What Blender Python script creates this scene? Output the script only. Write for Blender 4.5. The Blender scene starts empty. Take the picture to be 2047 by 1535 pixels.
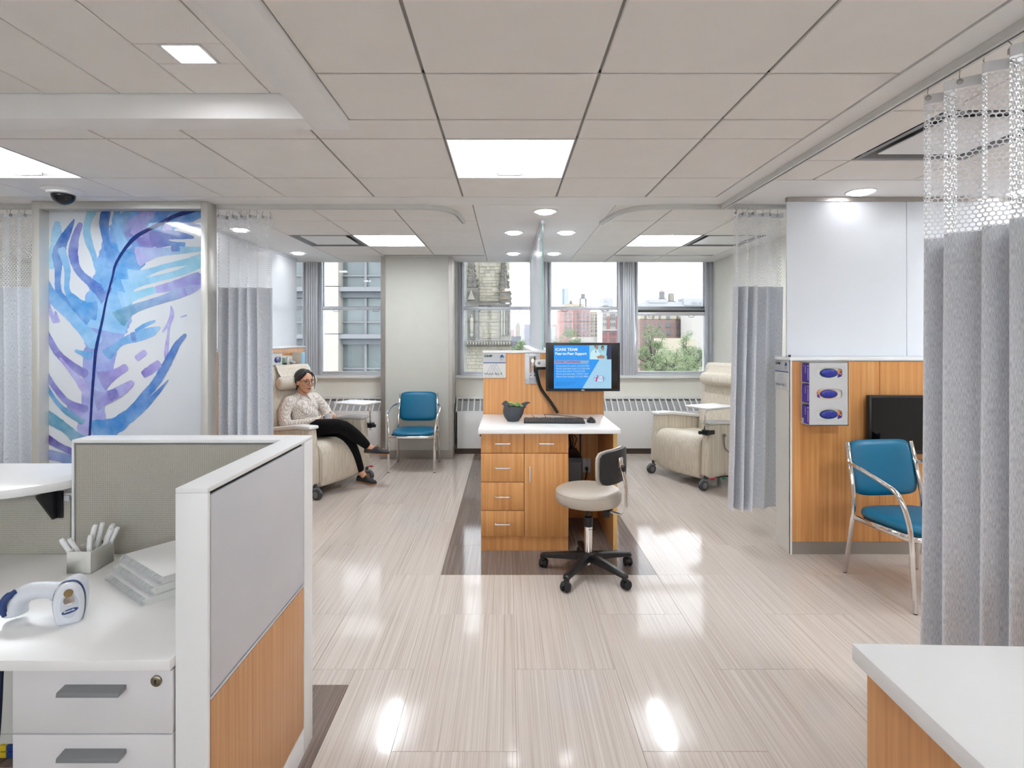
import bpy, bmesh, math, random
from mathutils import Matrix, Vector
R = math.radians
scene = bpy.context.scene
COL = scene.collection

# ------------------------------------------------------------------ camera
FPX, VX, VY, CH = 1090.0, 1014.0, 673.0, 1.5       # focal length and vanishing point in pixels, eye height
cd = bpy.data.cameras.new('camera')
cam = bpy.data.objects.new('camera', cd); COL.objects.link(cam)
cd.sensor_fit = 'HORIZONTAL'; cd.sensor_width = 36.0; cd.lens = FPX / 2047 * 36
cd.shift_x = (1023.5 - VX) / 2047; cd.shift_y = -(767.5 - VY) / 2047
cd.clip_start = 0.05; cd.clip_end = 4000
cam.location = (0, 0, CH); cam.rotation_euler = (R(90), 0, 0)
scene.camera = cam

# ------------------------------------------------------------------ world: flat overcast daylight
w = bpy.data.worlds.new('overcast'); scene.world = w; w.use_nodes = True
bg = w.node_tree.nodes['Background']
bg.inputs['Color'].default_value = (0.93, 0.95, 1.0, 1); bg.inputs['Strength'].default_value = 2.0
BASKET, WING, DOWN, SQUARE = 35.0, 2.4, 8.0, 27.0     # radiance of the room's lamps
vs = scene.view_settings
vs.view_transform = 'Standard'; vs.look = 'None'; vs.gamma = 1.0; vs.use_curve_mapping = False; vs.exposure = 1.28
scene.cycles.max_bounces = 7; scene.cycles.diffuse_bounces = 4; scene.cycles.glossy_bounces = 3
scene.cycles.use_adaptive_sampling = True; scene.cycles.adaptive_threshold = 0.15
scene.cycles.transmission_bounces = 6; scene.cycles.transparent_max_bounces = 16
scene.cycles.sample_clamp_indirect = 6.0; scene.cycles.caustics_reflective = False; scene.cycles.caustics_refractive = False
scene.cycles.use_denoising = True

# ------------------------------------------------------------------ helpers
def s2l(c):
    c = c / 255.0
    return c / 12.92 if c <= 0.04045 else ((c + 0.055) / 1.055) ** 2.4
def rgb(*c): return (s2l(c[0]), s2l(c[1]), s2l(c[2]), 1)
def at(px, py, d): return ((px - VX) * d / FPX, d, CH - (py - VY) * d / FPX)
def pxx(px, d): return (px - VX) * d / FPX
def pzz(py, d): return CH - (py - VY) * d / FPX

WM, FR = {}, {}          # world matrix and building frame of every object
def T(x=0, y=0, z=0): return Matrix.Translation((x, y, z))
def RZ(a): return Matrix.Rotation(a, 4, 'Z')
def RX(a): return Matrix.Rotation(a, 4, 'X')
def RY(a): return Matrix.Rotation(a, 4, 'Y')

def tag(o, label=None, cat=None, group=None, kind=None):
    if label: o['label'] = label
    if cat: o['category'] = cat
    if group: o['group'] = group
    if kind: o['kind'] = kind
    return o
def thing(name, label, cat, loc=(0, 0, 0), rotz=0, group=None, world=False, kind=None):
    o = bpy.data.objects.new(name, None); COL.objects.link(o)
    o.empty_display_size = 0.1
    W = T(*loc) @ RZ(rotz); o.matrix_basis = W
    WM[o] = W; FR[o] = Matrix.Identity(4) if world else W
    return tag(o, label, cat, group, kind)
def link_mesh(name, me, m, parent=None, F=None, smooth=False, center=True):
    """one mesh object; vertices are given in frame F (the thing's frame by default)"""
    if F is None: F = FR[parent] if parent is not None else Matrix.Identity(4)
    c = Vector((0, 0, 0))
    if center and len(me.vertices):
        lo = [min(v.co[i] for v in me.vertices) for i in range(3)]; hi = [max(v.co[i] for v in me.vertices) for i in range(3)]
        c = Vector([(a + b) / 2 for a, b in zip(lo, hi)])
        me.transform(T(*(-c)))
    o = bpy.data.objects.new(name, me); COL.objects.link(o)
    if m is not None and len(me.materials) == 0:
        for q in (m if isinstance(m, (list, tuple)) else [m]): me.materials.append(q)
    W = F @ T(*c); WM[o] = W; FR[o] = F
    if parent is not None:
        o.parent = parent; o.matrix_basis = WM[parent].inverted() @ W
    else: o.matrix_basis = W
    if smooth:
        me.shade_smooth()
        if smooth == 'auto':
            try: me.set_sharp_from_angle(angle=R(35))
            except Exception: pass
    return o
def copy_tree(o, W=None, parent=None):
    c = o.copy(); COL.objects.link(c); c.parent = parent
    if W is not None: c.matrix_basis = W; WM[c] = W
    for ch in o.children: copy_tree(ch, None, c)
    return c

class MB:
    def __init__(s): s.v = []; s.f = []; s.mi = []; s.cur = 0
    def mat(s, i): s.cur = i; return s
    def add(s, vs, fs):
        b = len(s.v); s.v += [tuple(v) for v in vs]
        for f in fs: s.f.append([b + i for i in f]); s.mi.append(s.cur)
        return s
    def xf(s, M, start=0):
        s.v[start:] = [tuple(M @ Vector(v)) for v in s.v[start:]]; return s
    def box(s, x0, x1, y0, y1, z0, z1, M=None):
        p = [(x0,y0,z0),(x1,y0,z0),(x1,y1,z0),(x0,y1,z0),(x0,y0,z1),(x1,y0,z1),(x1,y1,z1),(x0,y1,z1)]
        if M is not None: p = [M @ Vector(q) for q in p]
        return s.add(p, [(3,2,1,0),(4,5,6,7),(0,1,5,4),(1,2,6,5),(2,3,7,6),(3,0,4,7)])
    def prism(s, poly, a, b, axis='y', M=None):
        """polygon in the two other axes, extruded along axis"""
        def P(u, v, t):
            q = {'x': (t, u, v), 'y': (u, t, v), 'z': (u, v, t)}[axis]
            return M @ Vector(q) if M is not None else q
        n = len(poly); ar = sum(poly[i][0]*poly[(i+1) % n][1] - poly[(i+1) % n][0]*poly[i][1] for i in range(n))
        vs = [P(u, v, a) for u, v in poly] + [P(u, v, b) for u, v in poly]
        flip = (ar > 0) != (axis == 'y')
        fs = [tuple(range(n))[::-1], tuple(range(n, 2*n))] + [(i, (i+1) % n, n+(i+1) % n, n+i) for i in range(n)]
        if not flip: fs = [tuple(reversed(f)) for f in fs]
        if b < a: fs = [tuple(reversed(f)) for f in fs]
        return s.add(vs, fs)
    def loft(s, rings, cap=True, closed=True):
        n = len(rings[0]); vs = [p for r in rings for p in r]; fs = []
        for k in range(len(rings) - 1):
            for i in range(n if closed else n - 1):
                j = (i + 1) % n
                fs.append((k*n+i, k*n+j, (k+1)*n+j, (k+1)*n+i))
        if cap and closed: fs.append(tuple(range(n))[::-1]); fs.append(tuple((len(rings)-1)*n + i for i in range(n)))
        return s.add(vs, fs)
    def tube(s, pts, r, n=10, cap=True, sq=1.0, loop=False):
        """swept circle; r number or list; sq squashes the second axis"""
        P = [Vector(p) for p in pts]; rs = r if isinstance(r, (list, tuple)) else [r] * len(P)
        if loop: P = P + [P[0]]; rs = list(rs) + [rs[0]]
        rings = []; up = None
        for i, p in enumerate(P):
            if loop: t = (P[(i+1) % (len(P)-1)] - P[(i-1) % (len(P)-1)])
            else: t = (P[min(i+1, len(P)-1)] - P[max(i-1, 0)])
            t.normalize()
            if up is None:
                up = Vector((0, 0, 1)) if abs(t.z) < 0.9 else Vector((0, 1, 0))
            a = t.cross(up)
            if a.length < 1e-5: a = t.cross(Vector((1, 0.3, 0.2)))
            a.normalize(); b = a.cross(t).normalized(); up = b
            rings.append([p + a * (rs[i] * math.cos(2*math.pi*k/n)) + b * (rs[i] * sq * math.sin(2*math.pi*k/n)) for k in range(n)])
        return s.loft(rings, cap and not loop)
    def cyl(s, p0, p1, r0, r1=None, n=20): return s.tube([p0, p1], [r0, r0 if r1 is None else r1], n)
    def lathe(s, prof, n=24, M=None, cap=True):
        rings = []
        for r, z in prof:
            rg = [Vector((r*math.cos(2*math.pi*k/n), r*math.sin(2*math.pi*k/n), z)) for k in range(n)]
            rings.append([M @ p for p in rg] if M is not None else rg)
        return s.loft(rings, cap)
    def ell(s, c, r, n=16, m=10, M=None):
        rings = []
        for j in range(m + 1):
            th = math.pi * (j + 0.0) / m; th = min(max(th, 0.02), math.pi - 0.02)
            rg = [Vector((r[0]*math.sin(th)*math.cos(2*math.pi*k/n), r[1]*math.sin(th)*math.sin(2*math.pi*k/n), -r[2]*math.cos(th))) for k in range(n)]
            if M is not None: rg = [M @ p for p in rg]
            rings.append([p + Vector(c) for p in rg])
        return s.loft(rings)
    def mesh(s, name, bevel=0, seg=2, ang=30):
        me = bpy.data.meshes.new(name); me.from_pydata(s.v, [], s.f)
        if any(s.mi):
            me.polygons.foreach_set('material_index', s.mi)
        if bevel:
            bm = bmesh.new(); bm.from_mesh(me)
            bmesh.ops.remove_doubles(bm, verts=bm.verts, dist=1e-6)
            es = [e for e in bm.edges if len(e.link_faces) == 2 and e.calc_face_angle(0) > R(ang)]
            bmesh.ops.bevel(bm, geom=es, offset=bevel, segments=seg, profile=0.5, affect='EDGES', clamp_overlap=True)
            bm.to_mesh(me); bm.free()
        me.update()
        return me
    def build(s, name, m, parent=None, bevel=0, smooth=None, seg=2, F=None, center=True, ang=30):
        if smooth is None: smooth = 'auto' if bevel else False
        return link_mesh(name, s.mesh(name, bevel, seg, ang), m, parent, F, smooth, center)

def catmull(P, n=8):
    P = [Vector(p) for p in P]; out = []
    for i in range(len(P) - 1):
        a, b, c, d = P[max(i-1, 0)], P[i], P[i+1], P[min(i+2, len(P)-1)]
        for k in range(n):
            t = k / n
            out.append(0.5*((2*b) + (c-a)*t + (2*a-5*b+4*c-d)*t*t + (3*b-a-3*c+d)*t*t*t))
    out.append(P[-1]); return out
def bez_corner(pts, rad, n=6):
    """polyline with rounded corners"""
    P = [Vector(p) for p in pts]; out = [P[0]]
    for i in range(1, len(P) - 1):
        a = (P[i-1] - P[i]); b = (P[i+1] - P[i]); r = min(rad, a.length*0.49, b.length*0.49)
        A = P[i] + a.normalized()*r; B = P[i] + b.normalized()*r
        for k in range(n + 1):
            t = k / n; out.append(A*(1-t)**2 + P[i]*2*t*(1-t) + B*t*t)
    out.append(P[-1]); return out
def rrect(x0, x1, y0, y1, r, n=5):
    out = []
    for cx, cy, a0 in ((x1-r, y0+r, -90), (x1-r, y1-r, 0), (x0+r, y1-r, 90), (x0+r, y0+r, 180)):
        for k in range(n + 1):
            a = R(a0 + 90*k/n); out.append((cx + r*math.cos(a), cy + r*math.sin(a)))
    return out
def text_mesh(txt, size, M, extrude=0.0, align='LEFT', bold=0.0, shear=0.0, sx=1.0):
    cu = bpy.data.curves.new('lettering', 'FONT'); cu.body = txt; cu.size = size; cu.extrude = extrude; cu.align_x = align; cu.offset = bold; cu.shear = shear
    cu.resolution_u = 3
    ob = bpy.data.objects.new('lettering', cu); COL.objects.link(ob)
    bpy.context.view_layer.update()
    me = bpy.data.meshes.new_from_object(ob.evaluated_get(bpy.context.evaluated_depsgraph_get()))
    bpy.data.objects.remove(ob); bpy.data.curves.remove(cu)
    me.transform(M @ Matrix.Diagonal((sx, 1, 1, 1))); return me
FACE_CAM = RX(R(90))     # text lying in XY turned to face -Y
def modded(name, me, mods):
    """apply modifiers without operators"""
    ob = bpy.data.objects.new(name, me); COL.objects.link(ob)
    for typ, kw in mods:
        md = ob.modifiers.new(typ, typ)
        for k, v in kw.items(): setattr(md, k, v)
    bpy.context.view_layer.update()
    out = bpy.data.meshes.new_from_object(ob.evaluated_get(bpy.context.evaluated_depsgraph_get()))
    bpy.data.objects.remove(ob); bpy.data.meshes.remove(me)
    return out

# ------------------------------------------------------------------ materials
MATS = {}
def new_mat(name):
    m = bpy.data.materials.new(name); m.use_nodes = True; MATS[name] = m
    return m, m.node_tree.nodes, m.node_tree.links, m.node_tree.nodes['Principled BSDF']
def N(nt, t, **kw):
    n = nt.new(t)
    for k, v in kw.items():
        if k in n.inputs.keys() if isinstance(k, str) else False: n.inputs[k].default_value = v
        else: setattr(n, k, v)
    return n
def plain(name, col, rough=0.5, metal=0.0, spec=0.5, var=0.06, scale=6.0, bump=0.0, bscale=200, coat=0.0, sheen=0.0, gain=1.0):
    """solid colour with faint procedural mottling and optional fine relief"""
    m, nt, ln, b = new_mat(name)
    c = tuple(x*gain for x in rgb(*col)[:3]) + (1,)
    tc = N(nt, 'ShaderNodeNewGeometry')
    no = N(nt, 'ShaderNodeTexNoise'); no.inputs['Scale'].default_value = scale; no.inputs['Detail'].default_value = 3
    ln.new(tc.outputs['Position'], no.inputs['Vector'])
    rp = N(nt, 'ShaderNodeValToRGB')
    rp.color_ramp.elements[0].position = 0.3; rp.color_ramp.elements[1].position = 0.7
    rp.color_ramp.elements[0].color = tuple(x*(1-var) for x in c[:3]) + (1,)
    rp.color_ramp.elements[1].color = tuple(min(1, x*(1+var)) for x in c[:3]) + (1,)
    ln.new(no.outputs['Fac'], rp.inputs['Fac']); ln.new(rp.outputs['Color'], b.inputs['Base Color'])
    b.inputs['Roughness'].default_value = rough; b.inputs['Metallic'].default_value = metal
    b.inputs['Specular IOR Level'].default_value = spec; b.inputs['Coat Weight'].default_value = coat; b.inputs['Coat Roughness'].default_value = 0.05
    b.inputs['Sheen Weight'].default_value = sheen
    if bump:
        n2 = N(nt, 'ShaderNodeTexNoise'); n2.inputs['Scale'].default_value = bscale; ln.new(tc.outputs['Position'], n2.inputs['Vector'])
        bp = N(nt, 'ShaderNodeBump'); bp.inputs['Strength'].default_value = bump; bp.inputs['Distance'].default_value = 0.002
        ln.new(n2.outputs['Fac'], bp.inputs['Height']); ln.new(bp.outputs['Normal'], b.inputs['Normal'])
    return m
def streak(name, cols, scale, rough=0.4, detail=4, rnd=True, spec=0.5, coat=0.0, bump=0.0, coord='Position', rot=None, rvar=0.0, sharp=(0.25, 0.5, 0.75), dist=0.0, crough=0.05):
    """grain: noise stretched along one axis, colours from dark to light"""
    m, nt, ln, b = new_mat(name)
    if coord == 'Position': src = N(nt, 'ShaderNodeNewGeometry').outputs['Position']
    else: src = N(nt, 'ShaderNodeTexCoord').outputs['Object']
    vec = src
    if rnd:
        oi = N(nt, 'ShaderNodeObjectInfo'); ml = N(nt, 'ShaderNodeVectorMath', operation='SCALE'); ml.inputs[0].default_value = (37.0, 13.0, 29.0)
        ln.new(oi.outputs['Random'], ml.inputs['Scale'])
        ad = N(nt, 'ShaderNodeVectorMath', operation='ADD'); ln.new(src, ad.inputs[0]); ln.new(ml.outputs[0], ad.inputs[1]); vec = ad.outputs[0]
    mp = N(nt, 'ShaderNodeMapping'); mp.inputs['Scale'].default_value = scale
    if rot: mp.inputs['Rotation'].default_value = rot
    ln.new(vec, mp.inputs['Vector'])
    no = N(nt, 'ShaderNodeTexNoise'); no.inputs['Scale'].default_value = 1.0; no.inputs['Detail'].default_value = detail; no.inputs['Roughness'].default_value = 0.62
    no.inputs['Distortion'].default_value = dist
    ln.new(mp.outputs['Vector'], no.inputs['Vector'])
    rp = N(nt, 'ShaderNodeValToRGB'); e = rp.color_ramp.elements
    e[0].position, e[1].position = sharp[0], sharp[2]; e[0].color, e[1].color = rgb(*cols[0]), rgb(*cols[2])
    k = e.new(sharp[1]); k.color = rgb(*cols[1])
    ln.new(no.outputs['Fac'], rp.inputs['Fac']); out = rp.outputs['Color']
    if rvar:
        hs = N(nt, 'ShaderNodeHueSaturation'); oi2 = N(nt, 'ShaderNodeObjectInfo')
        mr = N(nt, 'ShaderNodeMapRange'); mr.inputs['To Min'].default_value = 1 - rvar; mr.inputs['To Max'].default_value = 1 + rvar
        ln.new(oi2.outputs['Random'], mr.inputs['Value']); ln.new(mr.outputs[0], hs.inputs['Value']); ln.new(out, hs.inputs['Color']); out = hs.outputs['Color']
    ln.new(out, b.inputs['Base Color'])
    b.inputs['Roughness'].default_value = rough; b.inputs['Specular IOR Level'].default_value = spec
    b.inputs['Coat Weight'].default_value = coat; b.inputs['Coat Roughness'].default_value = crough
    if bump:
        bp = N(nt, 'ShaderNodeBump'); bp.inputs['Strength'].default_value = bump; bp.inputs['Distance'].default_value = 0.002
        ln.new(no.outputs['Fac'], bp.inputs['Height']); ln.new(bp.outputs['Normal'], b.inputs['Normal'])
    return m
def emit(name, col, strength, base=0.6):
    m, nt, ln, b = new_mat(name)
    b.inputs['Base Color'].default_value = (base, base, base, 1)
    b.inputs['Emission Color'].default_value = rgb(*col); b.inputs['Emission Strength'].default_value = strength; b.inputs['Roughness'].default_value = 0.4
    return m
def metal(name, col, rough, aniso=None):
    m = plain(name, col, rough, 1.0, 0.5, 0.03, 20)
    if aniso:
        nt, ln = m.node_tree.nodes, m.node_tree.links; b = nt['Principled BSDF']
        g = N(nt, 'ShaderNodeNewGeometry'); mp = N(nt, 'ShaderNodeMapping'); mp.inputs['Scale'].default_value = aniso
        no = N(nt, 'ShaderNodeTexNoise'); no.inputs['Scale'].default_value = 1; no.inputs['Detail'].default_value = 4
        ln.new(g.outputs['Position'], mp.inputs['Vector']); ln.new(mp.outputs[0], no.inputs['Vector'])
        mr = N(nt, 'ShaderNodeMapRange'); mr.inputs['To Min'].default_value = max(0.02, rough-0.1); mr.inputs['To Max'].default_value = rough+0.15
        ln.new(no.outputs['Fac'], mr.inputs['Value']); ln.new(mr.outputs[0], b.inputs['Roughness'])
    return m
def weave(name, cols, scale, rough=0.85, bump=0.4, mixn=0.5):
    """woven cloth: two crossing waves over a slubby stripe"""
    m, nt, ln, b = new_mat(name)
    tc = N(nt, 'ShaderNodeUVMap')
    sp = N(nt, 'ShaderNodeSeparateXYZ'); ln.new(tc.outputs['UV'], sp.inputs[0])
    def wv(out, k):
        a = N(nt, 'ShaderNodeMath', operation='MULTIPLY'); a.inputs[1].default_value = k; ln.new(out, a.inputs[0])
        s = N(nt, 'ShaderNodeMath', operation='SINE'); ln.new(a.outputs[0], s.inputs[0]); return s.outputs[0]
    su, sv = wv(sp.outputs[0], scale), wv(sp.outputs[1], scale)
    ml = N(nt, 'ShaderNodeMath', operation='MULTIPLY'); ln.new(su, ml.inputs[0]); ln.new(sv, ml.inputs[1])
    mp = N(nt, 'ShaderNodeMapping'); mp.inputs['Scale'].default_value = (520, 50, 1); ln.new(tc.outputs['UV'], mp.inputs[0])
    no = N(nt, 'ShaderNodeTexNoise'); no.inputs['Scale'].default_value = 1; no.inputs['Detail'].default_value = 5; ln.new(mp.outputs[0], no.inputs['Vector'])
    mx = N(nt, 'ShaderNodeMath', operation='MULTIPLY_ADD'); mx.inputs[1].default_value = 0.10; ln.new(ml.outputs[0], mx.inputs[0]); ln.new(no.outputs['Fac'], mx.inputs[2])
    rp = N(nt, 'ShaderNodeValToRGB'); e = rp.color_ramp.elements; e[0].position = 0.3; e[1].position = 0.68; e[0].color = rgb(*cols[0]); e[1].color = rgb(*cols[2])
    k = e.new(0.5); k.color = rgb(*cols[1]); ln.new(mx.outputs[0], rp.inputs[0]); ln.new(rp.outputs[0], b.inputs['Base Color'])
    b.inputs['Roughness'].default_value = rough; b.inputs['Specular IOR Level'].default_value = 0.2; b.inputs['Sheen Weight'].default_value = 0.15
    bp = N(nt, 'ShaderNodeBump'); bp.inputs['Strength'].default_value = bump; bp.inputs['Distance'].default_value = 0.001
    ln.new(mx.outputs[0], bp.inputs['Height']); ln.new(bp.outputs[0], b.inputs['Normal'])
    return m
def gridcloth(name, c0, c1, k):
    """small basket weave panel fabric from world position"""
    m, nt, ln, b = new_mat(name)
    g = N(nt, 'ShaderNodeNewGeometry'); sp = N(nt, 'ShaderNodeSeparateXYZ'); ln.new(g.outputs['Position'], sp.inputs[0])
    ax = N(nt, 'ShaderNodeMath', operation='ADD'); ln.new(sp.outputs[0], ax.inputs[0]); ln.new(sp.outputs[1], ax.inputs[1])
    def wv(out):
        a = N(nt, 'ShaderNodeMath', operation='MULTIPLY'); a.inputs[1].default_value = k; ln.new(out, a.inputs[0])
        s = N(nt, 'ShaderNodeMath', operation='SINE'); ln.new(a.outputs[0], s.inputs[0]); return s.outputs[0]
    mx = N(nt, 'ShaderNodeMath', operation='MAXIMUM'); ln.new(wv(ax.outputs[0]), mx.inputs[0]); ln.new(wv(sp.outputs[2]), mx.inputs[1])
    no = N(nt, 'ShaderNodeTexNoise'); no.inputs['Scale'].default_value = 300; ln.new(g.outputs['Position'], no.inputs['Vector'])
    ad = N(nt, 'ShaderNodeMath', operation='MULTIPLY_ADD'); ad.inputs[1].default_value = 0.8; ln.new(no.outputs['Fac'], ad.inputs[0]); ln.new(mx.outputs[0], ad.inputs[2])
    rp = N(nt, 'ShaderNodeValToRGB'); e = rp.color_ramp.elements; e[0].position = 0.05; e[1].position = 0.95; e[0].color = rgb(*c0); e[1].color = rgb(*c1)
    ln.new(ad.outputs[0], rp.inputs[0]); ln.new(rp.outputs[0], b.inputs['Base Color']); b.inputs['Roughness'].default_value = 0.85; b.inputs['Specular IOR Level'].default_value = 0.2
    bp = N(nt, 'ShaderNodeBump'); bp.inputs['Strength'].default_value = 0.5; bp.inputs['Distance'].default_value = 0.001
    ln.new(ad.outputs[0], bp.inputs['Height']); ln.new(bp.outputs[0], b.inputs['Normal'])
    return m
def pane_glass(name, tint=(0.96, 0.98, 0.98), refl=0.06):
    m, nt, ln, b = new_mat(name); nt.remove(b); out = nt['Material Output']
    tr = N(nt, 'ShaderNodeBsdfTransparent'); tr.inputs[0].default_value = (*tint, 1)
    gl = N(nt, 'ShaderNodeBsdfGlossy'); gl.inputs['Roughness'].default_value = 0.02
    fr = N(nt, 'ShaderNodeFresnel'); fr.inputs[0].default_value = 1.45
    mr = N(nt, 'ShaderNodeMapRange'); mr.inputs['To Max'].default_value = 0.8; ln.new(fr.outputs[0], mr.inputs['Value'])
    mx = N(nt, 'ShaderNodeMixShader'); ln.new(mr.outputs[0], mx.inputs[0]); ln.new(tr.outputs[0], mx.inputs[1]); ln.new(gl.outputs[0], mx.inputs[2])
    ln.new(mx.outputs[0], out.inputs[0]); return m
def frosted(name, col, back=0.45):
    m, nt, ln, b = new_mat(name); out = nt['Material Output']
    b.inputs['Base Color'].default_value = rgb(*col); b.inputs['Roughness'].default_value = 0.28; b.inputs['Specular IOR Level'].default_value = 0.5
    g = N(nt, 'ShaderNodeNewGeometry'); no = N(nt, 'ShaderNodeTexNoise'); no.inputs['Scale'].default_value = 900; ln.new(g.outputs['Position'], no.inputs['Vector'])
    bp = N(nt, 'ShaderNodeBump'); bp.inputs['Strength'].default_value = 0.05; bp.inputs['Distance'].default_value = 0.0005; ln.new(no.outputs['Fac'], bp.inputs['Height']); ln.new(bp.outputs[0], b.inputs['Normal'])
    tl = N(nt, 'ShaderNodeBsdfTranslucent'); tl.inputs[0].default_value = rgb(*col)
    mx = N(nt, 'ShaderNodeMixShader'); mx.inputs[0].default_value = back; ln.new(b.outputs[0], mx.inputs[1]); ln.new(tl.outputs[0], mx.inputs[2]); ln.new(mx.outputs[0], out.inputs[0])
    return m

M = dict
mt_tile = plain('ceiling_tile', (242, 239, 235), 0.9, spec=0.1, var=0.012, bump=0.25, bscale=420)
mt_gyp = plain('ceiling_gypsum', (242, 241, 240), 0.75, spec=0.2, var=0.01)
mt_tee = plain('ceiling_tee', (150, 147, 143), 0.6, var=0.02)
mt_wall = plain('wall_paint', (238, 236, 227), 0.75, spec=0.2, var=0.015)
mt_column = plain('wall_covering', (203, 202, 194), 0.6, spec=0.3, var=0.015)
mt_steel = metal('brushed_steel', (178, 172, 166), 0.3, (300, 300, 3))
mt_alu = plain('window_aluminium', (212, 215, 222), 0.38, 0.35, var=0.03)
mt_rail = plain('track_aluminium', (214, 214, 211), 0.4, 0.2, var=0.02)
mt_frame = plain('satin_aluminium', (208, 206, 200), 0.35, 0.3, var=0.02)
mt_chrome = metal('chrome', (235, 232, 230), 0.06)
mt_lacq = plain('white_lacquer', (236, 236, 236), 0.35, var=0.01)
mt_top = plain('white_laminate', (238, 237, 236), 0.28, var=0.01)
mt_cream = plain('cream_panel', (222, 219, 212), 0.5, var=0.02)
mt_base = plain('taupe_base', (150, 141, 133), 0.55, var=0.03)
mt_darkbase = plain('brown_base', (84, 70, 62), 0.55, var=0.03)
mt_white = plain('white_plastic', (233, 233, 233), 0.4, var=0.01)
mt_offw = plain('offwhite_plastic', (215, 214, 210), 0.4, var=0.02)
mt_grey = plain('grey_plastic', (128, 130, 133), 0.45, var=0.03)
mt_dgrey = plain('dark_grey_plastic', (70, 71, 74), 0.45, var=0.05)
mt_black = plain('black_plastic', (24, 24, 26), 0.4, var=0.08)
mt_gloss = plain('black_gloss', (14, 14, 16), 0.12, var=0.05)
mt_rubber = plain('black_rubber', (30, 30, 31), 0.7, var=0.1)
mt_wood = streak('anigre_wood', ((192, 126, 70), (211, 150, 90), (226, 172, 112)), (48, 48, 0.9), 0.38, 6, rvar=0.03)
mt_wood2 = streak('anigre_wood_low', ((182, 128, 84), (199, 148, 102), (212, 166, 120)), (90, 90, 1.0), 0.45, 6, rvar=0.02)
mt_wooddk = mt_wood
mt_edge = plain('wood_edge', (222, 178, 112), 0.45, var=0.05)
mt_floor = streak('vinyl_tile_light', ((180, 165, 155), (203, 191, 182), (218, 209, 201)), (150, 1.0, 1), 0.09, 6, spec=0.27, rvar=0.018, coat=0.0, sharp=(0.28, 0.48, 0.72), crough=0.04)
mt_floord = streak('vinyl_tile_dark', ((96, 82, 75), (124, 109, 101), (150, 135, 126)), (120, 1.3, 1), 0.09, 6, spec=0.27, rvar=0.03, coat=0.0, crough=0.04)
mt_teal = plain('teal_vinyl', (0, 102, 138), 0.42, var=0.05, bump=0.15, bscale=500)
mt_tan = plain('taupe_vinyl', (188, 177, 164), 0.42, var=0.03, bump=0.1, bscale=500)
mt_recl = streak('striped_upholstery', ((182, 170, 152), (216, 206, 190), (236, 229, 216)), (110, 110, 1.5), 0.5, 5, rnd=False, coord='Object', bump=0.1)
mt_curt = weave('curtain_cloth', ((180, 184, 193), (213, 216, 223), (236, 237, 240)), 2600)
mt_net = plain('curtain_net', (238, 239, 241), 0.7, var=0.01)
mt_cloth = gridcloth('panel_cloth', (104, 100, 92), (200, 196, 185), 1750)
mt_glass = pane_glass('window_glass')
mt_frost = frosted('frosted_glass', (244, 247, 252), 0.3)
mt_gedge = plain('glass_edge_green', (150, 188, 182), 0.15, var=0.05)
mt_skin = plain('skin', (216, 164, 134), 0.5, var=0.05, scale=25)
mt_lip = plain('lips', (164, 92, 84), 0.4)
mt_hair = streak('black_hair', ((12, 11, 12), (24, 22, 23), (44, 41, 42)), (40, 260, 40), 0.35, 4, rnd=False, coord='Object')
mt_pants = plain('black_trousers', (13, 13, 15), 0.85, var=0.12, scale=14, spec=0.2)
mt_shoe = plain('black_shoe', (38, 38, 42), 0.5, var=0.25, scale=120, bump=0.4, bscale=260)
mt_sole = plain('tan_sole', (186, 132, 84), 0.6)
mt_lace = plain('brown_lace', (150, 98, 62), 0.7)
mt_navy = plain('navy_plastic', (38, 66, 124), 0.4, var=0.05)
mt_ink = plain('black_ink', (18, 18, 20), 0.6)
mt_inkg = plain('grey_ink', (196, 197, 201), 0.6)
mt_blue = plain('blue_ink', (22, 62, 138), 0.5)
mt_red = plain('red_plastic', (196, 30, 44), 0.4)
mt_green = plain('green_plastic', (0, 112, 84), 0.4)
mt_purple = plain('purple_box', (74, 58, 164), 0.5)
mt_bluebag = plain('blue_gloves', (44, 52, 150), 0.3, var=0.35, scale=60)
mt_wing = emit('light_wing', (244, 250, 255), WING)
mt_basket = emit('light_basket', (244, 250, 255), BASKET)
mt_down = emit('downlight_lens', (252, 252, 255), DOWN)
mt_sq = emit('square_light_lens', (252, 252, 255), SQUARE)
# ================================================================== structure
CZ = 2.485                                  # ceiling height
YB = 7.20                                   # window wall
def struct(name, mb, m, parent=None, **kw):
    o = mb.build(name, m, parent, **kw)
    if parent is None: o['kind'] = 'structure'
    return o
# ---------------- floor: slab with vinyl tiles laid on it
fl = struct('floor', MB().box(-6, 5, -2.6, YB + 0.2, -0.12, -0.012), mt_floord)
tag(fl, 'glossy streaked greige vinyl tile floor with darker tile borders', 'floor')
TW, TL, X00 = 0.4545, 0.975, 0.035
_tm = {}
def floor_tile(x0, x1, y0, y1, dark):
    g = 0.0006; k = (round(x1-x0, 3), round(y1-y0, 3), dark)
    if k[0] < 0.02 or k[1] < 0.02: return
    if k not in _tm:
        a, b = k[0]/2 - g, k[1]/2 - g; c = 0.0008
        mb = MB().loft([[(-a,-b,-0.012),(a,-b,-0.012),(a,b,-0.012),(-a,b,-0.012)], [(-a,-b,-c),(a,-b,-c),(a,b,-c),(-a,b,-c)], [(-a+c,-b+c,0),(a-c,-b+c,0),(a-c,b-c,0),(-a+c,b-c,0)]])
        me = mb.mesh('floor_tile'); me.materials.append(mt_floord if dark else mt_floor); _tm[k] = me
    o = bpy.data.objects.new('floor_tile', _tm[k]); COL.objects.link(o); o.parent = fl
    o.matrix_basis = WM[fl].inverted() @ T((x0+x1)/2, (y0+y1)/2, 0)
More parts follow.
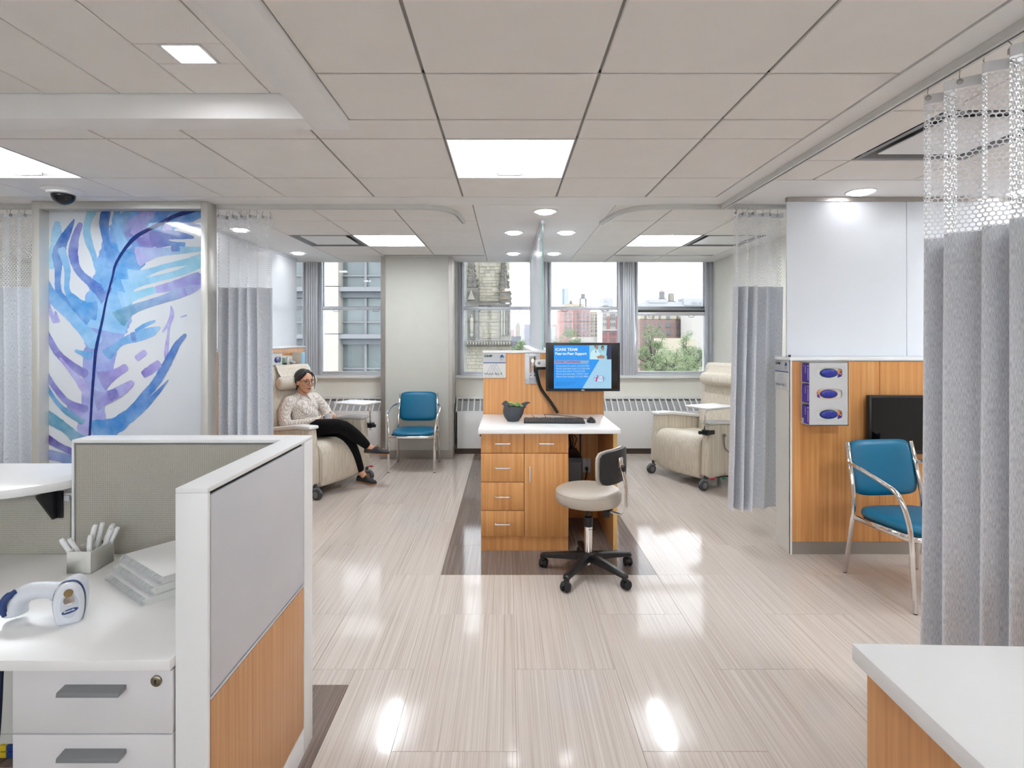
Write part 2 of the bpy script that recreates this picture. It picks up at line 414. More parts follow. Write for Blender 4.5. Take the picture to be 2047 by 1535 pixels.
def cut(x0, x1, y0, y1, rects):
    """split a rectangle by dark zones -> list of (rect, dark)"""
    out = [((x0, x1, y0, y1), False)]
    for (a, b, c, d) in rects:
        nxt = []
        for (q, dk) in out:
            if dk: nxt.append((q, dk)); continue
            u0, u1, v0, v1 = q; i0, i1, j0, j1 = max(u0, a), min(u1, b), max(v0, c), min(v1, d)
            if i1 - i0 < 0.01 or j1 - j0 < 0.01: nxt.append((q, dk)); continue
            if i0 - u0 > 0.01: nxt.append(((u0, i0, v0, v1), False))
            if u1 - i1 > 0.01: nxt.append(((i1, u1, v0, v1), False))
            if j0 - v0 > 0.01: nxt.append(((i0, i1, v0, j0), False))
            if v1 - j1 > 0.01: nxt.append(((i0, i1, j1, v1), False))
            nxt.append(((i0, i1, j0, j1), True))
        out = nxt
    return out
DARK = [(X00 - TW, X00 + 2*TW, 3.435, YB), (-1.14, -0.683, -2.6, 2.35), (-6.0, -1.14, 1.9, 2.35)]
for k in range(-13, 11):
    x0 = max(X00 + k*TW, -6); x1 = min(X00 + (k+1)*TW, 5)
    off = 2.46 if k % 2 == 0 else 1.9725
    for n in range(-6, 8):
        y0 = max(off + n*TL, -2.6); y1 = min(off + (n+1)*TL, YB)
        if y1 - y0 < 0.02 or x1 - x0 < 0.02: continue
        if x1 < -4.2 and y1 < 3: continue
        for q, dk in cut(x0, x1, y0, y1, DARK): floor_tile(*q, dk)
# plain strips under places nobody sees, so the slab never shows
struct('floor', MB().box(-6, -3.9, -2.6, 3.0, -0.012, -0.001), mt_floord).name = 'floor_far_corner'

# ---------------- ceiling: slab above, grid, tiles, plain gypsum bands, coffer
ce = struct('ceiling', MB().box(-6, 5, -2.6, YB + 0.35, 2.72, 2.8), mt_gyp)
tag(ce, 'white lay-in tile ceiling with plain bands and a shallow coffer', 'ceiling')
_cm = {}
def ceil_tile(x0, x1, y0, y1, z=CZ, g=0.006, name='ceiling_tile', m=None):
    k = (round(x1-x0, 3), round(y1-y0, 3), name)
    if k[0] < 0.03 or k[1] < 0.03: return
    if k not in _cm:
        a, b = k[0]/2 - g, k[1]/2 - g; c = 0.003
        mb = MB().loft([[(-a,-b,0.02),(a,-b,0.02),(a,b,0.02),(-a,b,0.02)], [(-a,-b,c),(a,-b,c),(a,b,c),(-a,b,c)], [(-a+c,-b+c,0),(a-c,-b+c,0),(a-c,b-c,0),(-a+c,b-c,0)]])
        mb.f = [list(reversed(f)) for f in mb.f]
        me = mb.mesh(name); me.materials.append(m or mt_tile); _cm[k] = me
    o = bpy.data.objects.new(name, _cm[k]); COL.objects.link(o); o.parent = ce
    o.matrix_basis = WM[ce].inverted() @ T((x0+x1)/2, (y0+y1)/2, z)
TEES = MB()
def tee_rect(x0, x1, y0, y1): TEES.box(x0, x1, y0, y1, CZ + 0.010, CZ + 0.03)
def ceil_grid(xs, ys, skip=()):
    for i in range(len(xs) - 1):
        for j in range(len(ys) - 1):
            if any(abs(xs[i] - a) < 0.02 and abs(ys[j] - b) < 0.02 for a, b in skip): continue
            ceil_tile(xs[i], xs[i+1], ys[j], ys[j+1])
    for x in xs: tee_rect(x - 0.012, x + 0.012, ys[0], ys[-1])
    for y in ys: tee_rect(xs[0], xs[-1], y - 0.012, y + 0.012)
ROWS = [-2.6, -1.988, -1.315, -0.643, 0.03, 0.70, 1.373, 2.045, 2.718, 3.387, 3.85]
LIGHTS, PLAQUES = [], []
# main aisle, right of the coffer
xs = [-0.723, -0.314, 0.346, 0.975, 1.475]
LIGHTS += [(-0.314, 0.346, 2.718, 3.387), (-0.314, 0.346, -1.988, -1.315)]
ceil_grid(xs, ROWS[:8] + [2.48], skip=[(a, c) for a, b, c, d in LIGHTS])
xs = [-6, -5.144, -4.516, -3.89, -3.26, -2.624, -2.0, -1.563, -0.94, -0.314, 0.346, 0.975, 1.475]
LIGHTS += [(-3.26, -2.624, 2.718, 3.387)]
ceil_grid(xs, [2.48] + ROWS[8:], skip=[(a, c) for a, b, c, d in LIGHTS])
# right front bay beyond the curtain track
xs = [1.66, 1.92, 2.546, 3.17, 3.80, 5.0]; ys = [-2.6, -1.63, -0.97, -0.30, 0.37, 1.04, 1.71, 2.38, 3.05, 3.43]
LR = [(1.92, 2.546, 1.04, 1.71), (3.17, 3.80, 2.38, 3.05)]; LIGHTS += LR  # unseen near light, placed to brighten the partition and chair
PLAQUES += [(1.92, 2.546, 2.38, 3.05)]
ceil_grid(xs, ys, skip=[(a, c) for a, b, c, d in LR + PLAQUES])
# left bay, right bay, far left bay
ys = [4.08, 4.64, 5.29, 5.94, 6.55, 7.16]
for xs, lt, pq in (([-2.13, -1.51, -0.88, -0.256], -1.51, -2.13), ([0.81, 1.28, 1.90, 2.53, 2.72], 1.28, 1.90), ([-5.6, -4.95, -4.3, -3.65, -3.2], -4.3, None)):
    k = xs.index(lt); L = [(lt, xs[k+1], 5.29, 5.94)]; LIGHTS += L
    P_ = []
    if pq is not None: P_ = [(pq, xs[xs.index(pq)+1], 5.29, 5.94)]; PLAQUES += P_
    ceil_grid(xs, ys, skip=[(a, c) for a, b, c, d in L + P_])
TEES.build('ceiling_grid', mt_tee, ce)
def gyp(x0, x1, y0, y1, z0=CZ, z1=CZ + 0.06, name='gypsum_panel'): MB().box(x0, x1, y0, y1, z0, z1).build(name, mt_gyp, ce)
gyp(1.475, 1.655, -2.6, 3.85, CZ - 0.004)
gyp(-6, 1.655, 3.852, 4.078); gyp(1.655, 5, 3.432, 4.078)
gyp(-0.254, 0.808, 4.08, 7.16); gyp(-3.198, -2.132, 4.08, 7.16); gyp(-6, -5.602, 4.08, 7.16); gyp(2.722, 5, 4.08, 7.16)
gyp(-6, 5, 7.162, YB + 0.02)
# coffer: dropped frame with a raised plank ceiling inside
XI, XO, YI, YO, ZL, ZH = -0.877, -0.723, 2.35, 2.48, 2.44, 2.546
MB().box(XI, XO, -2.6, YO, ZL, 2.70).build('coffer_beam', mt_gyp, ce, bevel=0.002)
MB().box(-6, XI, YI, YO, ZL, 2.70).build('coffer_beam', mt_gyp, ce, bevel=0.002)
xp = [-6.0] + [-1.02 - 0.324*k for k in range(14, -1, -1)] + [XI]
xp = [x for x in xp if x > -5.7]; xp = [-6.0] + xp
for i in range(len(xp) - 1):
    if abs(xp[i] + 1.344) < 0.01:
        # plank with the two square lights cut into it: built from strips around them
        a, b = xp[i], xp[i+1]
        ys_ = [-2.6, 0.57, 0.71, 1.95, 2.09, YI]
        for j in range(5):
            if j % 2 == 0: ceil_tile(a, b, ys_[j], ys_[j+1], ZH, 0.0002 if False else 0.003, 'ceiling_plank')
            else:
                ceil_tile(a, -1.253, ys_[j], ys_[j+1], ZH, 0.0015, 'ceiling_plank'); ceil_tile(-1.10, b, ys_[j], ys_[j+1], ZH, 0.0015, 'ceiling_plank')
    else: ceil_tile(xp[i], xp[i+1], -2.6, YI, ZH, 0.003, 'ceiling_plank')
MB().box(-6, XI, -2.6, YI, ZH + 0.1, ZH + 0.11).build('coffer_backing', mt_tee, ce)

# ---------------- walls
wl = struct('wall_left', MB().box(-6.2, -6, -2.8, YB + 0.4, -0.1, 2.8), mt_wall)
tag(wl, 'plain white painted side wall', 'wall')
for k in range(6):
    MB().box(-6.0, -5.97, -1.6 + 0.62*k, -1.6 + 0.62*(k+1) - 0.004, 0.1, 1.34).build('wood_panel', mt_wood, wl)
MB().box(-6.0, -5.95, -1.6, 2.12, 1.34, 1.37).build('panel_cap', mt_lacq, wl)
struct('wall_right', MB().box(5.0, 5.2, -2.8, 3.86, -0.1, 2.8), mt_wall)
wr = struct('wall_rear', MB().box(-6.2, 5.2, -2.8, -2.6, -0.1, 1.35), mt_wall)
tag(wr, 'unseen rear wall with windows added to fill the room with light', 'wall')
MB().box(-6.2, 5.2, -2.8, -2.6, 2.5, 2.8).build('head', mt_wall, wr)
for k in range(9):  # added window strip, lets sky light fill the room from behind the camera
    x = -6.0 + 1.36*k
    MB().box(x - 0.06, x + 0.06, -2.8, -2.62, 1.35, 2.5).build('mullion', mt_alu, wr)
    if k < 8:
        MB().box(x + 0.06, x + 1.30, -2.72, -2.715, 1.35, 2.5).build('pane', mt_glass, wr); MB().box(x + 0.06, x + 1.30, -2.74, -2.70, 1.95, 1.99).build('transom', mt_alu, wr)
struct('wall_bay_right', MB().box(2.72, 2.95, 3.97, YB + 0.4, -0.1, 2.8), mt_wall)
# window wall: parapet, head, piers
WG = [(-3.62, -1.49), (-0.655, 2.72)]             # two window openings
wb = struct('wall_back', MB().box(-6, 2.72, YB, YB + 0.35, -0.1, 0.955), mt_wall)
tag(wb, 'window wall with a cream parapet below the sill', 'wall')
MB().box(-6, 2.72, YB + 0.02, YB + 0.35, 2.62, 2.8).build('head', mt_wall, wb)
MB().box(-6, WG[0][0], YB, YB + 0.35, 0.955, 2.7).build('pier', mt_wall, wb)
MB().box(WG[0][1], WG[1][0], YB, YB + 0.35, 0.955, 2.7).build('pier', mt_wall, wb)
for a, b in WG:
    MB().box(a - 0.06, b + (0.0 if b > 2 else 0.05), YB - 0.06, YB + 0.10, 0.955, 0.99).build('window_sill', mt_lacq, wb, bevel=0.004)
# column with stainless corners
cw = struct('wall_column', MB().box(-1.545, -0.68, 6.70, YB, -0.02, CZ), mt_column)
tag(cw, 'square column with pale covering between the windows', 'column')
for x0, x1 in ((-1.553, -1.498), (-0.722, -0.672)):
    MB().box(x0, x1, 6.692, 6.72, 0.105, CZ - 0.002).box(x0 if x0 < -1 else x1 - 0.008, x0 + 0.008 if x0 < -1 else x1, 6.70, 6.76, 0.105, CZ - 0.002).build('corner_guard', mt_steel, cw)
MB().box(-1.556, -0.669, 6.687, YB, 0.0, 0.105).build('column_base', mt_base, cw, bevel=0.003)

# ---------------- windows: aluminium double-hung sashes
ZS, ZM0, ZM1 = 1.02, 1.855, 1.90
def window(n, cx, hw=0.4525, lowered=False, mull=(True, True)):
    g = thing('window_%d' % n, None, None, (cx, YB + 0.05, 0.99), world=True, kind='structure')
    y0, y1 = YB + 0.03, YB + 0.12; zt = 2.66; z0 = 0.99; xo = 0.045
    x0, x1 = cx - hw, cx + hw
    f = MB().box(x0 - xo, x0, y0, y1, z0, zt).box(x1, x1 + xo, y0, y1, z0, zt).box(x0, x1, y0, y1, z0, ZS).box(x0, x1, y0, y1, zt - 0.03, zt)
    f.build('window_frame', mt_alu, g, bevel=0.003)
    # stepped stops on the jambs
    MB().box(x0 - 0.012, x0 + 0.008, y0 - 0.014, y0 + 0.01, z0, zt).box(x1 - 0.008, x1 + 0.012, y0 - 0.014, y0 + 0.01, z0, zt).build('jamb_stop', mt_alu, g)
    up = MB().box(x0, x1, y0 + 0.03, y0 + 0.06, ZM0, ZM1).box(x0, x0 + 0.018, y0 + 0.03, y0 + 0.06, ZM1, zt - 0.03).box(x1 - 0.018, x1, y0 + 0.03, y0 + 0.06, ZM1, zt - 0.03)
    up.build('upper_sash', mt_alu, g, bevel=0.002)
    dz = 0.075 if lowered else 0.0
    lo = MB().box(x0, x1, y0 - 0.005, y0 + 0.028, ZM0 - dz, ZM1 - 0.004 - dz).box(x0, x0 + 0.012, y0, y0 + 0.028, ZS, ZM0 - dz).box(x1 - 0.012, x1, y0, y0 + 0.028, ZS, ZM0 - dz).box(x0, x1, y0, y0 + 0.028, ZS, ZS + 0.022)
    lo.build('lower_sash', mt_alu, g, bevel=0.002)
    MB().box(x0 + 0.01, x1 - 0.01, y0 + 0.042, y0 + 0.047, ZM1, zt - 0.03).build('pane', mt_glass, g)
    MB().box(x0 + 0.01, x1 - 0.01, y0 + 0.012, y0 + 0.017, ZS + 0.02, ZM0 - dz).build('pane', mt_glass, g)
    for hx in (x0 + 0.19, x1 - 0.19):
        z = ZM0 - dz
        MB().tube(bez_corner([(hx-0.042, y0 - 0.008, z + 0.004), (hx-0.03, y0 - 0.012, z - 0.022), (hx+0.03, y0 - 0.012, z - 0.022), (hx+0.042, y0 - 0.008, z + 0.004)], 0.012), 0.0035, 6).build('sash_pull', mt_grey, g)
    if lowered:
        MB().box(x0, x1, y0 + 0.0, y0 + 0.03, ZM0 - 0.03, ZM0).build('screen_rail', mt_dgrey, g)
    return g
CXS = [-3.154, -2.002, -0.133, 1.024, 2.175]
for i, cx in enumerate(CXS): window(i + 1, cx, lowered=(i == 4))
# fluted mullion covers between the sashes
def mullion(x0, x1):
    g = MB(); g.box(x0, x1, YB + 0.0, YB + 0.14, 0.99, 2.66)
    n = 5
    for k in range(n):
        a = x0 + (x1-x0)*(k + 0.15)/n; b = x0 + (x1-x0)*(k + 0.85)/n
        g.box(a, b, YB - 0.012, YB, 0.99, 2.66)
    g.build('mullion_cover', mt_alu, wb, bevel=0.002)
mullion(-2.654, -2.502); mullion(-0.655, -0.63); mullion(0.367, 0.524); mullion(1.524, 1.675); mullion(2.675, 2.718); mullion(-3.62, -3.655 + 0.004)
mullion(-1.502, -1.49)
# ================================================================== ceiling fixtures
def make_light():
    """2x2 recessed light: housing, two curved wings, centre basket"""
    g = thing('ceiling_light', 'x', 'ceiling light', (0, 0, CZ))
    a, b = 0.315, 0.332
    h = MB().box(-a, a, -b, b, 0.085, 0.09)
    for x0, x1, y0, y1 in ((-a, -a+0.006, -b, b), (a-0.006, a, -b, b), (-a, a, -b, -b+0.006), (-a, a, b-0.006, b)): h.box(x0, x1, y0, y1, -0.001, 0.085)
    h.build('housing', mt_lacq, g)
    for s in (-1, 1):
        pr = [(s*(a - 0.006), 0.004), (s*0.27, 0.03), (s*0.2, 0.052), (s*0.13, 0.062), (s*0.072, 0.064)]
        rings = [[(x, -b+0.01, z) for x, z in pr], [(x, -b+0.05, z - 0.0) for x, z in pr], [(x, b-0.05, z) for x, z in pr], [(x, b-0.012, z - 0.02 if abs(x) < 0.3 else z) for x, z in pr]]
        mb = MB(); mb.loft(rings, cap=False, closed=False)
        if s < 0: mb.f = [list(reversed(f)) for f in mb.f]
        mb.build('lens_wing', mt_wing, g, smooth=True)
    MB().prism(rrect(-0.066, 0.066, 0.018, 0.062, 0.01), -b + 0.012, b - 0.03, 'y').build('basket', mt_basket, g, smooth='auto')
    MB().box(-0.068, -0.064, -b+0.012, b-0.012, 0.012, 0.066).box(0.064, 0.068, -b+0.012, b-0.012, 0.012, 0.066).box(-0.068, 0.068, b-0.03, b-0.012, 0.012, 0.066).build('basket_rim', mt_lacq, g)
    return g
L0 = make_light()
LLAB = ['square recessed light above the aisle, nearest the photographer among those in the picture', 'recessed ceiling light far behind the photographer',
        'recessed light at the left edge beside the dome camera', 'unseen recessed light over the near right bay, placed to brighten its partition', 'recessed ceiling light at the far side of the right bay',
        'recessed light in the left bay ceiling, above the seated woman', 'recessed light in the right bay ceiling, above the empty recliner', 'recessed light in the far left bay behind the leaf panel']
for i, (x0, x1, y0, y1) in enumerate(LIGHTS):
    W = T((x0+x1)/2, (y0+y1)/2, CZ) @ Matrix.Diagonal(((x1-x0-0.012)/0.63, (y1-y0-0.012)/0.664, 1, 1))
    o = L0 if i == 0 else copy_tree(L0)
    o.matrix_basis = W; tag(o, LLAB[i], 'ceiling light', 'recessed square ceiling lights')
led = MB().cyl((-0.03, 3.362, CZ - 0.004), (-0.03, 3.362, CZ + 0.01), 0.006, n=10).build('indicator_light', plain('red_led', (230, 30, 40), 0.3), L0, F=Matrix.Identity(4))
# downlights with a drop lens
def make_down():
    g = thing('downlight', 'x', 'downlight', (0, 0, CZ))
    MB().lathe([(0.062, 0.03), (0.064, -0.004), (0.09, -0.006), (0.094, -0.002), (0.094, 0.0), (0.07, 0.03)], 32).build('trim_ring', mt_lacq, g, smooth='auto')
    MB().lathe([(0.001, -0.022), (0.04, -0.0215), (0.056, -0.018), (0.060, -0.008), (0.060, 0.02)][::-1], 32).build('drop_lens', mt_down, g, smooth=True)
    return g
D0 = make_down()
DL = [(0.298, 4.277, 'round downlight nearest the aisle, in front of the frosted glass edge'), (0.061, 5.137, 'round downlight left of the central frosted glass, nearer the aisle'), (0.556, 5.137, 'round downlight right of the central frosted glass, nearer the aisle'),
      (0.07, 6.43, 'round downlight left of the central frosted glass, nearer the window'), (0.549, 6.43, 'round downlight right of the central frosted glass, nearer the window'),
      (-2.45, 6.39, 'round downlight above the left frosted glass by the window'), (-2.45, 5.0, 'round downlight above the left frosted glass, behind the curtain'), (2.40, 3.70, 'round downlight washing the frosted glass on the right'), (3.5, 3.70, 'round downlight washing the frosted glass, beyond the near curtain'),
      (-2.65, 3.965 - 0.2, 'round downlight washing the leaf panel, at its right'), (-3.2, 3.965 - 0.2, 'round downlight washing the leaf panel, at its left')]
for i, (x, y, lab) in enumerate(DL[:9]):
    o = D0 if i == 0 else copy_tree(D0)
    o.matrix_basis = T(x, y, CZ); tag(o, lab, 'downlight', 'round ceiling downlights')
# square coffer lights
def make_sq():
    g = thing('square_downlight', 'x', 'downlight', (0, 0, ZH))
    mb = MB()
    for x0, x1, y0, y1 in ((-0.0765, -0.066, -0.07, 0.07), (0.066, 0.0765, -0.07, 0.07), (-0.0765, 0.0765, -0.07, -0.061), (-0.0765, 0.0765, 0.061, 0.07)): mb.box(x0, x1, y0, y1, -0.002, 0.06)
    mb.build('trim_frame', mt_lacq, g)
    MB().box(-0.066, 0.066, -0.061, 0.061, 0.008, 0.012).build('lens', mt_sq, g)
    return g
S0 = make_sq(); S0.matrix_basis = T(-1.1765, 2.02, ZH); tag(S0, 'small square downlight set in the coffer plank ceiling', 'downlight')
S1 = copy_tree(S0, T(-1.1765, 0.64, ZH)); tag(S1, 'square downlight in the coffer above the drawer front', 'downlight')
# plaque air diffusers
def make_plaque():
    g = thing('air_diffuser', 'x', 'air diffuser', (0, 0, CZ)); a, b = 0.31, 0.33
    mb = MB()
    for k, (o, z) in enumerate(((0.0, 0.0), (0.0, 0.0))): pass
    rings = [[(-a,-b,0),(a,-b,0),(a,b,0),(-a,b,0)], [(-a+0.03,-b+0.03,0.0),(a-0.03,-b+0.03,0.0),(a-0.03,b-0.03,0.0),(-a+0.03,b-0.03,0.0)], [(-a+0.1,-b+0.1,0.1),(a-0.1,-b+0.1,0.1),(a-0.1,b-0.1,0.1),(-a+0.1,b-0.1,0.1)]]
    mb.loft(rings, cap=False); mb.f = [list(reversed(f)) for f in mb.f]
    mb.build('outer_cone', mt_grey, g)
    MB().box(-a+0.1, a-0.1, -b+0.1, b-0.1, 0.1, 0.105).build('duct_plate', mt_black, g)
    MB().box(-a+0.085, a-0.085, -b+0.085, b-0.085, 0.004, 0.012).build('plaque', mt_lacq, g, bevel=0.003)
    MB().cyl((0, 0, 0.01), (0, 0, 0.1), 0.01, n=8).build('hanger', mt_grey, g)
    return g
P0 = make_plaque()
for i, (x0, x1, y0, y1) in enumerate(PLAQUES):
    o = P0 if i == 0 else copy_tree(P0)
    o.matrix_basis = T((x0+x1)/2, (y0+y1)/2, CZ)
    tag(o, ['square plaque air diffuser beyond the near right curtain track', 'square plaque air diffuser beside the left bay light', 'square plaque air diffuser beside the right bay light'][i], 'air diffuser', 'square plaque diffusers')
# slot diffusers by the windows
for x0, x1, lab in ((-1.50, -0.26, 'long slot air diffuser in the ceiling above the column'), (1.27, 2.50, 'long slot air diffuser in the right bay ceiling by the windows')):
    g = thing('slot_diffuser', lab, 'air diffuser', ((x0+x1)/2, 6.58, CZ), world=True, group='slot diffusers by the windows')
    MB().box(x0, x1, 6.535, 6.55, CZ - 0.004, CZ - 0.0005).box(x0, x1, 6.63, 6.645, CZ - 0.004, CZ - 0.0005).box(x0, x0+0.012, 6.535, 6.645, CZ - 0.004, CZ - 0.0005).box(x1-0.012, x1, 6.535, 6.645, CZ - 0.004, CZ - 0.0005).build('frame', mt_lacq, g)
    MB().box(x0+0.012, x1-0.012, 6.55, 6.585, CZ - 0.003, CZ - 0.0005).build('vane', mt_dgrey, g); MB().box(x0+0.012, x1-0.012, 6.595, 6.63, CZ - 0.003, CZ - 0.0005).build('vane', mt_grey, g)
    MB().box(x0+0.012, x1-0.012, 6.585, 6.595, CZ - 0.004, CZ - 0.0005).build('blade', mt_alu, g)
# dome camera
g = thing('dome_camera', 'white ceiling dome security camera with smoked bubble above the leaf panel', 'camera', (-2.98, 3.66, CZ))
MB().lathe([(0.12, 0.0), (0.12, -0.006), (0.10, -0.014), (0.092, -0.02), (0.09, -0.03), (0.072, -0.034)][::-1], 32).build('mounting_ring', mt_white, g, smooth='auto')
MB().lathe([(0.001, -0.10)] + [(0.068*math.sin(R(a)), -0.034 - 0.066*math.cos(R(a))) for a in range(10, 91, 10)], 32).build('bubble', mt_gloss, g, smooth=True)
# curtain tracks
def track(name, pts, lab, w_=0.03, h=0.032):
    g = thing(name, lab, 'curtain track', pts[0], world=True)
    P = [Vector(p) for p in pts]
    def sweep(prof):
        rings = []
        for i, p in enumerate(P):
            t = (P[min(i+1, len(P)-1)] - P[max(i-1, 0)]).normalized(); n = Vector((-t.y, t.x, 0))
            rings.append([p + n*a + Vector((0, 0, b)) for a, b in prof])
        return MB().loft(rings)
    sweep([(-w_/2, 0), (-w_/2, -h), (-0.005, -h), (-0.005, -h+0.004), (-w_/2+0.004, -h+0.004), (-w_/2+0.004, -0.003), (w_/2-0.004, -0.003), (w_/2-0.004, -h+0.004), (0.005, -h+0.004), (0.005, -h), (w_/2, -h), (w_/2, 0)][::-1]).build('rail', mt_rail, g)
    sweep([(-0.005, -h+0.006), (-0.005, -h+0.008), (0.005, -h+0.008), (0.005, -h+0.006)]).build('slot_lining', mt_black, g)
    return g
YT = 4.075; ZT = CZ + 0.0
track('curtain_track', bez_corner([(-3.6 - 1.6, YT, ZT), (-3.47, YT, ZT)], 0.1), 'ceiling curtain track left of the leaf panel')
track('curtain_track', bez_corner([(-2.17, YT, ZT), (-0.42, YT, ZT), (-0.37, 4.62, ZT)], 0.52, 12), 'curved ceiling curtain track in front of the left bay')
track('curtain_track', bez_corner([(0.80, 4.66, ZT), (0.90, YT, ZT), (2.15, YT, ZT)], 0.50, 12), 'curved ceiling curtain track in front of the right bay')
track('curtain_track', [(1.605, -2.5, CZ - 0.004), (1.605, 4.055, CZ - 0.004)], 'long straight curtain track along the aisle at the right', 0.036)

# ================================================================== partitions
def half_wall(name, lab, x0, x1, y0, y1, zt=1.365, glass=None, wood=(), thick=0.0, endpanels=(), base=True):
    pass
# central spine and wide wood end panel
g = thing('partition', 'central wood partition with wide end panel and frosted glass running back to the windows', 'partition', (0.30, 4.6, 0), world=True)
MB().box(-0.20, 0.80, 4.515, 4.565, 0.0, 1.365).build('end_panel', mt_wood, g, bevel=0.002)
MB().box(-0.205, 0.805, 4.505, 4.58, 1.365, 1.385).build('end_cap', mt_lacq, g, bevel=0.003)
MB().box(0.215, 0.385, 4.566, 7.12, 0.0, 1.365).build('spine_wall', mt_cream, g)
MB().box(0.205, 0.395, 4.582, 7.13, 1.365, 1.385).build('spine_cap', mt_lacq, g, bevel=0.003)
gl = MB().box(0.293, 0.307, 4.60, 7.10, 1.392, CZ - 0.03).build('glass_panel', mt_frost, g)
MB().box(0.2935, 0.3065, 4.594, 4.5995, 1.392, CZ - 0.03).build('glass_edge', mt_gedge, gl)
MB().box(0.285, 0.315, 4.60, 7.10, 1.385, 1.394).build('bottom_channel', mt_alu, g)
MB().box(0.285, 0.315, 4.60, 7.10, CZ - 0.03, CZ - 0.001).build('top_channel', mt_alu, g)
# left bay side partition
g = thing('partition', 'low wood-clad wall with frosted glass behind the seated woman', 'partition', (-2.66, 5.6, 0), world=True)
MB().box(-2.745, -2.585, 4.12, 6.92, 0, 1.365).build('core', mt_lacq, g)
for k in range(4): MB().box(-2.584, -2.572, 4.12 + 0.70*k, 4.12 + 0.70*(k+1) - 0.003, 0.1, 1.36).build('wood_panel', mt_wood, g)
MB().box(-2.584, -2.569, 4.12, 6.92, 0.0, 0.1).build('base', mt_base, g)
MB().box(-2.755, -2.562, 4.11, 6.935, 1.365, 1.385).build('cap', mt_lacq, g, bevel=0.003)
MB().box(-2.672, -2.658, 4.12, 6.88, 1.392, CZ - 0.03).build('glass_panel', mt_frost, g)
MB().box(-2.68, -2.65, 4.12, 6.88, 1.385, 1.394).build('bottom_channel', mt_alu, g); MB().box(-2.68, -2.65, 4.12, 6.88, CZ - 0.03, CZ - 0.001).build('top_channel', mt_alu, g)
# right partition facing the aisle
g = thing('partition', 'wood-clad half wall with tall frosted glass at the right', 'partition', (3.2, 3.86, 0), world=True)
MB().box(1.955, 4.99, 3.772, 3.955, 0, 1.335).build('core', mt_cream, g)
MB().box(1.950, 1.9545, 3.762, 3.96, 0, 1.335).build('end_panel', mt_cream, g)
for k in range(5): MB().box(1.962 + 0.606*k, 1.962 + 0.606*(k+1) - 0.003, 3.758, 3.771, 0.088, 1.33).build('wood_panel', mt_wood, g)
MB().box(1.95, 1.962, 3.756, 3.772, 0.0, 1.335).build('corner_trim', mt_lacq, g)
MB().box(1.962, 4.99, 3.762, 3.771, 0.0, 0.086).build('base', mt_base, g)
MB().box(1.945, 4.99, 3.748, 3.968, 1.335, 1.357).build('cap', mt_lacq, g, bevel=0.003)
for a, b in ((1.976, 2.82), (2.824, 3.70), (3.704, 4.6)): MB().box(a, b, 3.853, 3.867, 1.362, CZ - 0.03).build('glass_panel', mt_frost, g)
MB().box(1.976, 4.98, 3.845, 3.875, 1.357, 1.366).build('bottom_channel', mt_alu, g); MB().box(1.976, 4.98, 3.842, 3.878, CZ - 0.03, CZ - 0.001).build('top_channel', mt_steel, g)
MB().box(1.982, 1.996, 3.838, 3.845, 1.357, 1.372).build('glass_clip', mt_black, g)

# ================================================================== leaf panel
g = thing('leaf_panel', 'tall framed glass panel printed with a blue and purple watercolour leaf', 'wall panel', (-2.82, 4.02, 0), world=True)
F0, F1, XL, XR = 3.96, 4.085, -3.455, -2.176
ZTOP = CZ - 0.001
MB().box(XL, XL + 0.055, F0, F1, 0, ZTOP).build('frame_post', mt_frame, g, bevel=0.002)
MB().box(XR - 0.05, XR, F0, F1, 0, ZTOP).build('frame_post', mt_frame, g, bevel=0.002)
MB().box(XL + 0.055, XR - 0.05, F0, F1, 2.43, ZTOP).build('frame_head', mt_frame, g, bevel=0.002)
MB().box(XL + 0.055, XR - 0.05, F0, F1, 0, 0.1).build('frame_sill', mt_frame, g, bevel=0.002)
XA, XB, YP = XL + 0.055, XR - 0.05, 4.045
m, nt, ln, b = new_mat('printed_white'); b.inputs['Base Color'].default_value = rgb(226, 229, 233); b.inputs['Roughness'].default_value = 0.06; b.inputs['Coat Weight'].default_value = 0.0; b.inputs['Specular IOR Level'].default_value = 0.6
no = N(nt, 'ShaderNodeTexNoise'); no.inputs['Scale'].default_value = 2; rp = N(nt, 'ShaderNodeValToRGB'); rp.color_ramp.elements[0].color = rgb(202, 207, 214); rp.color_ramp.elements[1].color = rgb(216, 219, 223)
ln.new(N(nt, 'ShaderNodeNewGeometry').outputs['Position'], no.inputs['Vector']); ln.new(no.outputs['Fac'], rp.inputs[0]); ln.new(rp.outputs[0], b.inputs['Base Color'])
mt_print = m
bk = MB().box(XA, XB, YP, YP + 0.012, 0.1, 2.43).build('glass_panel', mt_print, g)
m, nt, ln, b = new_mat('watercolour'); at_ = N(nt, 'ShaderNodeVertexColor'); at_.layer_name = 'wash'
no = N(nt, 'ShaderNodeTexNoise'); no.inputs['Scale'].default_value = 9; no.inputs['Detail'].default_value = 5; ln.new(N(nt, 'ShaderNodeNewGeometry').outputs['Position'], no.inputs['Vector'])
mr = N(nt, 'ShaderNodeMapRange'); mr.inputs['From Min'].default_value = 0.3; mr.inputs['From Max'].default_value = 0.75; mr.inputs['To Max'].default_value = 0.4; ln.new(no.outputs['Fac'], mr.inputs['Value'])
mx = N(nt, 'ShaderNodeMix', data_type='RGBA'); ln.new(mr.outputs[0], mx.inputs['Factor']); ln.new(at_.outputs['Color'], mx.inputs['A']); mx.inputs['B'].default_value = rgb(196, 220, 240); ln.new(mx.outputs['Result'], b.inputs['Base Color'])
b.inputs['Roughness'].default_value = 0.06; b.inputs['Specular IOR Level'].default_value = 0.6
mt_wash = m
BL, DB, LB, CY, PU, PL, NV, TE = (62, 134, 202), (40, 92, 176), (138, 186, 226), (134, 190, 212), (118, 110, 186), (166, 156, 214), (26, 46, 112), (78, 142, 172)
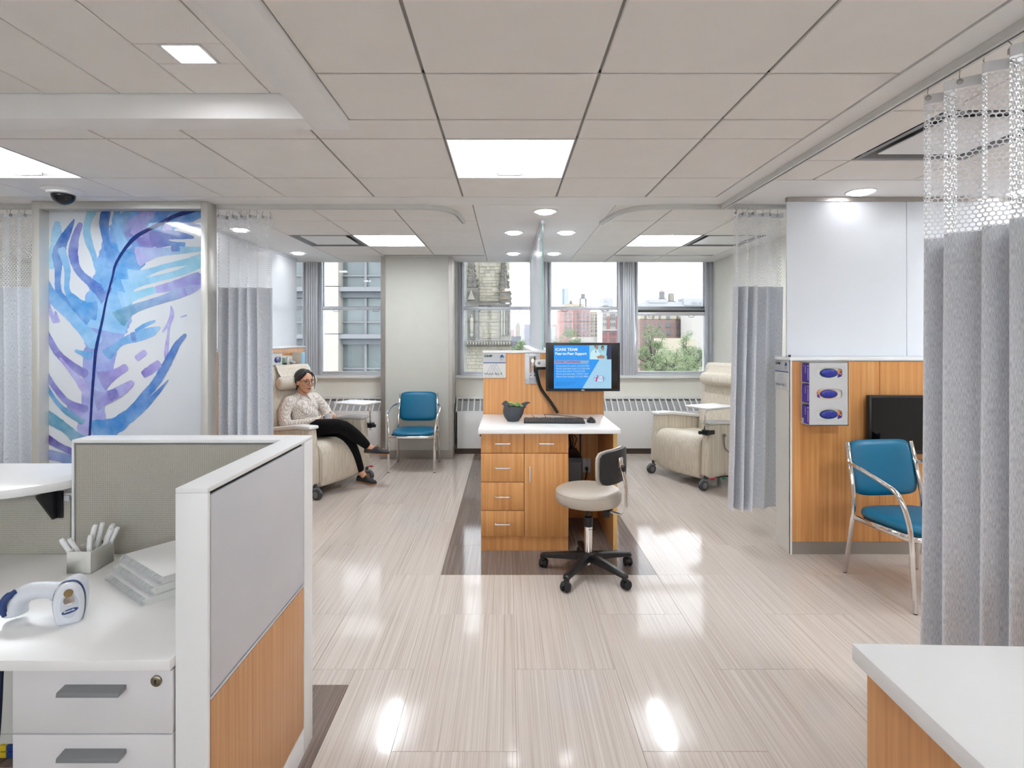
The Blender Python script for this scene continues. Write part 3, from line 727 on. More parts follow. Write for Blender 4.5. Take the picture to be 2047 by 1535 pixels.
STR = [  # stroke: points (px x, px y, width), colour at start, colour at end
 ([(180,900,52),(184,865,60),(187,800,46),(195,740,62),(203,690,66),(208,645,104),(222,590,88),(230,550,80),(240,510,84),(255,485,92),(280,455,96),(310,435,92),(345,425,66),(405,414,40)], PL, BL),
 ([(205,660,90),(212,630,96),(224,580,84),(236,540,80),(256,500,90)], LB, BL),
 ([(270,480,70),(300,452,70),(340,440,56)], PU, PL),
 ([(115,442,10),(114,462,20),(112,490,22),(106,515,20),(102,538,9)], LB, CY),
 ([(149,438,3),(136,463,15),(123,489,22),(117,511,26),(116,541,14),(116,576,13),(121,593,18),(147,619,24),(180,640,36)], DB, BL),
 ([(122,495,16),(130,520,14),(135,541,13),(134,576,11),(143,595,17),(171,618,30),(195,622,40)], LB, BL),
 ([(162,445,10),(150,478,17),(147,511,19),(157,541,15),(179,563,17),(201,582,26),(215,592,40)], PU, DB),
 ([(188,414,20),(175,446,15),(175,474,16),(188,511,11),(194,534,11),(208,556,20),(222,570,40)], CY, BL),
 ([(214,414,18),(208,446,20),(212,478,14),(220,508,18),(225,535,30)], DB, BL),
 ([(236,414,12),(231,446,14),(241,476,18),(252,500,30)], BL, LB),
 ([(259,414,12),(251,446,11),(260,474,18)], TE, PU), ([(287,414,20),(281,444,17),(272,472,28)], PU, PL), ([(306,414,9),(299,442,12),(292,462,20)], PU, PL),
 ([(330,414,26),(318,440,26),(305,460,34)], DB, BL),
 ([(404,428,13),(370,434,16),(340,444,20)], BL, DB), ([(404,452,4),(370,446,9),(340,440,14)], PU, BL),
 ([(388,475,5),(365,471,14),(335,470,20),(300,480,34)], DB, PU), ([(371,489,10),(345,487,9),(310,484,26)], BL, PU),
 ([(404,498,10),(355,501,15),(310,505,20),(272,514,44)], CY, PL), ([(342,497,12),(360,496,14)], (92, 84, 170), BL),
 ([(404,517,22),(375,523,14),(330,533,11),(285,548,17),(258,556,40)], CY, LB),
 ([(402,524,20),(365,543,14),(310,558,13),(270,567,20),(248,576,40)], CY, LB),
 ([(404,554,26),(360,568,22),(308,580,13)], PU, PL), ([(312,578,14),(268,592,18),(240,602,40)], CY, LB),
 ([(404,571,5),(372,582,19),(310,603,16),(262,620,20),(235,640,40)], PL, TE), ([(372,582,16),(360,586,10)], PU, PL),
 ([(342,611,2),(344,628,9),(338,646,8),(325,664,4)], PL, PL), ([(340,640,7),(336,668,4),(333,700,9),(330,716,3)], PL, PL), ([(361,634,2),(374,630,3)], PL, PL),
 ([(320,654,5),(300,664,20),(270,674,20),(240,686,14),(212,712,26)], LB, BL), ([(311,641,5),(290,650,8),(270,662,6)], LB, BL), ([(262,674,18),(272,672,19)], (92, 96, 182), BL),
 ([(372,668,7),(353,691,13),(332,731,17),(313,763,17),(290,791,18),(260,829,26),(226,853,36),(186,866,56)], DB, BL),
 ([(337,759,2),(315,785,9),(287,814,14),(255,838,22)], DB, BL),
 ([(321,725,16),(300,740,18),(285,750,14)], PL, PU), ([(292,702,12),(272,718,12)], PL, PL), ([(255,732,14),(225,750,22),(200,762,44)], PL, PU),
 ([(267,763,12),(240,782,22),(215,795,24),(190,800,46)], PL, PU), ([(236,784,20),(216,793,22)], (90, 78, 166), PU),
 ([(88,645,8),(92,662,11),(113,702,14),(139,727,15),(175,750,18)], PU, PU), ([(98,599,3),(101,622,8),(112,645,12)], PU, PL), ([(111,622,4),(116,645,11)], PU, PL),
 ([(88,560,18),(106,595,24),(134,623,22),(164,656,22),(196,690,34)], BL, LB), ([(88,738,10),(107,770,11),(135,803,13),(175,822,22)], PU, PU),
 ([(120,715,6),(140,740,8),(158,760,15),(176,790,16)], PL, PL), ([(88,765,10),(112,801,8),(136,824,12),(170,842,18)], BL, TE),
 ([(135,812,6),(160,828,9),(178,832,18)], PU, PL), ([(88,829,27),(126,852,20),(151,873,22),(180,895,34)], TE, TE), ([(88,873,20),(117,890,13),(145,903,14),(180,915,20)], (84, 66, 150), PU),
 ([(88,906,20),(145,920,20),(180,932,24)], PU, TE), ([(150,700,5),(165,706,10),(185,712,20)], LB, BL),
]
def ribbons(strokes, y0):
    mb = MB(); cols = []; rnd = random.Random(3)
    for si, (pts, c0, c1) in enumerate(strokes):
        P = catmull([(p[0], p[1], p[2]) for p in pts], 7); y = y0 - 0.00004*si; left, right = [], []
        for i, p in enumerate(P):
            t = Vector((P[min(i+1, len(P)-1)].x - P[max(i-1, 0)].x, P[min(i+1, len(P)-1)].y - P[max(i-1, 0)].y, 0)).normalized(); nn = Vector((-t.y, t.x, 0))
            e = 0.55 if i in (0, len(P)-1) else 1.0
            for sgn, lst in ((1, left), (-1, right)):
                wd = max(p.z, 1)*0.5*e*(1 + rnd.uniform(-0.07, 0.07)); q = Vector((p.x, p.y, 0)) + nn*wd*sgn
                X = min(max(pxx(q.x, YP), XA + 0.001), XB - 0.001); Z = min(pzz(q.y, YP), 2.429); lst.append((X, y, Z))
        b0 = len(mb.v); n = len(P)
        mb.add(left + right, [(i, i+1, n+i+1, n+i) for i in range(n-1)])
        for _ in range(2):
            for i in range(n):
                t = i/(n-1); k = rnd.uniform(0.92, 1.06); cols.append(tuple(min(1, s2l(c0[j]*(1-t) + c1[j]*t)*k) for j in range(3)) + (1,))
    return mb, cols
mb, cols = ribbons(STR, YP - 0.0008)
me = mb.mesh('leaf_print'); ca = me.color_attributes.new('wash', 'FLOAT_COLOR', 'POINT')
for i, c in enumerate(cols): ca.data[i].color = c
link_mesh('leaf_print', me, mt_wash, bk)
RIB = [([(174,940,4),(180,865,4.5),(184,800,5),(190,720,6),(194,690,6),(203,650,5),(213,600,4),(225,555,4),(231,530,5),(247,502,6),(270,475,8),(297,459,7),(325,445,8),(350,432,8),(385,421,9),(404,416,9)], NV, (34, 62, 132))]
mb, cols = ribbons(RIB, YP - 0.0032)
me = mb.mesh('leaf_midrib'); ca = me.color_attributes.new('wash', 'FLOAT_COLOR', 'POINT')
for i, c in enumerate(cols): ca.data[i].color = c
link_mesh('leaf_midrib', me, plain('navy_wash', (30, 52, 118), 0.06, var=0.2, scale=30), bk)
# ================================================================== curtains
def curtain(lab, path, zt=CZ - 0.035, zband=2.405, znet=1.872, zb=0.22, seed=1, hooks=10, cell=0.0185, strip=0.0042, sway=0.02, bottom_push=None):
    """path: fine plan polyline along the folds"""
    P = [Vector((p[0], p[1], 0)) for p in path]
    S = [0.0]
    for i in range(1, len(P)): S.append(S[-1] + (P[i]-P[i-1]).length)
    L = S[-1]; rnd = random.Random(seed)
    mid = sum(P, Vector())/len(P)
    def pt(s, z):
        s = min(max(s, 0), L - 1e-6)
        lo, hi = 0, len(S) - 1
        while hi - lo > 1:
            m_ = (lo + hi)//2
            if S[m_] <= s: lo = m_
            else: hi = m_
        t = (s - S[lo])/max(S[hi]-S[lo], 1e-9); p = P[lo].lerp(P[hi], t)
        k = (znet - z)/(znet - zb) if z < znet else 0.0
        if bottom_push: p = p + Vector((bottom_push[0], bottom_push[1], 0))*k
        q = p + (p - mid)*(0.05*k)
        q = q + Vector((math.sin(s*9 + z*1.3), math.cos(s*7 + z*1.1), 0))*sway*0.35*k
        return (q.x, q.y, z)
    c = pt(L/2, zb)
    g = thing('privacy_curtain', lab, 'curtain', (c[0], c[1], zb), world=True, group='grey privacy curtains')
    # cloth
    n = max(24, int(L/0.008)); zs = [zb, zb+0.03] + [zb + 0.03 + (znet-zb-0.03)*k/14 for k in range(1, 15)]
    mb = MB(); mb.loft([[pt(L*i/n, z + (0.004*math.sin(i*0.2) if z == zb else 0)) for i in range(n+1)] for z in zs], closed=False)
    me = mb.mesh('cloth'); uv = me.uv_layers.new(name='UVMap')
    for lp in me.loops:
        i = lp.vertex_index; uv.data[lp.index].uv = (L*(i % (n+1))/n, zs[i//(n+1)])
    link_mesh('cloth', me, mt_curt, g, smooth=True)
    # header band
    n2 = max(24, int(L/0.012)); mb = MB(); mb.loft([[pt(L*i/n2, z) for i in range(n2+1)] for z in (zband - 0.018, zband + 0.018)], closed=False)
    mb.build('header_band', mt_net, g, smooth=True)
    # open net: hexagon cells, every thread a strip
    mb = MB(); h = cell; dx = cell*1.0; rowh = cell*0.80; rows = int((zband - 0.018 - znet)/rowh) + 1; cols_ = int(L/dx)
    def V(i, j, k):
        s = i*dx + (dx/2 if j % 2 else 0); z = znet + j*rowh
        return s, (z + rowh*0.30 if k else z - rowh*0.02)
    def thread(a, b):
        (s0, z0), (s1, z1) = a, b
        if max(s0, s1) > L or min(z0, z1) < znet - 0.01 or max(z0, z1) > zband: return
        d = math.hypot(s1-s0, z1-z0); nx, nz = -(z1-z0)/d*strip/2, (s1-s0)/d*strip/2
        mb.add([pt(s0+nx, z0+nz), pt(s1+nx, z1+nz), pt(s1-nx, z1-nz), pt(s0-nx, z0-nz)], [(0, 1, 2, 3)])
    for j in range(rows):
        for i in range(cols_):
            s = i*dx + (dx/2 if j % 2 else 0); z = znet + j*rowh
            l, r, t, u = (s - dx/2, z + rowh*0.32), (s + dx/2, z + rowh*0.32), (s, z), (s, z - rowh*0.66)
            thread(l, t); thread(t, r); thread(t, u)
    o = mb.build('net', mt_net, g); o['kind'] = 'stuff'
    # grommets and hooks
    for k in range(hooks):
        s = L*(k + 0.5)/hooks; p = Vector(pt(s, zband + 0.004)); tck = Vector(pt(min(s+0.01, L), zband + 0.004)) - p
        tck.normalize(); nn = Vector((-tck.y, tck.x, 0))
        ring = [p + tck*0.008*math.cos(2*math.pi*q/12) + Vector((0, 0, 0.008*math.sin(2*math.pi*q/12))) - nn*0.002 for q in range(12)]
        MB().tube(ring, 0.0022, 6, loop=True).build('grommet', mt_steel, g)
        MB().tube([p, p + Vector((0, 0, 0.012)), p + nn*0.006 + Vector((0, 0, 0.022)), p + Vector((0, 0, 0.03)), p - nn*0.004 + Vector((0, 0, 0.038)), Vector((p.x, p.y, zt + 0.006))], 0.0016, 6).build('hook', mt_steel, g)
    return g
def folds(a, b, n, amp, seed, irr=0.35, side=0):
    """wavy plan line from a to b with n folds"""
    rnd = random.Random(seed); A, B = Vector(a), Vector(b); t = (B - A); Lb = t.length; t.normalize(); nn = Vector((-t.y, t.x))
    K = [rnd.uniform(1-irr, 1+irr) for _ in range(2*n+1)]; tot = sum(K); pts = []; x = 0
    ctrl = [(0, side*amp)]
    for k in range(2*n):
        x += K[k]/tot; ctrl.append((x - K[k]/tot*0.5, amp*(1 if k % 2 else -1)*rnd.uniform(0.7, 1.15)))
    ctrl.append((1.0, 0))
    P = [A + t*Lb*u + nn*v for u, v in ctrl]
    # overshoot so that folds are rounded
    return [(p.x, p.y) for p in catmull([(p.x, p.y, 0) for p in P], 10)]
curtain('grey privacy curtain at the far left edge beside the leaf panel', folds((-4.05, 4.09), (-3.50, 4.09), 5, 0.042, 3), seed=3, hooks=10)
curtain('grey privacy curtain bunched between the leaf panel and the recliner', folds((-2.185, 4.145), (-1.785, 4.145), 5, 0.046, 8), seed=8, hooks=12)
curtain('grey privacy curtain bunched against the right wood half wall', folds((1.675, 4.045), (1.93, 4.045), 3, 0.065, 21) + [(1.95, 4.06), (1.98, 4.085), (2.02, 4.095), (2.06, 4.07)], seed=21, hooks=12, bottom_push=(-0.035, -0.0))
curtain('large grey privacy curtain in the foreground at the right edge', folds((1.635, 2.105), (1.635, 1.28), 6, 0.046, 31), seed=31, hooks=11, zt=CZ - 0.038, zband=2.405)

# ================================================================== desk with drawers in the aisle
g = thing('charting_desk', 'wood charting desk with white top and drawers against the central partition', 'desk', (0.29, 4.1, 0), world=True)
DX0, DX1, DY0, DY1, DH = -0.201, 0.785, 3.775, 4.504, 0.86
MB().box(DX0, DX1, DY0, DY1, DH - 0.033, DH).build('worktop', mt_top, g, bevel=0.003)
CX0, CX1, CY0, CY1, CT = -0.184, 0.428, 3.815, 4.50, DH - 0.034
MB().box(CX0, CX1, CY0 + 0.02, CY1, 0.10, CT).build('carcass', mt_wood, g)
MB().box(CX0, CX0 + 0.018, CY0 + 0.005, CY0 + 0.3, 0.0, 0.10).box(CX0 + 0.018, CX1, CY0 + 0.012, CY0 + 0.03, 0.0, 0.10).box(CX1 - 0.018, CX1, CY0 + 0.03, CY1, 0, 0.1).build('toe_kick', mt_wood, g)
def pull(parent, x, z, y, vertical=False, L_=0.10):
    a = L_/2
    pts = [(-a, 0, 0), (-a, -0.028, 0), (a, -0.028, 0), (a, 0, 0)]
    pts = [(x + (0 if vertical else p[0]), y + p[1], z + (p[0] if vertical else 0)) for p in pts]
    MB().tube(bez_corner(pts, 0.01, 4), 0.0045, 8).build('handle', mt_alu, parent, smooth=True)
xm = 0.118
rows = [(0.728, 0.822), (0.535, 0.724), (0.343, 0.531), (0.103, 0.339)]
rows = [(pzz(906, 3.815)+0.002, CT - 0.002)]
zr = [CT - 0.002, pzz(906, 3.815), pzz(963.5, 3.815), pzz(1020.5, 3.815), 0.102]
for k in range(4):
    d = MB().box(CX0, xm - 0.002, CY0, CY0 + 0.019, zr[k+1] + 0.002, zr[k] - 0.002).build('drawer', mt_wood, g, bevel=0.0015)
    pull(d, (CX0 + xm)/2, (zr[k] + zr[k+1])/2, CY0)
d = MB().box(xm + 0.002, CX1, CY0, CY0 + 0.019, zr[1] + 0.002, zr[0] - 0.002).build('drawer', mt_wood, g, bevel=0.0015); pull(d, (CX1 + xm)/2, (zr[0] + zr[1])/2, CY0)
d = MB().box(xm + 0.002, CX1, CY0, CY0 + 0.019, 0.102, zr[1] - 0.002).build('door', mt_wood, g, bevel=0.0015); pull(d, xm + 0.04, zr[1] - 0.145, CY0, True)
MB().box(0.745, 0.773, CY0 + 0.02, CY1, 0, CT).build('side_panel', mt_wood, g)
MB().box(0.745, 0.773, CY0 + 0.018, CY0 + 0.0205, 0, CT).build('panel_edge', mt_edge, g)
MB().box(CX1, 0.745, CY1 - 0.02, CY1, 0.10, CT).build('modesty_panel', mt_wood, g)
MB().box(CX0 - 0.01, CX0 + 0.0, 3.85, 3.862, CT - 0.03, CT - 0.016).build('bumper', mt_black, g)
# power outlet on the modesty panel
g = thing('power_outlet', 'white power outlet with black plug under the charting desk', 'outlet', (0.62, CY1 - 0.021, 0.45), world=True)
ox, oz, oy = pxx(1172, 4.48), pzz(930, 4.48), CY1 - 0.021
MB().box(ox - 0.036, ox + 0.036, oy - 0.006, oy, oz - 0.058, oz + 0.058).build('cover_plate', mt_white, g, bevel=0.003)
MB().cyl((ox, oy - 0.006, oz - 0.022), (ox, oy - 0.035, oz - 0.022), 0.014, 0.012, 12).build('plug', mt_black, g, bevel=0.003)
MB().tube(catmull([(ox, oy - 0.034, oz - 0.022), (ox, oy - 0.05, oz - 0.03), (ox - 0.012, oy - 0.05, oz - 0.09), (ox - 0.05, oy - 0.07, oz - 0.20), (ox - 0.08, oy - 0.1, oz - 0.29)], 5), 0.005, 8).build('cord', mt_black, g, smooth=True)
MB().tube([(ox - 0.01, oy - 0.008, oz + 0.045), (ox + 0.01, oy - 0.008, oz + 0.045)], 0.0015, 4).build('socket_mark', mt_ink, g)
# computer tower standing beneath
g = thing('computer_tower', 'slim black desktop computer tower under the charting desk', 'computer', (0.50, 4.25, 0.0), world=True)
cx0 = 0.44
MB().box(cx0, cx0 + 0.12, 4.05, 4.42, 0.26, 0.60).build('case', mt_black, g, bevel=0.004)
MB().box(cx0 + 0.012, cx0 + 0.108, 4.044, 4.05, 0.30, 0.57).build('front_grille', mt_dgrey, g)
MB().box(cx0 + 0.088, cx0 + 0.108, 4.041, 4.044, 0.278, 0.298).build('sticker', plain('blue_sticker', (196, 214, 236), 0.4), g)
MB().box(cx0 - 0.005, cx0 + 0.13, 4.08, 4.40, 0.24, 0.259).box(cx0 - 0.005, cx0 + 0.002, 4.2, 4.26, 0.24, CT).box(cx0 + 0.125, cx0 + 0.132, 4.2, 4.26, 0.24, CT).build('hanging_cradle', mt_black, g)
# wall outlet box and cables behind
g = thing('cable_bundle', 'black cable bundle hanging under the charting desk top', 'cable', (0.45, 4.4, 0.7), world=True)
for k, off in enumerate((0, 0.012, 0.026)):
    MB().tube(catmull([(0.445 + off, 4.3, CT - 0.01), (0.462 + off*1.5, 4.3, 0.74), (0.495 + off*2, 4.31, 0.70), (0.505 + off*2.4 - k*0.02, 4.32, 0.63), (0.50 + off - k*0.01, 4.33, 0.612)], 5), 0.008 if k == 0 else 0.004, 8).build('cable', mt_black, g, smooth=True)
# room sign
def room_sign(name, lab, M_, num, txt, shrink=1.0):
    g = thing('room_sign', lab, 'sign', M_ @ Vector((0, 0, 0)), world=True, group='room signs')
    F = M_
    W, H = 0.19, 0.205
    MB().box(-W/2, W/2, -0.006, 0, -H, 0).build('plate', mt_inkp, g, F=F, bevel=0.001)
    MB().box(-W/2 + 0.001, W/2 - 0.001, -0.0068, -0.0058, -H + 0.002, -0.082).build('insert', mt_offw, g, F=F)
    MB().box(-W/2 + 0.001, W/2 - 0.001, -0.0078, -0.0058, -0.082, -0.076).build('blue_line', mt_blue, g, F=F)
    y = -0.0072
    mb = MB()
    def bar(x0, z0, x1, z1, w_=0.009, yy=y):
        yy = yy - 0.00004*len(mb.f)
        d = math.hypot(x1-x0, z1-z0); nx, nz = -(z1-z0)/d*w_/2, (x1-x0)/d*w_/2
        mb.add([(x0+nx, yy, z0+nz), (x0-nx, yy, z0-nz), (x1-nx, yy, z1-nz), (x1+nx, yy, z1+nz)], [(0, 1, 2, 3)])
    for k in range(3):
        dx = 0.022*k
        bar(-0.075 + dx, -H + 0.01, -0.03 + dx, -0.095 + 0.004*k); bar(-0.03 + dx, -0.095 + 0.004*k, 0.03 + dx, -H + 0.01)
    mb.build('mountain_emblem', mt_inkg, g, F=F)
    mb2 = MB(); mb = mb2
    for k in range(3): bar(0.046 + 0.006*k, -0.036, 0.058 + 0.004*k, -0.014 + 0.002*(k % 2), 0.005, -0.0068); bar(0.058 + 0.004*k, -0.014, 0.074 + 0.002*k, -0.036, 0.005, -0.0068)
    mb2.build('colour_emblem', mt_blue, g, F=F)
    me = text_mesh(num, 0.024, T(-W/2 + 0.009, -0.0068, -0.03) @ FACE_CAM, bold=0.0011, sx=0.8); link_mesh('room_number', me, mt_ink, g, F=F)
    me = text_mesh('Mount\nSinai', 0.0085, T(0.046, -0.0068, -0.049) @ FACE_CAM); link_mesh('emblem_words', me, mt_ink, g, F=F)
    me = text_mesh(txt, 0.028, T(-W/2 + 0.01, -0.0078, -H + 0.027) @ FACE_CAM, sx=0.93); link_mesh('bay_name', me, mt_ink, g, F=F)
    return g
mt_inkp = plain('sign_grey', (186, 188, 190), 0.35, var=0.02)
room_sign('room_sign', 'grey and white room sign reading Infusion Bay 4 on the partition end panel', T(-0.106, 4.5135, 1.363), 'CL8-089', 'Infusion Bay 4')
room_sign('room_sign', 'room sign reading Infusion Bay 5 on the narrow end of the right half wall', T(1.9485, 3.861, 1.333) @ RZ(R(-90)), 'CL8-088', 'Infusion Bay 5')

# ================================================================== monitor, arm, keyboard, mouse
g = thing('monitor_mount', 'grey metal monitor arm bolted to the partition end panel', 'monitor mount', (0.19, 4.51, 1.1), world=True)
ax = pxx(1064.5, 4.5)
MB().box(ax - 0.063, ax + 0.063, 4.506, 4.514, 1.11, 1.362).build('wall_plate', mt_alu, g, bevel=0.002)
MB().box(ax - 0.028, ax + 0.028, 4.496, 4.506, 1.112, 1.362).build('channel', mt_alu, g, bevel=0.002)
MB().box(ax - 0.026, ax + 0.028, 4.462, 4.496, 1.322, 1.36).box(ax - 0.026, ax + 0.028, 4.462, 4.496, 1.16, 1.22).build('bracket', mt_alu, g, bevel=0.004)
MB().cyl((ax, 4.462, 1.205), (ax, 4.462, 1.345), 0.026, 0.03, 20).build('pivot', mt_chrome, g, bevel=0.004)
arm = MB().prism(rrect(ax + 0.015, ax + 0.16, 1.255, 1.315, 0.028), 4.40, 4.455, 'y').build('arm', mt_offw, g, bevel=0.006)
MB().cyl((ax + 0.048, 4.398, 1.287), (ax + 0.048, 4.392, 1.287), 0.012, n=16).build('arm_bolt', mt_grey, arm)
for sx_ in (-0.05, 0.05):
    for z in (1.14, 1.34): MB().cyl((ax + sx_, 4.506, z), (ax + sx_, 4.502, z), 0.005, n=10).build('screw', mt_steel, g)
for sx_ in (-0.015, 0.015):
    for z in (1.335, 1.205, 1.185): MB().cyl((ax + sx_, 4.4625, z), (ax + sx_, 4.460, z), 0.005, n=10).build('bolt', mt_black, g)
MB().tube(bez_corner([(ax + 0.14, 4.42, 1.245), (ax + 0.03, 4.43, 1.245), (ax + 0.03, 4.445, 1.20), (ax + 0.06, 4.46, 1.08), (ax + 0.15, 4.47, 0.96), (ax + 0.205, 4.47, 0.876)], 0.05, 6), 0.0125, 12).build('cable_sleeve', mt_black, g, smooth=True)
# monitor
MDY = 4.30
mx0, mx1, mz0, mz1 = pxx(1091.5, MDY), pxx(1239.5, MDY), pzz(782, MDY), pzz(685, MDY)
g = thing('monitor', 'black flat monitor showing a blue support poster above the charting desk', 'monitor', ((mx0+mx1)/2, MDY, mz0), world=True)
bz = MB().box(mx0, mx1, MDY, MDY + 0.035, mz0, mz1)
bz.build('casing', mt_black, g, bevel=0.004)
MB().box(mx0 + 0.14, mx1 - 0.14, MDY + 0.035, MDY + 0.10, (mz0+mz1)/2 - 0.06, (mz0+mz1)/2 + 0.06).build('mount_block', mt_black, g, bevel=0.01)
sx0, sx1, sz0, sz1 = mx0 + 0.018, mx1 - 0.018, mz0 + 0.021, mz1 - 0.018
scr = MB().box(sx0, sx1, MDY - 0.0012, MDY + 0.001, sz0, sz1).build('screen', mt_gloss, g)
def scr_mat(n, c, s=0.85): return emit(n, c, s*0.44, 0.01)
sm_blue, sm_lt, sm_wh, sm_mg, sm_bar, sm_nv, sm_tq = scr_mat('screen_blue', (0, 152, 250)), scr_mat('screen_pale', (168, 214, 242)), scr_mat('screen_white', (235, 248, 250)), scr_mat('screen_magenta', (168, 30, 148)), scr_mat('screen_bar', (140, 178, 206)), scr_mat('screen_navy', (20, 60, 120)), scr_mat('screen_yellowish', (206, 230, 226))
u = (sx1 - sx0); hgt = sz1 - sz0
# picture coordinates measured on the photographed monitor: (180..1790, 215..1215)
def SU(x): return sx0 + (x - 180)/(1780 - 180)*u
def SV(y): return sz1 - (y - 215)/(1215 - 215)*hgt
def spoly(name, pts, m_, lay, par=scr):
    mb = MB(); v = [(SU(x), MDY - 0.0012 - 0.0002*lay, SV(y)) for x, y in pts]; mb.add(v, [tuple(range(len(v)))])
    a = sum(v[i][0]*v[(i+1) % len(v)][2] - v[(i+1) % len(v)][0]*v[i][2] for i in range(len(v)))
    if a < 0: mb.f = [list(reversed(f)) for f in mb.f]
    return mb.build(name, m_, par)
spoly('slide_background', [(310, 222), (1632, 222), (1632, 1212), (310, 1212)], sm_blue, 1)
spoly('slide_wedge', [(1360, 545), (1632, 545), (1632, 1212), (960, 1212)], sm_lt, 2)
spoly('slide_photo', [(1125, 222), (1632, 222), (1632, 545), (1125, 545)], scr_mat('photo_sky', (150, 212, 232)), 3)
spoly('slide_photo', [(1535, 222), (1632, 222), (1632, 545), (1500, 545), (1520, 400)], scr_mat('photo_dark', (26, 44, 92), 0.7), 4)
spoly('slide_photo', [(1140, 545), (1150, 400), (1200, 330), (1260, 310), (1320, 330), (1370, 420), (1380, 545)], scr_mat('photo_coat', (206, 240, 246)), 4)
spoly('slide_photo', [(1370, 545), (1380, 400), (1430, 350), (1490, 370), (1530, 460), (1530, 545)], scr_mat('photo_scrubs', (170, 222, 236)), 4)
spoly('slide_photo', [(1245, 225), (1330, 225), (1335, 270), (1310, 315), (1270, 300), (1248, 260)], scr_mat('photo_face', (196, 142, 118), 0.7), 5)
spoly('slide_photo', [(1400, 270), (1420, 240), (1455, 245), (1470, 300), (1445, 350), (1415, 330)], MATS['photo_face'], 5)
spoly('slide_photo', [(1390, 300), (1395, 250), (1425, 228), (1460, 240), (1466, 265), (1420, 258), (1402, 290)], scr_mat('photo_hair', (30, 26, 30), 0.6), 6)
spoly('slide_photo', [(1240, 225), (1268, 225), (1256, 270), (1243, 260)], MATS['photo_hair'], 6)
spoly('slide_photo', [(1265, 330), (1285, 335), (1278, 400), (1268, 395)], MATS['photo_dark'], 6)
spoly('slide_photo', [(1290, 480), (1400, 440), (1480, 470), (1470, 520), (1320, 530)], MATS['photo_face'], 6)
spoly('slide_bar', [(320, 570), (1125, 570), (1090, 645), (320, 645)], sm_bar, 3)
def stext(t, x, y, size, m_, bold=0.0, w_=None):
    me = text_mesh(t, size, Matrix.Identity(4), bold=bold)
    wd = max(v.co.x for v in me.vertices) if len(me.vertices) else 1
    k = (w_/1600*u)/wd if w_ else 1.0
    me.transform(T(SU(x), MDY - 0.003, SV(y)) @ FACE_CAM @ Matrix.Diagonal((k, 1, 1, 1))); link_mesh('slide_text', me, m_, scr)
stext('ICARE TEAM', 338, 347, 0.030, sm_wh, 0.0009, 510); stext('Peer-to-Peer Support', 338, 440, 0.030, sm_wh, 0.0009, 725)
stext('Strictly Confidential', 338, 624, 0.029, sm_mg, 0.0006, 575)
for k, (t, w_) in enumerate((("Mount Sinai St. Luke's: 212.523.7925", 760), ('Mount Sinai Beth Israel: 212.420.4243', 775), ('Mount Sinai West: 212.523.2158', 655), ('Mount Sinai Brooklyn: 718.951.3427', 740), ('Mount Sinai Hospital: 212.241.8989', 730))):
    stext(t, 362, 712 + 61*k, 0.0185, sm_tq, 0.0, w_)
for k, (t, w_) in enumerate((('Additional help available to faculty and staff', 470), ('at the ICARE Peer to Peer support center', 430), ('with follow up support as needed', 245))): stext(t, 345, 1082 + 31*k, 0.0095, sm_nv, 0.0, w_)
el = [(1360 + 135*math.cos(R(a)), 988 + 78*math.sin(R(a))) for a in range(0, 360, 15)]
spoly('slide_logo', el, scr_mat('logo_blue', (86, 120, 196)), 3); spoly('slide_logo', [(1360 + 127*math.cos(R(a)), 988 + 71*math.sin(R(a))) for a in range(0, 360, 15)], scr_mat('logo_white', (206, 230, 246)), 4)
spoly('slide_logo', [(1232, 975), (1285, 960), (1300, 940), (1385, 938), (1318, 962), (1300, 1045), (1262, 1040), (1285, 985)], sm_mg, 5); spoly('slide_logo', [(1315 + 13*math.cos(R(a)), 922 + 16*math.sin(R(a))) for a in range(0, 360, 30)], sm_mg, 5)
spoly('slide_logo', [(1405, 945), (1440, 955), (1490, 985), (1455, 985), (1462, 1035), (1440, 1035), (1440, 980)], scr_mat('logo_cyan', (0, 120, 200)), 5); spoly('slide_logo', [(1440 + 10*math.cos(R(a)), 935 + 12*math.sin(R(a))) for a in range(0, 360, 30)], MATS['logo_cyan'], 5)
stext('ICARE', 1325, 1005, 0.012, MATS['logo_cyan'], 0, 95)
me = text_mesh('DELL', 0.012, T((mx0+mx1)/2, MDY - 0.001, mz0 + 0.005) @ FACE_CAM, align='CENTER', bold=0.0004); link_mesh('brand_mark', me, mt_offw, g)
MB().box(mx1 - 0.012, mx1 - 0.006, MDY - 0.001, MDY, mz0 + 0.008, mz0 + 0.011).build('power_light', scr_mat('power_led', (40, 90, 255), 1.5), g)
# keyboard
ky0, ky1 = 3.92, 4.06
kx0, kx1 = pxx(1048, 4.0), pxx(1171, 4.0)
g = thing('keyboard', 'black computer keyboard lying on the white charting desk', 'keyboard', ((kx0+kx1)/2, 4.09, DH), rotz=R(-2.5))
KW, KD = kx1 - kx0, 0.155
MB().prism([(-KD/2, 0), (KD/2, 0), (KD/2, 0.022), (-KD/2, 0.011)], -KW/2, KW/2, 'x').build('case', mt_black, g, bevel=0.003)
kme = {}
def key(x, y, w_):
    k = round(w_, 4)
    if k not in kme:
        a, b = w_/2 - 0.001, 0.0095
        kme[k] = MB().loft([[(-a,-b,0),(a,-b,0),(a,b,0),(-a,b,0)], [(-a+0.002,-b+0.002,0.004),(a-0.002,-b+0.002,0.004),(a-0.002,b-0.002,0.004),(-a+0.002,b-0.002,0.004)]]).mesh('key'); kme[k].materials.append(mt_dgrey)
    o = bpy.data.objects.new('key', kme[k]); COL.objects.link(o); o.parent = g
    o.matrix_basis = T(x, y, 0.0165 + 0.071*y) @ RX(R(4.1))
pt_ = KW/22.6
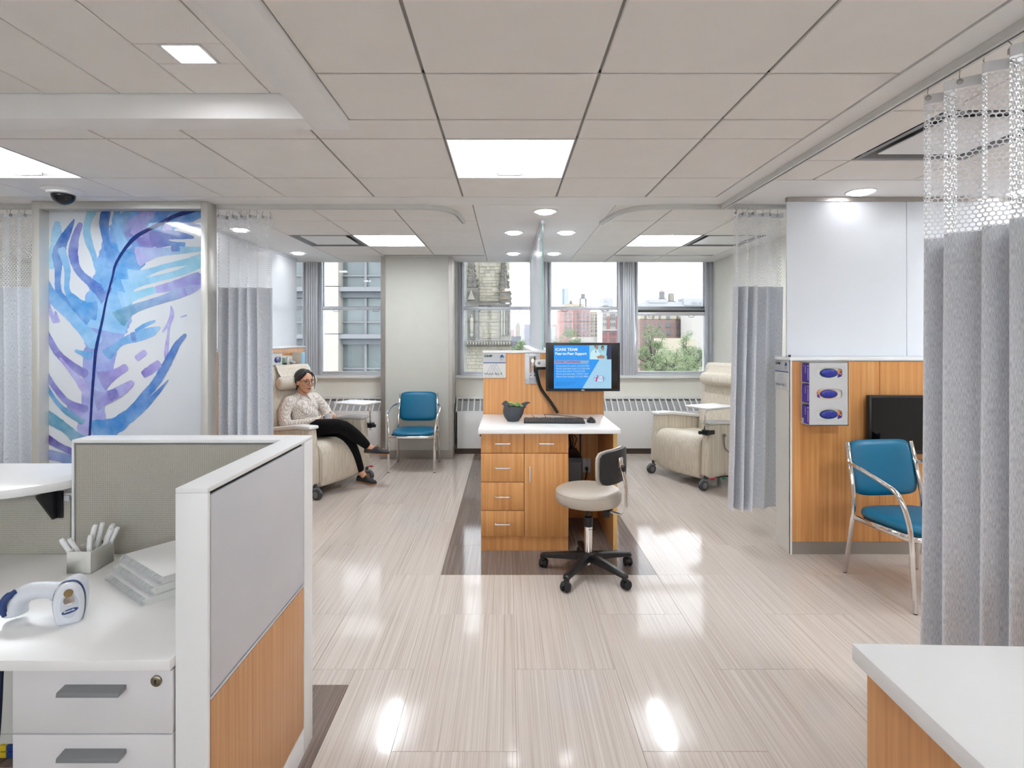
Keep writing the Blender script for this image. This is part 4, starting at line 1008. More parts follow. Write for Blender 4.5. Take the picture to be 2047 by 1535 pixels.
for r in range(6):
    y = KD/2 - 0.018 - r*0.0235
    c = 0
    while c < 15:
        w_ = 6 if (r == 5 and c == 4) else 1
        if not (r == 0 and c in (1, 5, 10)): key(-KW/2 + (c + w_/2 + 0.4)*pt_, y, pt_*w_)
        c += w_
    for c in range(3):
        if not (r == 3 or (r == 4 and c != 1)): key(-KW/2 + (c + 15.5 + 0.5)*pt_, y, pt_)
    for c in range(3 if r == 0 else 4):
        if r > 0 and not (r == 5 and c == 1): key(-KW/2 + (c + 18.6 + 0.0)*pt_ + pt_*0.3, y, pt_)
# mouse
mxp = pxx(1186.5, 3.98)
g = thing('mouse', 'black wired computer mouse on the charting desk', 'mouse', (mxp, 4.09, DH))
rings = []
for k in range(9):
    th = math.pi*(k/8); th = min(max(th, 0.05), math.pi - 0.05)
    rings.append([(0.033*math.sin(th)**0.8*math.cos(R(a)), -0.056*math.cos(th), max(0.0, 0.037*math.sin(th)**0.8*math.sin(R(a)))) for a in range(0, 181, 15)])
MB().loft(rings).build('shell', mt_black, g, smooth='auto')
MB().cyl((-0.003, 0.03, 0.029), (0.003, 0.03, 0.029), 0.008, n=14).build('scroll_wheel', mt_dgrey, g)
MB().box(-0.0004, 0.0004, 0.012, 0.052, 0.02, 0.0362).build('button_seam', mt_dgrey, g)
MB().tube(catmull([(0, 0.052, 0.008), (-0.03, 0.10, 0.012), (-0.09, 0.16, 0.012), (-0.2, 0.20, 0.02), (-0.31, 0.21, 0.026), (-0.34, 0.19, 0.03), (-0.33, 0.17, 0.012), (-0.38, 0.11, 0.006), (-0.41, 0.18, 0.005), (-0.43, 0.35, 0.004)], 6), 0.0022, 6).build('cord', mt_black, g, smooth=True)
# bird planter
bd = 4.14
bx, bz_ = pxx(1026, bd), DH
g = thing('bird_planter', 'dark slate bird-shaped planter on the charting desk', 'planter', (bx, bd, bz_))
k_ = bd/FPX
outline = [(668,1432),(610,1360),(585,1280),(585,1210),(600,1160),(552,1125),(575,1085),(615,1055),(655,1065),(685,1100),(720,1140),(800,1165),(900,1175),(930,1140),(980,1105),(1040,1092),(1082,1105),(1020,1125),(985,1160),(965,1230),(940,1330),(860,1432)]
def bo(x, y): return ((x - 770)/9.028*k_, (1432 - y)/9.028*k_)
# body: lofted horizontal ellipses; head and tail as lofted masses, all one shell
rings = []
for y, xl, xr in ((1432, 668, 862), (1400, 640, 890), (1350, 606, 925), (1290, 586, 950), (1230, 584, 964), (1190, 592, 972), (1165, 600, 975)):
    a, z = bo(xl, y); b_, _ = bo(xr, y); cxx, rx = (a+b_)/2, (b_-a)/2
    rings.append([(cxx + rx*math.cos(R(q)), rx*0.92*math.sin(R(q)), z) for q in range(0, 360, 15)])
z = rings[-1][0][2]
inner = [[((x - 0.0)*0.86, y*0.86, z) for x, y, z in rings[-1]], [(x*0.8, y*0.8, z - 0.025) for x, y, z in rings[-1]]]
body = MB().loft(rings + inner)
hc = bo(622, 1110)
body.ell((hc[0] + 0.004, 0, hc[1] - 0.004), (0.0215, 0.021, 0.023)); body.ell((hc[0] + 0.014, 0, hc[1] - 0.026), (0.026, 0.03, 0.03))
bp_ = bo(550, 1127); body.tube([(hc[0] - 0.008, 0, hc[1] - 0.004), (bp_[0], 0, bp_[1])], [0.011, 0.001], 10)
tp = [bo(945, 1180), bo(960, 1140), bo(1000, 1112), bo(1040, 1100), bo(1082, 1103)]
body.tube([(p[0], 0, p[1]) for p in tp], [0.024, 0.020, 0.013, 0.009, 0.002], 12, sq=0.75)
me = modded('bird', body.mesh('bird'), [('REMESH', dict(mode='VOXEL', voxel_size=0.0028)), ('SMOOTH', dict(factor=0.5, iterations=3))])
link_mesh('body', me, plain('slate', (66, 69, 73), 0.7, var=0.12, scale=40, bump=0.3, bscale=120), g, smooth=True)
so = MB().lathe([(0.05, bo(0, 1178)[1] - 0.006), (0.03, bo(0, 1178)[1] - 0.002), (0.001, bo(0, 1178)[1])], 16, M=T(0.006, 0, 0)).build('soil', plain('soil', (60, 48, 38), 0.9), g)
rnd = random.Random(5)
mt_succ = plain('succulent', (150, 186, 112), 0.5, var=0.3, scale=90)
for k in range(9):
    c = Vector((bo(690 + k*28, 0)[0] + rnd.uniform(-0.004, 0.004), rnd.uniform(-0.02, 0.02), bo(0, 1165 - rnd.uniform(-10, 40))[1]))
    mb = MB()
    for q in range(11):
        a = q*2.4; el_ = R(20 + 6*q); d = Vector((math.cos(a)*math.cos(el_), math.sin(a)*math.cos(el_), math.sin(el_)))
        mb.tube([c, c + d*0.011, c + d*0.019], [0.0025, 0.004, 0.0008], 6)
    mb.build('succulent', mt_succ, g, smooth=True)
# ================================================================== stool
g = thing('rolling_stool', 'round taupe rolling stool with black back rest at the charting desk', 'stool', (0.515, 3.463, 0))
MB().lathe([(0.001, 0.447), (0.17, 0.447), (0.196, 0.455), (0.207, 0.475), (0.207, 0.512), (0.200, 0.530), (0.185, 0.539), (0.12, 0.543), (0.001, 0.544)], 48).build('seat', mt_tan, g, smooth=True)
ring = [(0.2035*math.cos(R(a)), 0.2035*math.sin(R(a)), 0.524) for a in range(0, 360, 8)]
MB().tube(ring, 0.0025, 6, loop=True).build('piping', mt_tan, g, smooth=True)
MB().lathe([(0.001, 0.425), (0.10, 0.425), (0.12, 0.446), (0.001, 0.446)], 24).build('seat_plate', mt_black, g)
MB().cyl((0, 0, 0.36), (0, 0, 0.43), 0.011, n=16).build('gas_rod', mt_black, g, smooth='auto')
MB().lathe([(0.024, 0.295), (0.028, 0.30), (0.0285, 0.345), (0.026, 0.357), (0.012, 0.363)], 20).build('collar', mt_black, g, smooth='auto')
MB().cyl((0, 0, 0.12), (0, 0, 0.297), 0.0255, 0.026, 24).build('cylinder', mt_chrome, g, smooth='auto')
me = text_mesh('Brewer', 0.014, T(-0.002, -0.0266, 0.28) @ FACE_CAM); link_mesh('maker_mark', me, mt_ink, g)
MB().cyl((0, 0, 0.055), (0, 0, 0.12), 0.016, n=16).build('cylinder_foot', mt_chrome, g, smooth='auto')
MB().lathe([(0.03, 0.085), (0.046, 0.09), (0.05, 0.12), (0.04, 0.135), (0.027, 0.138)], 24).build('hub', mt_black, g, smooth='auto')
for a in (20, 92, 164, 236, 308):
    Mx = RZ(R(a))
    prof = lambda x, w_, z0, z1: [Mx @ Vector(p) for p in ((x, -w_, z0), (x, w_, z0), (x, w_, z1 - 0.006), (x, w_*0.6, z1), (x, -w_*0.6, z1), (x, -w_, z1 - 0.006))]
    leg = MB().loft([prof(0.03, 0.030, 0.088, 0.132), prof(0.15, 0.024, 0.082, 0.118), prof(0.28, 0.022, 0.074, 0.098), prof(0.302, 0.02, 0.070, 0.094), prof(0.31, 0.014, 0.072, 0.088)]).build('base_arm', mt_black, g, smooth='auto')
    c = Mx @ Vector((0.294, 0, 0)); Mc = T(c.x, c.y, 0) @ RZ(R(a*2.3 + 50))
    cs = MB()
    for s in (-1, 1): cs.lathe([(0.008, -0.009), (0.026, -0.009), (0.029, -0.004), (0.029, 0.004), (0.024, 0.011), (0.006, 0.012)], 20, M=Mc @ T(0.012, s*0.014, 0.029) @ RX(R(90 if s < 0 else -90)))
    cs.build('wheel', mt_rubber, leg, smooth='auto')
    hd = MB().lathe([(0.001, 0.066), (0.014, 0.066), (0.018, 0.058), (0.012, 0.05), (0.012, 0.03), (0.001, 0.03)], 14, M=Mc)
    hd.prism([(0.012 + 0.031*math.cos(R(q)), 0.029 + 0.031*math.sin(R(q))) for q in range(20, 200, 15)] + [(-0.012, 0.03), (0.012, 0.034)], -0.006, 0.006, 'y', M=Mc)
    hd.build('caster_hood', mt_black, leg, smooth='auto')
# back rest on a chrome bracket
phi = math.atan2(-0.62, 0.78); Mb = RZ(phi)
brk = [(0.10, 0, 0.428), (0.235, 0, 0.418), (0.262, 0, 0.45), (0.262, 0, 0.60), (0.235, 0, 0.70), (0.222, 0, 0.765)]
mb = MB(); rings = []
for i, p in enumerate(bez_corner(brk, 0.05, 6)):
    P_ = bez_corner(brk, 0.05, 6); t = (P_[min(i+1, len(P_)-1)] - P_[max(i-1, 0)]).normalized(); nn = Vector((-t.z, 0, t.x))
    rings.append([Mb @ (p + nn*b_ + Vector((0, a_, 0))) for a_, b_ in ((-0.02, -0.004), (0.02, -0.004), (0.02, 0.004), (-0.02, 0.004))])
bk_ = mb.loft(rings).build('back_bracket', mt_chrome, g, bevel=0.002)
MB().box(0.12, 0.16, -0.03, 0.03, 0.40, 0.43, M=Mb).build('bracket_clamp', mt_black, g, bevel=0.005)
MB().cyl(Mb @ Vector((0.13, 0.0, 0.40)), Mb @ Vector((0.13, 0.0, 0.385)), 0.02, n=12).build('clamp_knob', mt_black, g)
def padded(x, th, w_, h, z, curv, bulge, n=11, m_=7):
    """curved rounded-rectangle shell: front and back sheets"""
    A, B = [], []
    for j in range(m_):
        for i in range(n):
            uu, vv = -1 + 2*i/(n-1), -1 + 2*j/(m_-1)
            # superellipse squeeze of the corners
            k = (abs(uu)**6 + abs(vv)**6)**(1/6) if (uu or vv) else 1; m2 = max(abs(uu), abs(vv)); f = m2/k if k else 1
            yy, zz = uu*f*w_/2, vv*f*h/2
            edge = max(abs(uu), abs(vv))**6
            xx = x - curv*(yy/(w_/2))**2
            A.append((xx + th*0.5*(1 - 0.55*edge) + bulge*(1-edge)*0.0, yy, z + zz)); B.append((xx - th*0.5*(1 - 0.55*edge) - bulge*(1-edge), yy, z + zz))
    mb = MB(); fs = []
    for j in range(m_-1):
        for i in range(n-1):
            a = j*n+i; fs.append((a, a+1, a+n+1, a+n)); b = a + n*m_; fs.append((b+n, b+n+1, b+1, b))
    bd_ = [i for i in range(n)] + [j*n+n-1 for j in range(1, m_)] + [(m_-1)*n+i for i in range(n-2, -1, -1)] + [j*n for j in range(m_-2, 0, -1)]
    for q in range(len(bd_)):
        a, b = bd_[q], bd_[(q+1) % len(bd_)]; fs.append((b, a, a + n*m_, b + n*m_))
    return mb.add(A + B, fs)
MB_ = padded(0.212, 0.022, 0.33, 0.20, 0.71, 0.035, 0.0); MB_.xf(Mb).build('back_shell', mt_gloss2, g, smooth='auto') if 'mt_gloss2' in globals() else MB_.xf(Mb).build('back_shell', plain('black_shell', (26, 27, 30), 0.3), g, smooth='auto')
padded(0.186, 0.03, 0.338, 0.208, 0.71, 0.035, 0.01).xf(Mb).build('back_pad', mt_tan, g, smooth='auto')
MB().lathe([(0.001, 0.022), (0.02, 0.02), (0.022, 0.008), (0.012, 0.0), (0.001, 0.0)][::-1], 10, M=Mb @ T(0.232, 0, 0.70) @ RY(R(90))).build('back_knob', mt_black, g, bevel=0.002)
MB().box(0.223, 0.228, -0.028, -0.022, 0.67, 0.76, M=Mb).box(0.223, 0.228, 0.022, 0.028, 0.67, 0.76, M=Mb).build('slide_plate', mt_chrome, g)

# ================================================================== teal side chairs
def make_chair(lab, loc, rz):
    g = thing('side_chair', lab, 'chair', loc, rz, group='teal side chairs')
    for s in (-1, 1):
        MB().tube(bez_corner([(s*0.248, 0.265, 0.006), (s*0.238, 0.20, 0.43), (s*0.232, 0.215, 0.56), (s*0.222, 0.275, 0.825)], 0.12, 6), 0.0145, 12, sq=0.8).build('rear_leg', mt_chrome, g, smooth=True)
        MB().tube(bez_corner([(s*0.252, -0.262, 0.006), (s*0.254, -0.235, 0.47), (s*0.285, -0.19, 0.635), (s*0.288, -0.06, 0.672), (s*0.275, 0.10, 0.70), (s*0.234, 0.235, 0.705)], 0.12, 7), 0.0145, 12, sq=0.8).build('front_leg_and_arm', mt_chrome, g, smooth=True)
        MB().cyl((s*0.252, -0.262, 0), (s*0.252, -0.262, 0.010), 0.011, n=14).build('glide', mt_black, g)
        MB().cyl((s*0.248, 0.265, 0), (s*0.248, 0.265, 0.010), 0.011, n=14).build('glide', mt_black, g)
        MB().tube([(s*0.246, -0.235, 0.392), (s*0.236, 0.20, 0.372)], 0.012, 10, sq=1.5).build('seat_rail', mt_chrome, g, smooth=True)
    MB().tube(bez_corner([(-0.246, -0.232, 0.392), (-0.18, -0.262, 0.388), (0.18, -0.262, 0.388), (0.246, -0.232, 0.392)], 0.05, 5), 0.011, 10, sq=1.4).build('front_rail', mt_chrome, g, smooth=True)
    # seat cushion: rounded slab, dished a little
    rings = []
    n = 28
    def outline(k, z, cy=0):
        out = []
        for i in range(n):
            a = 2*math.pi*i/n; c, s_ = math.cos(a), math.sin(a); e = (abs(c)**4 + abs(s_)**4)**(-0.25)
            x, y = 0.236*k*e*c, 0.246*k*e*s_ - 0.012
            zz = z + 0.015*(1 - ((y+0.25)/0.5)) if True else z
            out.append((x, y, zz - 0.02*max(0, (-y - 0.15))/0.1*0.6))
        return out
    rings = [outline(0.90, 0.385), outline(0.97, 0.39), outline(1.0, 0.405), outline(1.0, 0.418), outline(0.97, 0.43), outline(0.85, 0.437), outline(0.4, 0.433), outline(0.02, 0.432)]
    MB().loft(rings).build('seat', mt_teal, g, smooth=True)
    MB().box(-0.2, 0.2, -0.19, 0.17, 0.368, 0.386).build('seat_pan', mt_black, g, bevel=0.004)
    pad = padded(0.0, 0.032, 0.452, 0.345, 0.0, -0.02, 0.006, 15, 11)
    Mx = T(0, 0.238, 0.672) @ RX(R(-11.5)) @ RZ(R(90)); pad.xf(Mx).build('backrest', mt_teal, g, smooth=True)
    return g
make_chair('teal side chair with chrome frame standing in front of the column', (-1.06, 6.275, 0), R(0.5))
make_chair('teal side chair with chrome arms in the near right bay', (2.425, 3.235, 0), R(6.5))

# ================================================================== recliners
def make_recliner(lab, O, ang):
    g = thing('recliner', lab, 'recliner', (O[0], O[1], 0), ang, group='striped treatment recliners')
    # seat with waterfall front
    prof = [(-0.58, 0.33), (-0.58, 0.46), (-0.35, 0.475), (-0.14, 0.50), (-0.055, 0.495), (0.0, 0.46), (0.028, 0.40), (0.036, 0.30), (0.028, 0.18), (0.012, 0.105), (-0.03, 0.10), (-0.04, 0.20), (-0.05, 0.33)]
    P_ = [(p.x, p.y) for p in catmull([(a, b, 0) for a, b in prof], 3)]
    mb = MB(); rings = []
    for y, k in ((-0.312, 0.012), (-0.306, 0.003), (-0.29, 0.0), (0.0, -0.006), (0.29, 0.0), (0.306, 0.003), (0.312, 0.012)):
        cx_, cz_ = -0.2, 0.3
        rings.append([(x - (0.5 if x > cx_ else -0.5)*k*2, y, z - (1 if z > cz_ else -1)*k) for x, z in P_])
    mb.loft(rings).build('seat', mt_recl, g, smooth='auto')
    MB().box(-0.60, -0.02, -0.30, 0.30, 0.15, 0.34).build('undercarriage', mt_dgrey, g)
    # back
    spine = [(-0.545, 0.40, 0.16), (-0.575, 0.60, 0.15), (-0.60, 0.80, 0.15), (-0.635, 1.0, 0.14), (-0.665, 1.13, 0.12), (-0.685, 1.185, 0.09), (-0.70, 1.205, 0.03)]
    rings = []
    for x, z, th in spine:
        hw = 0.305 - (0.012 if z > 1.15 else 0) - (0.02 if z > 1.2 else 0); ring = []
        for i in range(28):
            a = 2*math.pi*i/28; c, s_ = math.cos(a), math.sin(a); e = (abs(c)**5 + abs(s_)**5)**(-0.2)
            ring.append((x - th/2 + th/2*e*c, hw*e*s_, z + 0.0))
        rings.append(ring)
    MB().loft(rings).build('backrest', mt_recl, g, smooth=True)
    # pillow with strap over the top
    pr = [(-0.245, 0.030), (-0.24, 0.05), (-0.22, 0.062), (0, 0.066), (0.22, 0.062), (0.24, 0.05), (0.245, 0.030)]
    mb = MB(); mb.loft([[(-0.592 + 0.80*r*math.cos(R(a)) , y, 1.035 + r*1.05*math.sin(R(a))) for a in range(0, 360, 18)] for y, r in pr])
    pil = mb.build('head_pillow', mt_recl, g, smooth=True)
    MB().loft([[(-0.598 + dx, y, z) for y in (-0.20, 0.20)] for dx, z in ((0.01, 1.09), (-0.035, 1.13), (-0.058, 1.18), (-0.082, 1.212), (-0.15, 1.21), (-0.20, 1.1))], closed=False).build('pillow_strap', mt_recl, pil, smooth=True)
    # arms
    for s in (-1, 1):
        a0, a1 = (0.318, 0.415) if s > 0 else (-0.415, -0.318)
        poly = [(-0.66, 0.12), (-0.02, 0.115), (0.008, 0.14), (0.0, 0.40), (-0.03, 0.638), (-0.15, 0.642), (-0.40, 0.615), (-0.66, 0.575)]
        MB().prism(poly, a0, a1, 'y').build('arm_panel', mt_recl, g, bevel=0.014, seg=3)
        capp = [(-0.66, 0.578), (-0.42, 0.610), (-0.2, 0.640), (-0.02, 0.642), (-0.012, 0.655), (-0.022, 0.672), (-0.2, 0.672), (-0.42, 0.642), (-0.66, 0.608)]
        MB().prism(capp, a0 - 0.012, a1 + 0.012, 'y').build('arm_cap', mt_white, g, bevel=0.006)
        for x in (0.0, -0.60):
            y = s*0.375
            leg = MB().cyl((x, y, 0.09), (x, y, 0.14), 0.016, n=12).build('caster_stem', mt_dgrey, g)
            w2 = MB()
            for q in (-1, 1): w2.lathe([(0.012, -0.011), (0.044, -0.011), (0.050, -0.005), (0.050, 0.005), (0.044, 0.011), (0.012, 0.011)], 24, M=T(x + 0.028, y + q*0.014, 0.05) @ RX(R(90)))
            w2.build('caster_wheel', mt_dgrey, leg, smooth='auto')
            w3 = MB()
            for q in (-1, 1): w3.lathe([(0.001, -0.0125), (0.03, -0.0125), (0.03, 0.0125), (0.001, 0.0125)], 20, M=T(x + 0.028, y + q*0.014, 0.05) @ RX(R(90)))
            w3.build('wheel_disc', mt_grey, leg)
            MB().prism([(x + 0.028 + 0.053*math.cos(R(q)), 0.05 + 0.053*math.sin(R(q))) for q in range(10, 181, 17)] + [(x - 0.016, 0.05), (x + 0.02, 0.085)], y - 0.004, y + 0.004, 'y').box(x - 0.018, x + 0.03, y - 0.028, y + 0.028, 0.092, 0.105).build('caster_fork', mt_grey, leg, smooth='auto')
    # folding tray on the left arm
    tr = MB().prism(rrect(-0.30, 0.10, 0.20, 0.50, 0.03), 0.80, 0.817, 'z').build('tray', mt_white, g, bevel=0.004)
    MB().tube(bez_corner([(-0.20, 0.40, 0.785), (0.02, 0.40, 0.785), (0.035, 0.385, 0.52)], 0.05, 6), 0.009, 12).build('tray_post', mt_chrome, g, smooth=True)
    MB().box(0.005, 0.05, 0.372, 0.44, 0.545, 0.595).box(-0.06, 0.01, 0.416, 0.44, 0.55, 0.59).build('tray_clamp', mt_black, g, bevel=0.004)
    MB().cyl((0.05, 0.39, 0.57), (0.078, 0.39, 0.57), 0.008, n=10).lathe([(0.002, -0.008), (0.017, -0.008), (0.019, 0.0), (0.017, 0.01), (0.002, 0.012)], 8, M=T(0.085, 0.39, 0.57) @ RY(R(90))).build('clamp_knob', mt_black, g)
    # brake bar, pedals, lever
    MB().box(-0.32, -0.20, -0.05, 0.02, 0.055, 0.068).build('foot_pedal', mt_black, g, bevel=0.004)
    MB().box(-0.25, -0.22, -0.02, 0.0, 0.06, 0.16).build('pedal_arm', mt_black, g)
    MB().tube([(0.0, 0.40, 0.125), (-0.3, 0.425, 0.115), (-0.6, 0.40, 0.125)], 0.006, 8).build('brake_rod', mt_black, g)
    MB().ell((-0.01, 0.455, 0.125), (0.03, 0.018, 0.010)).build('brake_pedal', mt_red, g, smooth=True); MB().ell((-0.16, 0.455, 0.115), (0.03, 0.018, 0.010)).build('release_pedal', mt_green, g, smooth=True)
    MB().tube(catmull([(-0.20, 0.424, 0.515), (-0.20, 0.43, 0.42), (-0.24, 0.432, 0.37), (-0.33, 0.43, 0.32)], 4), 0.006, 8).build('recline_lever', mt_grey, g, smooth=True)
    MB().ell((-0.20, 0.43, 0.525), (0.019, 0.014, 0.016)).build('lever_knob', mt_grey, g, smooth=True)
    return g
RA = math.atan2(-0.407, 0.9135); RO = (-1.624, 5.375)
make_recliner('striped beige recliner that the woman sits in', RO, RA)
make_recliner('empty striped beige recliner by the right bay window', (1.775, 5.675), math.atan2(-0.44, -0.90))

# ================================================================== seated woman
MW = T(RO[0], RO[1], 0) @ RZ(RA)
pz = thing('person', 'seated woman in dotted white shirt and black trousers with crossed legs, holding a mug', 'person', (RO[0] + 0.1, RO[1], 0), 0)
FR[pz] = MW
def limb(mb, pts, rs, n=14):
    P_ = catmull([(*p, 0)[:3] for p in pts], 4); rr = []
    for i in range(len(P_)):
        t = i/4; k = min(int(t), len(rs)-2); rr.append(rs[k] + (rs[k+1]-rs[k])*(t-k))
    mb.tube(P_, rr, n)
    mb.ell(P_[0], (rr[0],)*3, 12, 8); mb.ell(P_[-1], (rr[-1],)*3, 12, 8)
def skinned(name, mb, vox, m_, parent=pz, sm=4, F=None):
    me = modded(name, mb.mesh(name), [('REMESH', dict(mode='VOXEL', voxel_size=vox)), ('SMOOTH', dict(factor=0.5, iterations=sm))])
    return link_mesh(name, me, m_, parent, F, smooth=True)
# joints in the recliner's frame (x forward, y to her left)
HR, HL = (-0.43, -0.085, 0.575), (-0.43, 0.085, 0.565)
KR, KL = (0.025, -0.055, 0.625), (-0.015, 0.06, 0.505)
AR, AL = (0.155, 0.185, 0.405), (0.015, 0.255, 0.125)
SR, SL = (-0.535, -0.165, 0.845), (-0.515, 0.165, 0.85)
ER, EL = (-0.50, -0.235, 0.625), (-0.40, 0.25, 0.655)
WR, WL = (-0.275, -0.11, 0.665), (-0.225, 0.10, 0.695)
NK, HC = (-0.535, 0, 0.885), Vector((-0.497, 0.0, 1.045))
tilt = RZ(R(-8)) @ RY(R(4))
Hd = T(*HC) @ tilt                               # head frame: x forward, z up
def hp(x, y, z): return Hd @ Vector((x, y, z))
body = MB()
limb(body, [(-0.44, 0, 0.57), (-0.49, 0, 0.68), (-0.535, 0, 0.80)], [0.10, 0.09, 0.10]); limb(body, [SR, (-0.535, 0, 0.85), SL], [0.05, 0.06, 0.05])
for a, b, c in ((SR, ER, WR), (SL, EL, WL)): limb(body, [a, b, c], [0.042, 0.034, 0.023])
LEGR = [HR, (-0.20, -0.085, 0.605), KR, (0.10, 0.065, 0.525), AR]; LEGL = [HL, (-0.22, 0.08, 0.545), KL, (0.01, 0.155, 0.33), AL]
for q in (LEGR, LEGL): limb(body, q, [0.06, 0.055, 0.042, 0.04, 0.032])
# neck and head
body.tube([NK, (-0.525, 0, 0.93), hp(-0.025, 0, -0.06)], [0.054, 0.047, 0.048], 16)
def he(x, y, z, rx, ry, rz): body.ell(hp(x, y, z), (rx, ry, rz), 20, 14, M=tilt.to_3x3().to_4x4())
he(-0.012, 0, 0.028, 0.096, 0.078, 0.092)        # cranium
he(0.022, 0, -0.025, 0.068, 0.066, 0.080)        # face
he(0.040, 0, -0.078, 0.042, 0.046, 0.034)        # jaw
he(0.062, 0, -0.094, 0.022, 0.026, 0.020)        # chin
for s in (-1, 1):
    he(0.058, s*0.036, -0.025, 0.026, 0.024, 0.024); he(0.068, s*0.033, 0.026, 0.02, 0.028, 0.012); he(-0.002, s*0.076, -0.012, 0.018, 0.007, 0.029); he(0.094, s*0.010, -0.030, 0.010, 0.009, 0.008)
body.tube([hp(0.083, 0, 0.016), hp(0.094, 0, -0.006), hp(0.108, 0, -0.027), hp(0.096, 0, -0.037)], [0.009, 0.010, 0.0115, 0.008], 10)
he(0.078, 0, -0.060, 0.020, 0.026, 0.016)
# hands around the mug
CUP = Vector((-0.178, 0.0, 0.682))
def hand(wr, palm, tips, thumb):
    limb(body, [wr, tuple((Vector(wr)+Vector(palm))/2), palm], [0.021, 0.026, 0.028])
    for q in tips: limb(body, q, [0.0105, 0.0098, 0.009, 0.0078])
    limb(body, thumb, [0.0125, 0.0115, 0.0095])
hand(WR, (-0.215, -0.066, 0.660), [[(-0.20, -0.060, 0.668 - 0.014*k), (-0.170 + 0.003*k, -0.053, 0.672 - 0.015*k), (-0.140 + 0.003*k, -0.044, 0.676 - 0.017*k), (-0.122, -0.020 - 0.002*k, 0.676 - 0.017*k)] for k in range(4)], [(-0.226, -0.055, 0.682), (-0.218, -0.040, 0.708), (-0.208, -0.046, 0.728)])
hand(WL, (-0.170, 0.068, 0.690), [[(-0.160, 0.066, 0.700 - 0.016*k), (-0.137, 0.058, 0.702 - 0.017*k), (-0.122, 0.040, 0.702 - 0.018*k), (-0.116, 0.016, 0.700 - 0.018*k)] for k in range(4)], [(-0.182, 0.058, 0.705), (-0.188, 0.048, 0.727), (-0.193, 0.044, 0.742)])
# feet inside the shoes
limb(body, [AR, (0.21, 0.225, 0.362), (0.29, 0.27, 0.352)], [0.034, 0.030, 0.02]); limb(body, [AL, (0.07, 0.262, 0.055), (0.14, 0.268, 0.035)], [0.034, 0.030, 0.02])
skinned('body', body, 0.0055, mt_skin, sm=2)
# shirt
m, nt, ln, b = new_mat('dotted_cloth'); tc = N(nt, 'ShaderNodeTexCoord'); vo = N(nt, 'ShaderNodeTexVoronoi'); vo.inputs['Scale'].default_value = 78; vo.inputs['Randomness'].default_value = 0.1
mp = N(nt, 'ShaderNodeMapping'); mp.inputs['Rotation'].default_value = (0.5, 0.35, 0.6); ln.new(tc.outputs['Object'], mp.inputs[0]); ln.new(mp.outputs[0], vo.inputs['Vector'])
rp = N(nt, 'ShaderNodeValToRGB'); rp.color_ramp.interpolation = 'CONSTANT'; e = rp.color_ramp.elements; e[0].color = rgb(88, 74, 74); e[1].position = 0.32; e[1].color = rgb(236, 228, 219)
ln.new(vo.outputs['Distance'], rp.inputs[0]); ln.new(rp.outputs[0], b.inputs['Base Color']); b.inputs['Roughness'].default_value = 0.8; b.inputs['Specular IOR Level'].default_value = 0.2
mt_shirt = m
sh = MB()
Mt = RY(R(-12))
sh.ell((-0.455, 0, 0.60), (0.125, 0.155, 0.10), 24, 14); sh.ell((-0.49, 0, 0.70), (0.118, 0.150, 0.13), 24, 14, M=Mt); sh.ell((-0.52, 0, 0.79), (0.112, 0.165, 0.105), 24, 14, M=Mt)
for s in (-1, 1): sh.ell((-0.445, s*0.065, 0.775), (0.055, 0.06, 0.055), 16, 10)
limb(sh, [SR, (-0.545, 0, 0.865), SL], [0.058, 0.062, 0.058])
limb(sh, [SR, (-0.535, -0.225, 0.74), ER], [0.064, 0.061, 0.058]); limb(sh, [ER, (-0.40, -0.19, 0.635), WR], [0.056, 0.050, 0.037])
limb(sh, [SL, (-0.46, 0.235, 0.75), EL], [0.064, 0.058, 0.052]); limb(sh, [EL, (-0.31, 0.18, 0.67), WL], [0.050, 0.045, 0.036])
sh.tube([(-0.54, 0, 0.86), (-0.535, 0, 0.90)], [0.085, 0.062], 20)
# creases
for k, (a, b_) in enumerate((((-0.40, -0.13, 0.66), (-0.44, -0.02, 0.60)), ((-0.38, 0.12, 0.68), (-0.37, 0.0, 0.63)), ((-0.47, -0.28, 0.68), (-0.52, -0.27, 0.66)), ((-0.45, -0.265, 0.63), (-0.40, -0.22, 0.655)), ((-0.40, -0.10, 0.75), (-0.39, -0.02, 0.70)))): limb(sh, [a, tuple((Vector(a)+Vector(b_))/2), b_], [0.012, 0.016, 0.010])
skinned('shirt', sh, 0.008, mt_shirt, sm=4)
# collar, buttons, cuffs
col = MB(); rg0, rg1, rg2 = [], [], []
for k in range(21):
    a = R(-160 + 16*k); c, s_ = math.cos(a), math.sin(a)
    front = max(0, c)
    rg0.append((-0.527 + 0.060*c, 0.058*s_, 0.925 - 0.030*front)); rg1.append((-0.523 + 0.066*c, 0.064*s_, 0.932 - 0.032*front)); rg2.append((-0.521 + 0.088*c + 0.012*front, 0.086*s_, 0.895 - 0.048*front - (0.014 if k in (9, 11) else 0)))
for s in (0, 1):
    sl = slice(0, 11) if s == 0 else slice(10, 21)
    A, B, C = rg0[sl], rg1[sl], rg2[sl]
    if s == 0: C = C[:-1] + [(C[-1][0], -0.012, C[-1][2] + 0.012)]; A = A[:-1] + [(A[-1][0], -0.004, A[-1][2])]; B = B[:-1] + [(B[-1][0], -0.005, B[-1][2])]
    else: C = [(C[0][0], 0.012, C[0][2] + 0.012)] + C[1:]; A = [(A[0][0], 0.004, A[0][2])] + A[1:]; B = [(B[0][0], 0.005, B[0][2])] + B[1:]
    col.loft([A, B, C], closed=False)
me = modded('collar', col.mesh('collar'), [('SOLIDIFY', dict(thickness=0.004)), ('SUBSURF', dict(levels=1))]); link_mesh('collar', me, mt_shirt, pz, smooth=True)
